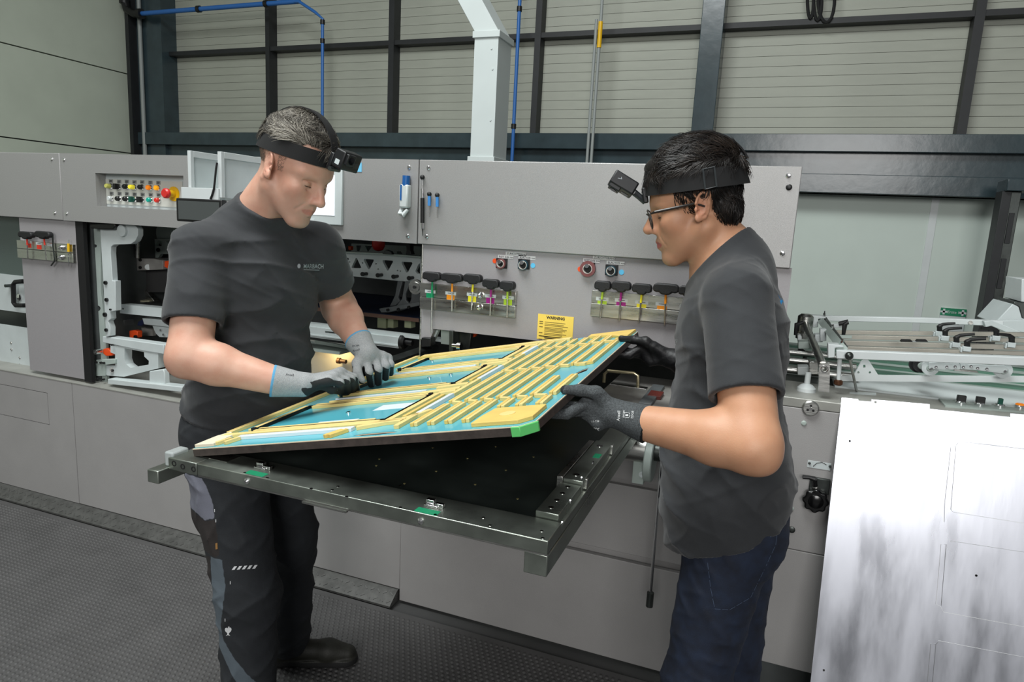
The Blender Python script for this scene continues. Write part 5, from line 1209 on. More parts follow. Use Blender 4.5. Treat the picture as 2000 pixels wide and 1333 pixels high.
def skin_mat(name, base, dark, lip, flush, stub):
    m = mat(name, base, 0.5, 0, 0.05, 28, 0.12, 420, sss=0.07, col2=dark); nt = m.node_tree; b = nt.nodes['Principled BSDF']
    src = b.inputs['Base Color'].links[0].from_socket
    for at, col in (('flush', flush), ('stubble', stub), ('lip', lip)):
        an = nt.nodes.new('ShaderNodeAttribute'); an.attribute_name = at; mx = nt.nodes.new('ShaderNodeMix'); mx.data_type = 'RGBA'
        nt.links.new(an.outputs['Fac'], mx.inputs[0]); nt.links.new(src, mx.inputs[6]); mx.inputs[7].default_value = rgb(*col); src = mx.outputs[2]
    nt.links.new(src, b.inputs['Base Color']); return m
skin1 = skin_mat('fair_skin', (212, 168, 146), (204, 152, 130), (190, 126, 110), (206, 136, 116), (176, 140, 124))
skin2 = skin_mat('tan_skin', (202, 152, 120), (194, 142, 110), (180, 98, 90), (200, 128, 104), (150, 116, 96))
shirtm = mat('charcoal_jersey', (44, 46, 49), 0.85, 0, 0.06, 60, 0.25, 900, sheen=0.15)
collarm = mat('charcoal_rib', (48, 50, 53), 0.9, 0, 0.06, 60, 0.3, 900)
def head_sdf(age=0.0, nose=1.0, nz=0.0):
    S_ = [el((0, 0, .050), (.099, .077, .089)), el((.042, 0, .030), (.057, .066, .056)), el((.040, 0, -.038), (.054, .060, .072)), el((.062, 0, -.064), (.034, .036, .036)), el((.074, 0, -.104), (.019, .022, .016))]
    for s in (-1, 1):
        S_ += [rc((.004, s*.050, -.048), (.066, s*.016, -.102), .019, .018), el((.058, s*.041, -.020), (.026, .022, .024)), rc((.088, s*.012, .023), (.070, s*.046, .023), .0115, .011)]
    base = U(S_, .018)
    ns = U([rc((.082, 0, .018), (.094, 0, -.030), .0115, .0135), rc((.091, 0, .016), (.108+.009*nose, 0, -.028-nz), .0075, .010), el((.106+.008*nose, 0, -.031-nz), (.0115, .0112, .0098)), el((.100, .0125, -.0345-nz*.8), (.011, .0066, .0082)), el((.100, -.0125, -.0345-nz*.8), (.011, .0066, .0082))], .008)
    up = U([rc((.0965, 0, -.0605), (.083, .025, -.0668), .0062, .0035), rc((.0965, 0, -.0605), (.083, -.025, -.0668), .0062, .0035)], .003)
    lw = U([rc((.0935, 0, -.0735), (.083, .022, -.0685), .0074, .0038), rc((.0935, 0, -.0735), (.083, -.022, -.0685), .0074, .0038)], .003)
    sock = [el((.104, s*.034, .001), (.0235, .0185, .0125)) for s in (-1, 1)]
    crease = [rc((.0905, s*.019, .0075), (.0775, s*.047, .0068), .0016, .0012) for s in (-1, 1)]
    lids = [el((.0725, s*.032, .0005), (.0165, .0165, .0135)) for s in (-1, 1)]
    slit = [rc((.0895, s*.022, -.0065), (.083, s*.044, -.0055), .0014, .0012) for s in (-1, 1)]
    mouth = [rc((.103, 0, -.0668), (.0875, s*.0235, -.0670), .0013, .0006) for s in (-1, 1)]
    nostr = [el((.108, s*.0062, -.0425-nz), (.0045, .003, .0045)) for s in (-1, 1)]
    fold = [rc((.100, s*.020, -.034), (.079, s*.036, -.070), .002, .001) for s in (-1, 1)]
    bags = [rc((.088, s*.022, -.0155), (.079, s*.043, -.014), .0016, .001) for s in (-1, 1)]
    crow = [rc((.082, s*.052, .004+.006*j), (.066, s*.064, .000+.012*j), .001, .0005) for s in (-1, 1) for j in (-1, 0, 1)]
    def earf(s):
        th = s*0.42; R = np.array([[math.cos(th), -math.sin(th), 0], [math.sin(th), math.cos(th), 0], [0, 0, 1]])
        ph = 0.22; R2 = np.array([[math.cos(ph), 0, -math.sin(ph)], [0, 1, 0], [math.sin(ph), 0, math.cos(ph)]]); R = R@R2
        o = np.array((-.002, s*.0775, .004))
        disc = el((-.003, 0, .002), (.0165, .0042, .0285)); lobe = el((.003, s*.001, -.024), (.0088, .0046, .0095))
        hp = [(-.003+.0165*math.cos(t), s*(.0035+.002*math.sin(t)), .003+.0285*math.sin(t)) for t in np.radians(np.linspace(5, 258, 12))]
        helix = [rc(a_, b_, .0031, .0031) for a_, b_ in zip(hp[:-1], hp[1:])]
        ap = [(-.0035+.0088*math.cos(t), s*.0036, .003+.0185*math.sin(t)) for t in np.radians(np.linspace(95, 262, 7))]
        anti = [rc(a_, b_, .0024, .0024) for a_, b_ in zip(ap[:-1], ap[1:])]
        trag = el((.0115, s*.0035, -.006), (.0042, .0035, .006)); conch = el((.003, s*.006, -.004), (.0085, .0075, .011))
        def f(P):
            d = smin(disc(P), lobe(P), .005); d = smax(d, -conch(P), .003)
            for q in helix: d = smin(d, q(P), .0022)
            for q in anti: d = smin(d, q(P), .0025)
            return smin(d, trag(P), .003)
        return near(inframe(f, o, R), o, .055, .036)
    ears = [earf(1), earf(-1)]
    def f(P):
        d = base(P)
        for q in sock: d = smax(d, -q(P), .012)
        for q in lids: d = smin(d, q(P), .003)
        for q in crease: d = smax(d, -q(P), .004)
        for q in slit: d = smax(d, -q(P), .0015)
        d = smin(d, ns(P), .010); d = smin(d, up(P), .005); d = smin(d, lw(P), .005)
        for q in mouth: d = smax(d, -q(P), .0018)
        for q in nostr: d = smax(d, -q(P), .002)
        for q in fold: d = smax(d, -(q(P)+0.001*(1-age)*2), .007)
        if age:
            for q in bags+crow: d = smax(d, -q(P), .003)
        for q in ears: d = smin(d, q(P), .004)
        return d
    return near(f, (0, 0, .01), .19, .145)
def hair_strands(name, pos, R, pts_fn, n, flow, length, rad, lift, mats, parent, seed, base=None, wave=0.5):
    rg = np.random.RandomState(seed); Vv = []; Ff = []; Mm = []; k = 0; SG = 5
    w1, w2, w3 = [rg.normal(size=3)*55 for _ in range(3)]
    cs = [(1.0, 0.0), (-0.5, 0.866), (-0.5, -0.866)]
    while k < n:
        p, nrm = pts_fn(rg)
        if p is None: continue
        k += 1
        t = flow(p, rg); t = t-nrm*(t@nrm); t /= math.sqrt(t@t)+1e-9; sd_ = cross3(nrm, t)
        ang = wave*(math.sin(p@w1)+0.7*math.sin(p@w2+1.3))+rg.normal()*0.13
        t = t*math.cos(ang)+sd_*math.sin(ang); sd_ = cross3(nrm, t)
        L = length*rg.uniform(0.7, 1.2)*(1+0.25*math.sin(p@w3)); lf = lift*rg.uniform(0.7, 1.3)*(1+0.4*math.sin(p@w2*0.8))
        cur = p+nrm*rg.uniform(-.001, .002); d = t+nrm*lf; d /= math.sqrt(d@d); path = [cur]; curl = 0.16*math.sin(p@w1*1.7)
        for s in range(SG):
            cur = cur+d*L/SG; path.append(cur); d = d-nrm*lf*0.38+sd_*curl+rg.normal(size=3)*0.05; d /= math.sqrt(d@d)
        r0 = rad*rg.uniform(0.7, 1.3); b0 = len(Vv)
        for s, q in enumerate(path):
            r = r0*(1-(s/SG)**2*0.92)
            for c_, s_ in cs: Vv.append(q+(sd_*c_+nrm*s_)*r)
        for s in range(SG):
            for a in range(3): b = (a+1) % 3; Ff.append((b0+s*3+a, b0+s*3+b, b0+s*3+3+b, b0+s*3+3+a))
        g = 0.5+0.28*math.sin(p@w3*0.7)+0.22*math.sin(p@w1*0.6)+rg.normal()*0.22
        Mm += [int(np.clip(g*len(mats), 0, len(mats)-1))]*(3*SG)
    V = np.array(Vv)@R.T+pos; Q = np.array(Ff); fm = np.array(Mm)
    if base is not None:
        bV, bQ = base; Q = np.vstack([Q, bQ+len(V)]); V = np.vstack([V, bV]); fm = np.concatenate([fm, np.full(len(bQ), len(mats)-1 if len(mats) < 3 else 2)])
    return mesh_obj(name, V, Q, mats, parent, fm)
def cran_pt(rg, ok, c=(0, 0, .050), r=(.101, .079, .091)):
    c = np.array(c); r = np.array(r)
    u = rg.normal(size=3); u /= np.linalg.norm(u); p = c+u*r; nrm = u/r; nrm /= np.linalg.norm(nrm)
    if not ok(p): return None, None
    return p, nrm
def band_ring(z0, z1, tilt, rx, ry, th, pos, R, cx=0.0, n=72, gap=0.0):
    mb = MB(); v = []; f = []
    for k in range(n):
        w = 2*math.pi*k/n; e = np.array((math.cos(w), math.sin(w)))
        for r_, z in ((0, z0), (th, z0), (th, z1), (0, z1)):
            sx = 1-0.10*((z-z0)/(z1-z0))*0.6
            x = cx+(rx*sx+r_)*e[0]; y = (ry*sx+r_)*e[1]; v.append(pos+R@np.array((x, y, z+tilt*x)))
    for k in range(n):
        j = (k+1) % n
        for i in range(4): f.append((k*4+i, k*4+(i+1) % 4, j*4+(i+1) % 4, j*4+i))
    return MB().add(v, f)
def frame_from(fwd, up):
    f = np.array(fwd, float); f /= np.linalg.norm(f); u = np.array(up, float); u = u-f*(u@f); u /= np.linalg.norm(u); return np.stack([f, np.cross(u, f), u], 1)
# hand/glove: wrist, frame, finger chains (mcp, pip, tip) plus thumb chain
def glove_sdf(arm0, wrist, chains, thumb, th=0.0, cuff_r=0.036, hw=1.0):
    fs = []
    mc = [np.array(c[0]) for c in chains]
    cuff = rc(arm0, wrist, cuff_r, 0.030)
    palm = []
    for i, c in enumerate(chains): palm.append(rc(wrist+(mc[i]-wrist)*0.12, mc[i], .0165, .0118*hw))
    web = [rc(mc[i], mc[i+1], .0108, .0108) for i in range(3)]
    P_ = U(palm+web, .012)
    tb_ = U([rc(wrist+(np.array(thumb[0])-wrist)*0.3, thumb[0], .018, .0148)]+[rc(a, b, ra, rb) for (a, b, ra, rb) in zip(thumb[:-1], thumb[1:], (.0142, .0122), (.0122, .0098))], .008)
    fing = []
    for i, c in enumerate(chains):
        rr = (.0108, .0116, .0120, .0116)[i]
        seg = [rc(a, b, rr*(1.04-0.08*j), rr*(0.98-0.08*j)) for j, (a, b) in enumerate(zip(c[:-1], c[1:]))]
        fing.append(U(seg, .004))
    body = U([P_, cuff], .016)
    def f(P):
        d = body(P); d = smin(d, tb_(P), .009)
        g = fing[0](P)
        for q in fing[1:]: g = smin(g, q(P), .0018)
        return smin(d, g, .006)
    return f, U([P_, cuff], .012)
# ------------------------------------------------------------------ grey haired worker
def bhit(px, py, h=0.0):
    n = BM[:, 2]; o = BA+n*h; d = ray(px, py); return CC+d*(((o-CC)@n)/(d@n))
A_ = np.array
H1 = A_((-1.160, 1.446, 1.621)); R1 = A_([[.916, .017, .401], [-.030, .999, .024], [-.400, -.035, .916]])
u_, s__, vt_ = np.linalg.svd(R1); R1 = u_@vt_
nb1 = A_((-1.318, 1.462, 1.462)); Rs = A_((-1.343, 1.325, 1.412)); Ls = A_((-1.195, 1.60, 1.425))
Re = atd(370, 697, 1.63); Rw = atd(590, 752, 1.665); Rc0 = atd(531, 744, 1.645)
Le = A_((-1.215, 1.735, 1.235)); Lw = atd(716, 690, 1.90); Lc0 = atd(699, 664, 1.925)
hd1 = inframe(head_sdf(1.0, 0.95, 0.005), H1, R1)
nk = H1+R1@A_((-.022, 0, -.045))
def arm_(S0, E, W, k=1.0):
    m_ = E+(W-E)*0.3; return U([rc(S0, E, .056*k, .050*k), rc(E, m_, .0505*k, .0485*k), rc(m_, W, .0485*k, .034*k), el(E+(E-W)/np.linalg.norm(E-W)*.020+(E-S0)/np.linalg.norm(E-S0)*.024, (.022*k, .022*k, .022*k))], .022)
arms1 = arm_(Rs, Re, Rc0*0.75+Rw*0.25); arml1 = arm_(Ls, Le, Lc0*0.75+Lw*0.25)
trunk1 = U([rc(nk, nb1, .058, .066), rc(nb1, Rs, .06, .05), rc(nb1, Ls, .06, .05), rc(nb1-EZ*0.05, A_((-1.30, 1.47, 1.15)), .1, .1)], .045)
def body1(P):
    d = smin(hd1(P), trunk1(P), .03); return smin(smin(d, arms1(P), .025), arml1(P), .025)
# sternomastoid cords and throat
cord = U([rc(H1+R1@A_((-.012, -.058, -.035)), nb1+A_((.075, -.02, -.03)), .013, .012), rc(H1+R1@A_((-.012, .058, -.035)), nb1+A_((.09, .03, -.03)), .013, .012)], .01)
b1 = body1
body1 = lambda P: smin(b1(P), cord(P), .022)
def sst(x, a, b): t = np.clip((x-a)/(b-a), 0, 1); return t*t*(3-2*t)
def face_attr(H, R, stub):
    def f(V, N_):
        q = (V-H)@R; x, y, z = q[:, 0], np.abs(q[:, 1]), q[:, 2]
        w = np.clip(1-(y/.0265)**2, 0, 1); up_ = -.0668+.0070*np.sqrt(w); lo_ = -.0668-.0102*np.sqrt(w)
        lip = sst(up_-z, -.0006, .0012)*sst(z-lo_, -.0008, .0016)*(x > .078)*(y < .0275)
        fl_ = 0.55*np.exp(-(((x-.11)/.016)**2+(y/.016)**2+((z+.032)/.016)**2))+0.4*np.exp(-(((x-.07)/.03)**2+((y-.045)/.022)**2+((z+.03)/.022)**2))+0.5*np.exp(-(((x+.004)/.02)**2+((y-.085)/.012)**2+(z/.03)**2))
        st = stub*sst(-z, .035, .065)*sst(x, -.01, .03)*(1-sst(-z, .125, .15))*(1-lip)
        return dict(lip=lip, flush=np.clip(fl_, 0, 1), stubble=np.clip(st, 0, 1))
    return f
p1 = sdf_obj('person', body1, (-1.46, 1.08, 1.03), (-0.92, 1.90, 1.80), 0.0026, [skin1], None, None, 2, (-1.34, 1.5, 0.0), face_attr(H1, R1, 0.35))
tag(p1, 'grey haired worker in charcoal tee shirt and grey gloves leaning over the die board', 'person')
# tee shirt
chR = frame_from((.87, -.48, -.12), (0, 0, 1)); beR = frame_from((.95, -.3, 0), (0, 0, 1))
Rse = Rs+(Re-Rs)*0.70; Lse = Ls+(Le-Ls)*0.60; dR_ = (Re-Rs)/np.linalg.norm(Re-Rs); dL_ = (Le-Ls)/np.linalg.norm(Le-Ls)
tor = [el((-1.292, 1.462, 1.30), (.122, .172, .20), chR), el((-1.312, 1.468, 1.09), (.145, .165, .22), beR), el((-1.345, 1.475, 0.98), (.14, .172, .16), beR), rc(nb1+A_((0, 0, -.012)), Rs+A_((0, 0, .004)), .070, .066), rc(nb1+A_((0, 0, -.012)), Ls+A_((0, 0, .004)), .070, .066)]
sR = rc(Rs+A_((0, 0, -.01)), Rs+(Re-Rs)*0.85, .064, .067); sL = rc(Ls+A_((0, 0, -.01)), Ls+(Le-Ls)*0.85, .064, .068)
fo1 = folds(3, 3, 0.085, 0.023, [(.35, .30, 1), (.15, -.25, 1), (-.3, .5, .9)])
fo2 = folds(9, 3, 0.05, 0.009, [(.4, .3, 1), (.8, -.3, .5)])
pA1 = atd(470, 363, 1.79); pB1 = atd(578, 442, 1.75); nc1 = np.cross(pB1-pA1, atd(500, 413, 1.72)-pA1); nc1 /= np.linalg.norm(nc1); nc1 *= np.sign(nc1[2])
tor.append(rc(nb1-EZ*0.01, nb1+(nk-nb1)*0.75, .076, .069)); torso = U(tor, .04)
trk1 = lambda P: smin(trunk1(P), cord(P), .022)
armR = rc(Rse-dR_*0.03, Re+(Re-Rs)*0.3, .0595, .0595); armL = rc(Lse-dL_*0.03, Le+(Le-Ls)*0.3, .059, .059)
dR = ((Re-Rs)/np.linalg.norm(Re-Rs)).astype(np.float32); dL = ((Le-Ls)/np.linalg.norm(Le-Ls)).astype(np.float32)
def shirt1(P):
    ff = fo1(P)+fo2(P)
    a = smax(sR(P)-0.005+ff*0.4, (P-Rse)@dR, .003); a = smax(a, -armR(P), .003)
    b = smax(sL(P)-0.005+ff*0.4, (P-Lse)@dL, .003); b = smax(b, -armL(P), .003)
    d = smin(smin(torso(P)+ff, a, .03), b, .03)
    cz = (P-pA1.astype(np.float32))@nc1.astype(np.float32); near = np.clip(1-(-cz)/0.05, 0, 1)
    d = d-ff*0.85*near; d = smin(d, trk1(P)-0.0045-0.0016*(cz > -0.017), .006); d = smax(d, cz, .002)
    return smax(d, (0.955-P[:, 2]+0.02*np.sin(P[:, 1]*9)), .003)
t1 = sdf_obj('tee_shirt', shirt1, (-1.52, 1.12, 0.92), (-1.05, 1.86, 1.56), 0.0042, [shirtm], p1, None, 1)
# trousers
hipR = A_((-1.362, 1.40, .90)); hipL = A_((-1.34, 1.57, .90)); kR = atd(485, 1165, 1.86); kL = A_((-1.325, 1.63, .50)); aR = A_((-1.235, 1.345, .085)); aL = A_((-1.385, 1.695, .10))
fo3 = folds(5, 4, 0.09, 0.022, [(.3, .2, 1), (.6, -.3, .7), (-.5, .3, .8)]); fo4 = folds(15, 4, 0.03, 0.002)
trs = U([el((-1.348, 1.485, .93), (.125, .160, .11), beR), rc(hipR, kR, .108, .082), rc(kR, aR, .080, .072), rc(hipL, kL, .108, .084), rc(kL, aL, .082, .074)], .035)
pocket = el(atd(404, 990, 1.87), (.036, .04, .08))
pkt = el(atd(375, 835, 1.84), (.024, .03, .075))
def trou1(P):
    d = trs(P)+fo3(P)+fo4(P); d = smin(d, pocket(P), .03); d = smin(d, pkt(P), .02)
    d = smax(d, P[:, 2]-0.99, .004); return smax(d, 0.035-P[:, 2], .004)
trm = mix_mat('black_work_cloth', (35, 38, 42), [('slate', (86, 96, 104)), ('lilac', (112, 114, 126)), ('brown', (42, 37, 36))], var=0.12, vscale=40, bump=0.3, bscale=700)
def trm_f(C_, N_):
    q = proj(C_); fac = ((CC-C_)*N_).sum(1) > 0
    g1 = inpoly(q, [(360, 925), (394, 935), (405, 955), (416, 985), (419, 1013), (400, 1017), (370, 990)])
    g2 = inpoly(q, [(411, 1088), (434, 1095), (440, 1145), (435, 1185), (431, 1225), (436, 1250), (455, 1283), (480, 1315), (512, 1345), (470, 1345), (452, 1318), (430, 1268), (424, 1245), (416, 1275), (408, 1262), (416, 1210), (413, 1140)])
    b_ = inpoly(q, [(360, 985), (400, 1019), (422, 1016), (424, 1040), (428, 1085), (418, 1090), (398, 1074), (370, 1035)]) | inpoly(q, [(395, 1085), (411, 1088), (412, 1190), (408, 1260), (395, 1250)])
    return dict(slate=g2 & fac, lilac=g1 & fac, brown=b_ & fac)
tr1 = sdf_obj('work_trousers', trou1, (-1.56, 1.22, 0.02), (-1.08, 1.82, 1.02), 0.0042, [trm], p1, None, 1, None, trm_f)
tt = bvh(tr1)
refl = mat('reflective_white', (226, 228, 230), 0.5)
decal('reflective_bar', [[(452.5+k*10, 1114-k*0.5), (457.5+k*10, 1107-k*0.6), (463+k*10, 1106.5-k*0.6), (458+k*10, 1113.5-k*0.5)] for k in range(5)], tt, refl, tr1)
ost = [[(439, 1230), (440, 1227.5), (443, 1226.8), (445, 1228), (446.5, 1226.8), (449, 1226.2), (451.5, 1227.5), (452.3, 1230.5), (451, 1234), (448.5, 1236.5), (445.5, 1238.3), (442, 1236), (439.5, 1233)], [(445.2, 1227.5), (445.3, 1225.3), (447.2, 1224.2), (448.5, 1225.2), (447.3, 1225.9), (446.5, 1227.8)], [(444, 1237.5), (447, 1237.5), (447, 1240.5), (450, 1242.3), (447, 1242), (445, 1241.2), (441, 1242.8), (443.8, 1240.3)]]
decal('woven_emblem', ost, tt, refl, tr1)
decal('stitch', [[(x, y), (x+1.1, y), (x+1.1, y+6), (x, y+6)] for x, y in ((449, 1136), (439, 1209), (418.5, 995), (421, 1015))], tt, refl, tr1)
decal('care_tag', [[(420.5, 1062), (424.5, 1061), (425, 1073), (421, 1074)]], tt, mat('tag_orange_cloth', (150, 110, 60), 0.8), tr1)
# shoes
def shoe(name, heel, toe, parent, m):
    heel = A_(heel, float); toe = A_(toe, float); d = (toe-heel); L_ = np.linalg.norm(d[:2]); f = A_((d[0], d[1], 0))/L_; R = frame_from(f, EZ)
    up = U([rc((.035, 0, .045), (.20, 0, .040), .040, .034), rc((.20, 0, .036), (.262, 0, .030), .043, .030), rc((.03, 0, .05), (.06, 0, .11), .042, .045)], .02)
    sole = U([rc((.03, 0, .012), (.13, .0, .012), .040, .038), rc((.13, 0, .012), (.255, 0, .012), .042, .042)], .01)
    def g(P):
        a = smax(up(P), 0.012-P[:, 2], .002); b = smax(smax(sole(P), 0.0005-P[:, 2], .001), P[:, 2]-0.026, .002); return smin(a, b, .003)
    F_ = inframe(g, heel, R); c = (heel+toe)/2
    mf = lambda C_, N_: (C_[:, 2] < 0.026).astype(int)
    return sdf_obj(name, F_, c-A_((.24, .24, .1)), c+A_((.24, .24, .18)), 0.004, m, parent, mf, 1)
shm = [mat('dark_work_shoe', (34, 34, 28), 0.6, 0, 0.25, 60, 0.3, 300), mat('shoe_sole', (24, 24, 24), 0.8)]
shoe('work_shoe', (-1.445, 1.672, 0.0035), (-1.195, 1.79, 0.0035), p1, shm); shoe('work_shoe', (-1.285, 1.335, 0.0035), (-1.04, 1.39, 0.0035), p1, shm)
# gloves
knit = mix_mat('grey_knit', (158, 160, 161), [('coat', (40, 40, 40)), ('cuff', (92, 158, 196))], var=0.16, vscale=420, bump=0.5, bscale=700)
def fing(m, p, t): return [A_(m), A_(p), A_(t)]
chR_ = []
for (m_, p_, t_) in (((643, 743, 1.675), (664, 748, 1.69), (667, 768)), ((651, 737, 1.70), (675, 744, 1.72), (679, 767)), ((659, 732, 1.725), (685, 741, 1.75), (689, 764)), ((665, 728, 1.75), (691, 738, 1.775), (696, 760))):
    chR_.append(fing(atd(*m_), atd(*p_), bhit(*t_, 0.0095)))
thR = [atd(632, 750, 1.70), atd(648, 760, 1.715), bhit(672, 766, 0.014)]
gf, gb_ = glove_sdf(Rc0, Rw, chR_, thR, cuff_r=0.040)
cdir = (Rw-Rc0)/np.linalg.norm(Rw-Rc0)
def gl1(P): return smax(gf(P)+0.0004*np.sin(((P-Rc0)@np.cross(cdir, EZ).astype(np.float32))*2400)*(((P-Rw)@cdir) < 0), -((P-Rc0)@cdir.astype(np.float32)), .002)
pal = A_((.05, -.70, -.72)); pal /= np.linalg.norm(pal)
def gm1(C_, N_):
    s = (C_-Rw)@cdir; return dict(coat=(s+0.012*np.sin((C_@A_((90., 60., 140.)))) > .012) & (N_@pal > 0.05), cuff=(C_-Rc0)@cdir < 0.006)
g1 = sdf_obj('glove', gl1, Rw-A_((.20, .16, .12)), Rw+A_((.22, .30, .12)), 0.0019, [knit], p1, None, 2, None, gm1)
chL_ = []
for (m_, p_, t_) in (((716, 703, 1.895), (721, 727, 1.875), (725, 750)), ((732, 698, 1.908), (739, 722, 1.888), (739, 748)), ((746, 697, 1.921), (754, 715, 1.905), (753, 738)), ((757, 700, 1.935), (763, 712, 1.922), (763, 729))):
    k_ = len(chL_); tp_ = bhit(725, 751, 0.0095); dt_ = (tp_-CC)@CF; chL_.append(fing(atd(*m_), atd(*p_), tp_ if k_ == 0 else atd(*t_, dt_+0.014*k_)))
thL = [atd(698, 710, 1.885), atd(698, 729, 1.868), atd(707, 744, 1.86)]
gf2, gb2_ = glove_sdf(Lc0, Lw, chL_[::-1], thL, cuff_r=0.041)
cd2 = (Lw-Lc0)/np.linalg.norm(Lw-Lc0)
def gl2(P): return smax(gf2(P), -((P-Lc0)@cd2.astype(np.float32)), .002)
pal2 = A_((-.55, .1, -.83)); pal2 /= np.linalg.norm(pal2)
def gm2(C_, N_):
    s = (C_-Lw)@cd2; return dict(coat=(s > .02) & (N_@pal2 > -0.02), cuff=(C_-Lc0)@cd2 < 0.006)
g2 = sdf_obj('glove', gl2, Lw-A_((.16, .18, .16)), Lw+A_((.16, .26, .14)), 0.0019, [knit], p1, None, 2, None, gm2)
ink = mat('glove_ink', (60, 62, 66), 0.8)
gt1 = bvh(g1); gt2 = bvh(g2)
tdecal('Ansell', 558, 733.5, 6.5, 0.1, gt1, ink, g1, sx=1.0); tdecal('HyFlex', 606, 728.5, 8, -0.38, gt1, ink, g1, sx=1.1)
tdecal('Ansell', 689, 688, 6, -0.25, gt2, ink, g2); tdecal('EN388', 688, 678, 5, -0.1, gt2, ink, g2)
# chest print
ts1 = bvh(t1)
pr_ = mat('print_light_grey', (168, 174, 178), 0.8)
tdecal('MARBACH', 592.5, 524.5, 12.0, 0.01, ts1, pr_, t1, name='chest_lettering', sx=0.70, bold=0.012)
decal('chest_mark', [[(584+3.2*math.cos(k), 520+4.6*math.sin(k)) for k in np.linspace(0, 6.28, 12)[:-1]], [(593, 526.5), (624, 527.5), (624, 528.6), (593, 527.8)]], ts1, pr_, t1)
# hair: cap plus strands
def bz1(x): return .056+.15*x
def ok1(p):
    x, y, z = p
    if z < bz1(x)+.021: return False
    return z > (.088 if x > 0.062 else (.072 if x > .04 else 0))
gm = [mat('hair_dark_grey', (66, 62, 56), 0.55), mat('hair_grey', (118, 112, 102), 0.5), mat('hair_mid_grey', (92, 87, 79), 0.55), mat('hair_silver', (172, 166, 154), 0.45)]
hc = el((-.002, 0, .052), (.1025, .0805, .0935)); fhc = folds(21, 4, 0.02, 0.005)
def hcap(P):
    x = P[:, 0]; fr = np.maximum(np.where(x > 0.055, 0.088, np.where(x > 0.035, 0.075, -0.1)), .052+.15*x)
    return smax(hc(P)+fhc(P), fr-P[:, 2], .006)
hv, hq = nets(inframe(hcap, H1, R1), H1-0.15, H1+0.17, 0.004); hv = relax(hv, hq, 2)
def fl1(p, rg): return A_((-0.45, -0.75*np.sign(p[1]+.03) if p[2] < .12 else -0.5, -0.12 if p[2] < .11 else 0.25))
hair_strands('hair', H1, R1, lambda rg: cran_pt(rg, ok1, (0, 0, .052), (.1025, .0805, .0935)), 5600, fl1, 0.034, 0.00075, 0.55, gm, p1, 5, (hv, hq), 0.75)
def side1(rg):
    def ok(p):
        x, y, z = p
        if z > bz1(x)-.012: return False
        return (x < -0.035 and z > -.035) or (0.012 < x < .034 and abs(y) > .04 and z > .004)
    return cran_pt(rg, ok, (0, 0, .050), (.0995, .0775, .0895))
hair_strands('side_hair', H1, R1, side1, 2600, lambda p, rg: A_((-0.3, 0, -1)), 0.008, 0.00032, 0.12, [mat('stubble_grey', (128, 112, 98), 0.7), gm[1]], p1, 12, None, 0.2)
# short side hair (temples) and brows, lashes
def brow(H, R, ms, parent, seed, th=1.0):
    rg = np.random.RandomState(seed)
    for s in (-1, 1):
        mb = MB()
        for k in range(110):
            t = rg.uniform(0, 1); y = s*(.012+.036*t); x = .1000-.019*t**1.6; z = .0220+.006*math.sin(t*2.4)+rg.normal()*.0022
            a = A_((x, y, z)); b = a+A_((-.002*t, s*.007, .0018+rg.normal()*.001)); mb.tube([H+R@a, H+R@((a+b)/2+A_((.0012, 0, 0))), H+R@b], [.0006*th, .0005*th, .0002], 3)
        mb.build('eyebrow', ms, parent)
def lash(H, R, parent, m):
    for s in (-1, 1):
        pts = [H+R@A_((.0892-.010*((t-.3)**2)*2.5, s*(.019+.027*t), -.0064+.001*t)) for t in np.linspace(0, 1, 7)]
        MB().tube(pts, [.0004, .0008, .001, .001, .001, .0008, .0004], 5).build('eyelash', m, parent)
brow(H1, R1, mat('brow_brown', (132, 100, 80), 0.7), p1, 3, 0.8)
lash(H1, R1, p1, mat('lash_dark', (60, 44, 36), 0.7))
# head camera
blk = mat('elastic_black', (17, 17, 18), 0.8, 0, 0.1, 200, 0.2, 900); cambk = mat('camera_black', (26, 27, 29), 0.45, 0, 0.1, 60)
hc1 = thing('head_camera', H1+R1@A_((.1, 0, .05)), 'black head strap with action camera worn by the grey haired worker', 'head camera')
band_ring(.038, .074, 0.15, .1055, .0835, .0025, H1, R1).build('head_band', blk, hc1)
pts = []
mb = MB(); v = []; f = []
N_ = 22
for k in range(N_):
    w = math.radians(20+150*k/(N_-1)); x = .110*math.cos(w); z = .05+.1085*math.sin(w)
    for y, o_ in ((-.0135, 0), (.0135, 0), (.0135, .003), (-.0135, .003)):
        v.append(H1+R1@A_((x*(1+o_/.1), y, .05+(z-.05)*(1+o_/.1))))
for k in range(N_-1):
    for i in range(4): f.append((k*4+i, k*4+(i+1) % 4, (k+1)*4+(i+1) % 4, (k+1)*4+i))
MB().add(v, f).build('top_strap', blk, hc1)
MB().tube([H1+R1@A_((.107*math.cos(w)*1.03, y, .05+.1035*math.sin(w)*1.03)) for w, y in ((1.25, -.017), (1.25, .017))], 0.0015, 6).build('strap_loop', 'steel', hc1)
def action_cam(t, H, R, c, fwd, up, L_=0.0):
    C2 = R@frame_from(fwd, up); c = H+R@A_(c); ax = C2.T
    o = MB().obox(c, ax, (.0165, .031, .0225)).build('camera_body', cambk, t, 0.004, seg=3)
    MB().obox(c+C2@A_((.019, -.013, .006)), ax, (.006, .0135, .0135)).build('lens_block', cambk, o, 0.002)
    MB().cyl(c+C2@A_((.024, -.013, .006)), c+C2@A_((.0262, -.013, .006)), .009, n=20).build('lens', mat('lens_glass', (14, 16, 22), 0.05), o)
    MB().obox(c+C2@A_((.0168, .015, -.004)), ax, (.0006, .009, .007)).build('front_screen', mat('cam_screen', (60, 62, 64), 0.15), o)
    return o, c, C2
o, cc_, C2 = action_cam(hc1, H1, R1, (.147, -.006, .094), (1, -.12, .02), (-.05, 0, 1))
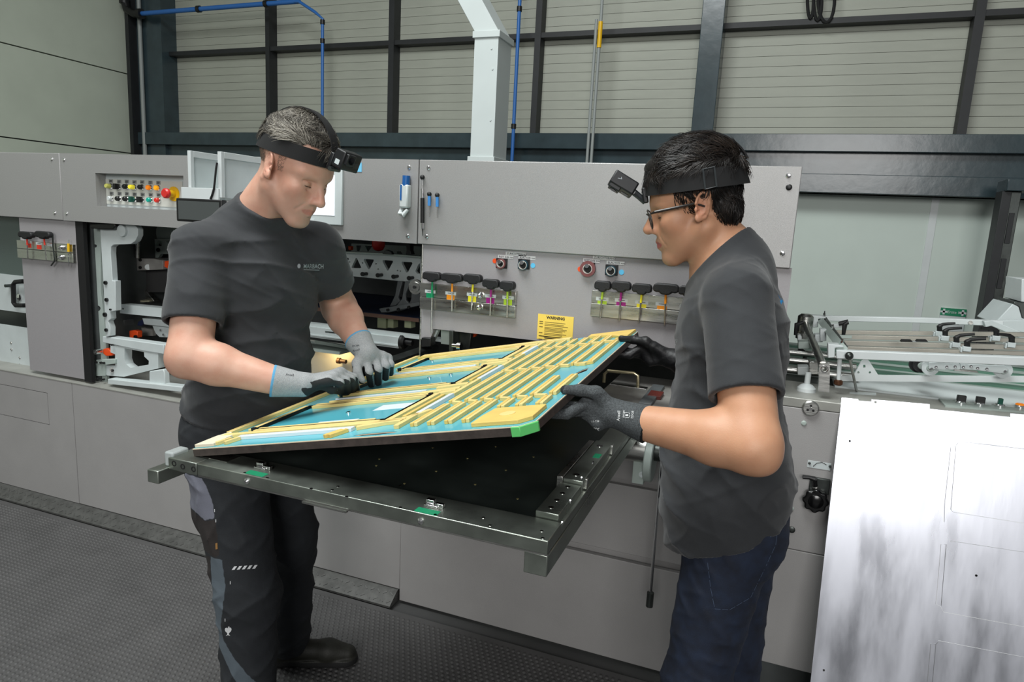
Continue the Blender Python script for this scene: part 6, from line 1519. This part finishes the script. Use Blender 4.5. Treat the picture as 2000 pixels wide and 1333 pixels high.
MB().obox(H1+R1@A_((.112, 0, .076)), R1.T, (.006, .022, .022)).build('mount_base', cambk, hc1, 0.003)
MB().cyl(H1+R1@A_((.112, -.006, .068)), H1+R1@A_((.135, -.006, .076)), .009, n=14).build('mount_arm', cambk, hc1)
MB().cyl(H1+R1@A_((.122, -.026, .060)), H1+R1@A_((.122, .012, .060)), .0055, n=14).build('thumb_screw', 'gunm', hc1)
MB().obox(cc_+C2@A_((.0, -.0312, -.008)), C2.T, (.007, .0006, .006)).build('side_label', 'cast', o)
# ------------------------------------------------------------------ dark haired worker
H2 = A_((-.168, 1.628, 1.574)); R2 = A_([[-.974, .163, -.156], [-.153, -.985, -.077], [-.167, -.051, .985]])
u_, s__, vt_ = np.linalg.svd(R2); R2 = u_@vt_
tl_ = math.radians(3); R2 = R2@A_([[math.cos(tl_), 0, math.sin(tl_)], [0, 1, 0], [-math.sin(tl_), 0, math.cos(tl_)]])
nb2 = A_((-.078, 1.652, 1.452)); Ls2 = A_((-.055, 1.478, 1.385)); Rs2 = A_((-.078, 1.80, 1.39))
Le2 = atd(1468, 870, 1.28); Lw2 = atd(1203, 808, 1.43); Lc2 = atd(1268, 831, 1.40)
Re2 = A_((.005, 1.955, 1.15)); Rw2 = atd(1316, 702, 1.95); Rc2 = atd(1345, 715, 1.93)
hd2 = inframe(head_sdf(0.0, 1.0), H2, R2)
nk2 = H2+R2@A_((-.024, 0, -.045))
aL2 = arm_(Ls2, Le2, Lc2*0.75+Lw2*0.25, 1.06); aR2 = arm_(Rs2, Re2, Rc2*0.75+Rw2*0.25)
trunk2 = U([rc(nk2, nb2, .057, .064), rc(nb2, Ls2, .058, .05), rc(nb2, Rs2, .058, .05), rc(nb2-EZ*0.06, A_((-.06, 1.64, 1.15)), .095, .095)], .045)
cord2 = U([rc(H2+R2@A_((-.012, .056, -.04)), nb2+A_((-.075, -.02, -.02)), .012, .011), rc(H2+R2@A_((-.012, -.056, -.04)), nb2+A_((-.075, .02, -.02)), .012, .011)], .01)
def body2(P):
    d = smin(hd2(P), trunk2(P), .03); d = smin(d, cord2(P), .022); return smin(smin(d, aL2(P), .025), aR2(P), .025)
p2 = sdf_obj('person', body2, (-.34, 1.20, 1.02), (.11, 2.04, 1.76), 0.0026, [skin2], None, None, 2, (-.03, 1.6, 0.0), face_attr(H2, R2, 0.25))
tag(p2, 'dark haired worker with glasses in charcoal tee shirt and jeans lifting the die board edge', 'person')
chR2 = frame_from((-1, .04, -.1), (0, 0, 1))
Lse2 = Ls2+(Le2-Ls2)*0.69; Rse2 = Rs2+(Re2-Rs2)*0.62
tor2 = [el((-.062, 1.635, 1.27), (.128, .165, .20), chR2), el((-.055, 1.625, 1.06), (.132, .165, .23), chR2), el((-.036, 1.612, .90), (.156, .186, .27), chR2), rc(nb2+A_((0, 0, -.012)), Ls2+A_((0, 0, .004)), .068, .064), rc(nb2+A_((0, 0, -.012)), Rs2+A_((0, 0, .004)), .068, .064)]
torso2 = U(tor2, .05)
sL2 = rc(Ls2+A_((0, 0, -.005)), Ls2+(Le2-Ls2)*0.85, .066, .068); sR2 = rc(Rs2, Rs2+(Re2-Rs2)*0.8, .062, .066)
dL2 = ((Le2-Ls2)/np.linalg.norm(Le2-Ls2)); dR2 = ((Re2-Rs2)/np.linalg.norm(Re2-Rs2))
opL2 = rc(Lse2-dL2*0.03, Le2+(Le2-Ls2)*0.3, .061, .061); opR2 = rc(Rse2-dR2*0.03, Re2+(Re2-Rs2)*0.3, .059, .059)
pA2 = atd(1455, 466, 1.62); pB2 = atd(1360, 541, 1.60); nc2 = np.cross(pB2-pA2, atd(1404, 492, 1.53)-pA2); nc2 /= np.linalg.norm(nc2); nc2 *= np.sign(nc2[2])
tor2.append(rc(nb2-EZ*0.01, nb2+(nk2-nb2)*0.7, .074, .067)); torso2 = U(tor2, .04)
trk2 = lambda P: smin(trunk2(P), cord2(P), .022)
fp1 = folds(31, 3, 0.10, 0.024, [(.5, .2, 1), (.8, .1, .6), (-.5, .2, .8)]); fp2 = folds(33, 3, 0.05, 0.009, [(.5, .2, .9), (-.3, .3, 1)])
def shirt2(P):
    ff = fp1(P)*(0.45+0.9*np.clip((1.2-P[:, 2])/0.3, 0, 1))+fp2(P)
    a = smax(sL2(P)-0.005+ff*0.4, (P-Lse2)@dL2, .003); a = smax(a, -opL2(P), .003)
    b = smax(sR2(P)-0.005+ff*0.4, (P-Rse2)@dR2, .003); b = smax(b, -opR2(P), .003)
    d = smin(smin(torso2(P)+ff, a, .03), b, .03); cz = (P-pA2.astype(np.float32))@nc2.astype(np.float32); d = d-ff*0.85*np.clip(1+cz/0.05, 0, 1); d = smin(d, trk2(P)-0.0045-0.0016*(cz > -0.017), .006); d = smax(d, cz, .002)
    return smax(d, 0.862+0.46*np.clip(P[:, 0], -.22, .14)-0.12*(1.6-P[:, 1])-P[:, 2], .003)
t2 = sdf_obj('tee_shirt', shirt2, (-.26, 1.28, .76), (.20, 2.06, 1.55), 0.0042, [shirtm], p2, None, 1)
hL2 = A_((-.015, 1.535, .86)); hR2 = A_((.005, 1.70, .86)); kL2 = A_((-.055, 1.51, .47)); kR2 = A_((.015, 1.735, .47)); nL2 = A_((-.005, 1.50, .085)); nR2 = A_((.06, 1.74, .085))
jn = U([el((-.01, 1.615, .90), (.116, .158, .11), chR2), rc(hL2, kL2, .098, .075), rc(kL2, nL2, .074, .060), rc(hR2, kR2, .098, .075), rc(kR2, nR2, .074, .060), el((.030, 1.55, .84), (.078, .08, .09)), el((.035, 1.69, .84), (.078, .08, .09))], .03)
fj = folds(41, 4, 0.07, 0.014, [(.3, .2, 1), (.7, .2, .7)]); fj2 = folds(43, 3, 0.02, 0.0012)
jeans = mat('dark_denim', (26, 38, 60), 0.8, 0, 0.25, 30, 0.35, 1100, col2=(17, 23, 38))
def jeans2(P): return smax(smax(jn(P)+fj(P)+fj2(P), P[:, 2]-0.97, .004), 0.03-P[:, 2], .004)
j2 = sdf_obj('jeans', jeans2, (-.22, 1.38, .01), (.22, 1.88, 1.0), 0.0048, [jeans], p2, None, 1)
tj = bvh(j2); stm = mat('denim_stitch', (70, 84, 108), 0.8)
def stitch(pts, m, w=0.9):
    mb = []
    for (x0, y0), (x1, y1) in zip(pts[:-1], pts[1:]):
        L_ = math.hypot(x1-x0, y1-y0); nx, ny = -(y1-y0)/L_*w/2, (x1-x0)/L_*w/2; k = max(1, int(L_/14))
        for i in range(k):
            a, b = i/k, (i+0.8)/k
            ax, ay, bx, by = x0+(x1-x0)*a, y0+(y1-y0)*a, x0+(x1-x0)*b, y0+(y1-y0)*b
            mb.append([(ax+nx, ay+ny), (bx+nx, by+ny), (bx-nx, by-ny), (ax-nx, ay-ny)])
    return mb
decal('pocket_stitch', stitch([(1382, 1100), (1388, 1150), (1396, 1190), (1425, 1192), (1466, 1168), (1492, 1115), (1515, 1065), (1518, 1042), (1500, 1052)], stm), tj, stm, j2)
decal('seam_stitch', stitch([(1318, 1085), (1314, 1110)], stm)+stitch([(1310, 1140), (1308, 1175)], stm), tj, stm, j2)
sh2 = [mat('black_shoe', (28, 28, 30), 0.5), mat('shoe_sole_pale', (190, 190, 186), 0.7)]
shoe('shoe', (.055, 1.50, 0.0035), (-.21, 1.49, 0.0035), p2, sh2); shoe('shoe', (.12, 1.745, 0.0035), (-.145, 1.735, 0.0035), p2, sh2)
# gloves
dk = mix_mat('dark_knit', (70, 74, 76), [('coat', (34, 35, 36)), ('cuff', (12, 12, 12))], var=0.45, vscale=330, bump=0.6, bscale=600); lea = mat('black_glove', (20, 20, 22), 0.5, 0, 0.15, 60, 0.35, 160); edg = mat('glove_hem', (12, 12, 12), 0.8)
hb = -BT-0.0095
cl2 = [fing(atd(1146, 788, 1.44), bp(.815, .212, hb-.012), bp(.786, .186, hb)), fing(atd(1152, 802, 1.445), bp(.812, .238, hb-.015), bp(.778, .212, hb)), fing(atd(1160, 816, 1.445), bp(.816, .262, hb-.017), bp(.780, .238, hb)), fing(atd(1170, 828, 1.44), bp(.824, .282, hb-.017), bp(.790, .262, hb))]
th2 = [atd(1165, 768, 1.425), atd(1132, 763, 1.425), bhit(1103, 762, 0.0088)]
gf3, _ = glove_sdf(Lc2, Lw2, cl2[::-1], th2, cuff_r=0.041, hw=1.15)
cd3 = (Lw2-Lc2)/np.linalg.norm(Lw2-Lc2)
wr3 = folds(51, 4, 0.03, 0.0035)
def gl3(P): return smax(gf3(P)+wr3(P)*np.clip(((P-Lw2)@cd3)/0.02, 0, 1), -((P-Lc2)@cd3.astype(np.float32)), .002)
def gm3(C_, N_):
    s = (C_-Lw2)@cd3; return dict(coat=(s > .105) | ((s > .03) & (N_@A_((-.3, .35, -.88)) > .35)), cuff=(C_-Lc2)@cd3 < 0.005)
g3 = sdf_obj('glove', gl3, Lw2-A_((.20, .12, .13)), Lw2+A_((.16, .18, .12)), 0.0019, [dk], p2, None, 2, None, gm3)
gt3 = bvh(g3); inkw = mat('white_ink', (214, 216, 216), 0.7)
tdecal('Ansell', 1210, 823, 8.5, -math.pi/2+0.08, gt3, inkw, g3, bold=0.01, sx=0.95); tdecal('EDGE', 1236.5, 818, 6, -math.pi/2+0.08, gt3, inkw, g3); tdecal('EN 388', 1219, 816, 4.5, -math.pi/2+0.08, gt3, inkw, g3)
decal('shield_mark', stitch([(1218.5, 807), (1228, 806), (1230.5, 811), (1229, 816), (1219, 816.5), (1218.5, 807)], None, 0.9)+[[(1221.5, 810), (1227, 809.7), (1227, 813), (1221.5, 813.3)]], gt3, inkw, g3)
tdecal('11-738', 1155, 826, 5.5, -0.06, gt3, inkw, g3, bold=0.006); tdecal('HyFlex', 1133, 839, 11.5, 0.08, gt3, inkw, g3, bold=0.015, sx=1.15)
cr2 = [fing(atd(1258, 676, 1.975), bp(.826, .838, hb-.010), bp(.792, .828, hb)), fing(atd(1260, 686, 1.98), bp(.822, .862, hb-.014), bp(.784, .852, hb)), fing(atd(1264, 696, 1.98), bp(.826, .886, hb-.017), bp(.786, .876, hb)), fing(atd(1270, 706, 1.975), bp(.834, .906, hb-.018), bp(.796, .898, hb))]
thr = [atd(1262, 668, 1.955), atd(1238, 664, 1.975), bhit(1214, 662, 0.0088)]
gf4, _ = glove_sdf(Rc2, Rw2, cr2[::-1], thr, cuff_r=0.044, hw=1.15)
cd4 = (Rw2-Rc2)/np.linalg.norm(Rw2-Rc2); wr4 = folds(61, 5, 0.035, 0.006)
def gl4(P): return smax(gf4(P)+wr4(P), -((P-Rc2)@cd4.astype(np.float32)), .002)
g4 = sdf_obj('glove', gl4, Rw2-A_((.20, .14, .13)), Rw2+A_((.16, .20, .12)), 0.0024, [lea], p2, None, 2)
# shirt prints
ts2 = bvh(t2); pb_ = mat('print_blue', (40, 150, 220), 0.7)
decal('back_print', [[(1519, 566), (1522, 565), (1524, 571), (1521, 572)], [(1520, 576), (1524, 574), (1528, 583), (1524, 585)], [(1523, 588), (1528, 585), (1531, 593), (1526, 595)], [(1527, 598), (1532, 595), (1534, 602), (1529, 603)], [(1528, 606), (1535, 603), (1537, 612), (1531, 613)]], ts2, pb_, t2)
tdecal('MARBACH', 1316, 684, 10, -1.2, ts2, pr_, t2, name='chest_lettering', sx=0.45)
# hair
def bz2(x): return .063+.05*x
def ok2(p):
    x, y, z = p
    if z < bz2(x)+.018: return False
    return z > .085 if x > .06 else True
hm = [mat('hair_soft_black', (19, 16, 15), 0.42), mat('hair_black_brown', (30, 24, 21), 0.38), mat('hair_black_brown2', (24, 20, 18), 0.4), mat('hair_dark_brown', (46, 37, 31), 0.36)]
hc2 = U([el((-.004, 0, .066), (.108, .084, .094)), el((-.054, 0, -.008), (.044, .062, .058)), el((.066, 0, .108), (.042, .052, .022))], .02)
fh = folds(71, 5, 0.03, 0.010)
def hcap2(P):
    x, y, z = P[:, 0], np.abs(P[:, 1]), P[:, 2]
    fr = np.where(x > 0.06, 0.085, np.where(x > 0.034, .05, np.where(x > 0.008, np.where(y > .03, -0.004, .03), np.where(x > -0.026, 0.040, np.where(x > -0.045, -0.03, -0.07)))))
    return smax(hc2(P)+fh(P), fr-z, .008)
hv, hq = nets(inframe(hcap2, H2, R2), H2-0.17, H2+0.19, 0.004); hv = relax(hv, hq, 2)
def fl2(p, rg): return A_((0.9 if p[0] > -.02 else 0.25, 0.25*np.sign(p[1]), 0.1 if p[2] > .1 else -0.5))
hair_strands('hair', H2, R2, lambda rg: cran_pt(rg, ok2, (-.004, 0, .064), (.109, .085, .096)), 5600, fl2, 0.036, 0.0008, 0.32, hm, p2, 6, (hv, hq), 0.7)
def low2(rg):
    def ok(p):
        x, y, z = p
        if z > bz2(x)-.016: return False
        if x < -0.028: return z > -.02
        return (0.006 < x < .036 and abs(y) > .04 and z > -.006) or (-.03 < x < .05 and z > .030)
    return cran_pt(rg, ok, (-.002, 0, .055), (.103, .0815, .09))
hair_strands('side_hair', H2, R2, low2, 1800, lambda p, rg: A_((-0.25, 0, -1)), 0.020, 0.0007, 0.25, hm, p2, 14, None, 0.4)
def nape(rg): return cran_pt(rg, lambda p: p[0] < -0.03 and -.062 < p[2] < .03, (-.054, 0, -.005), (.045, .064, .062))
hair_strands('nape_hair', H2, R2, nape, 1600, lambda p, rg: A_((-0.1, 0, -1)), 0.016, 0.0007, 0.2, hm, p2, 8, None, 0.3)
brow(H2, R2, mat('brow_black', (34, 27, 23), 0.7), p2, 4, 1.3)
lash(H2, R2, p2, mat('lash_black', (24, 18, 16), 0.7))
# spectacles
gl = thing('spectacles', H2+R2@A_((.1, 0, 0)), 'dark framed spectacles worn by the dark haired worker', 'spectacles')
fmt = mat('spectacle_frame', (44, 38, 34), 0.35)
for s in (-1, 1):
    ring = [H2+R2@A_((.1090-1.6*max(0, abs(s*.034+.026*math.cos(w))-.03)**2*3+.14*(.020*math.sin(w)), s*.034+.0265*np.sign(math.cos(w))*abs(math.cos(w))**0.6, -.006+.0205*np.sign(math.sin(w))*abs(math.sin(w))**0.6)) for w in np.linspace(0, 2*math.pi, 25)[:-1]]
    MB().tube(ring, 0.0019, 8, closed=True).build('rim', fmt, gl)
    MB().add(ring, [tuple(range(24))]).build('lens', mat('clear_lens', (235, 240, 240), 0.03, alpha=0.12), gl, smooth=False)
    MB().tube([H2+R2@A_(q) for q in ((.104, s*.060, .008), (.095, s*.070, .010), (.05, s*.0765, .012), (.008, s*.081, .014), (-.012, s*.080, .004))], [.0022, .0034, .0030, .0026, .002], 8).build('temple', fmt, gl)
MB().tube([H2+R2@A_(q) for q in ((.110, -.0105, .003), (.114, 0, .006), (.110, .0105, .003))], 0.0019, 8).build('bridge', fmt, gl)
# head camera on a forward arm
hc3 = thing('head_camera', H2+R2@A_((.1, 0, .05)), 'black head strap with forward action camera worn by the dark haired worker', 'head camera')
band_ring(.042, .084, 0.05, .1150, .0925, .0025, H2, R2, -.003).build('head_band', blk, hc3)
bk = H2+R2@A_((-.028, .0895, .062))
rx_ = R2@A_((1, .12, -.05)); rz_ = R2@A_((0, 0, 1)); rx_ /= np.linalg.norm(rx_)
MB().tube([bk+rx_*a+rz_*b+R2@A_((0, .004, 0)) for a, b in ((-.012, -.021), (.012, -.021), (.012, .021), (-.012, .021))], 0.0024, 6, closed=True).build('buckle', mat('buckle_grey', (60, 64, 66), 0.4), hc3)
v = []; f = []
for k in range(N_ if isinstance(N_, int) else 22):
    w = math.radians(14+150*k/21); x = -.006+.117*math.cos(w); z = .06+.108*math.sin(w)
    for y, o_ in ((-.0125, 0), (.0125, 0), (.0125, .003), (-.0125, .003)): v.append(H2+R2@A_((x*(1+o_/.1), y, .06+(z-.06)*(1+o_/.1))))
for k in range(21):
    for i in range(4): f.append((k*4+i, k*4+(i+1) % 4, (k+1)*4+(i+1) % 4, (k+1)*4+i))
MB().add(v, f).build('top_strap', blk, hc3)
MB().obox(H2+R2@A_((.112, 0, .05)), R2.T, (.006, .02, .018)).build('mount_base', cambk, hc3, 0.003)
j0 = H2+R2@A_((.113, 0, .035)); j1 = atd(1239, 377, 1.60); j1 = j0+(j1-j0)*1.0
k_ = (atd(1236, 374, (j0-CC)@CF)); cpos = atd(1217, 360, (j0-CC)@CF)
MB().tube([j0, (j0+k_)/2, k_], [.008, .0075, .008], 10).build('mount_arm', mat('arm_grey', (44, 48, 52), 0.4), hc3)
MB().cyl(k_-R2@A_((0, .014, 0)), k_+R2@A_((0, .014, 0)), .0065, n=16).build('thumb_screw', 'chrome', hc3)
fw = R2.T@(-CR*0.53-CU*0.85); c_l = R2.T@(cpos-H2)
o2, cc2, C3 = action_cam(hc3, H2, R2, c_l, fw, R2.T@(-CF))
text('7', 0.013, cc2+C3@A_((0, .012*np.sign((C3@A_((0, 1, 0)))@-CR), 0))-CF*0.0229-CR*0.006+CU*0.004, CR*.2-CU*.98, CR*.98+CU*.2, pr_, o2)
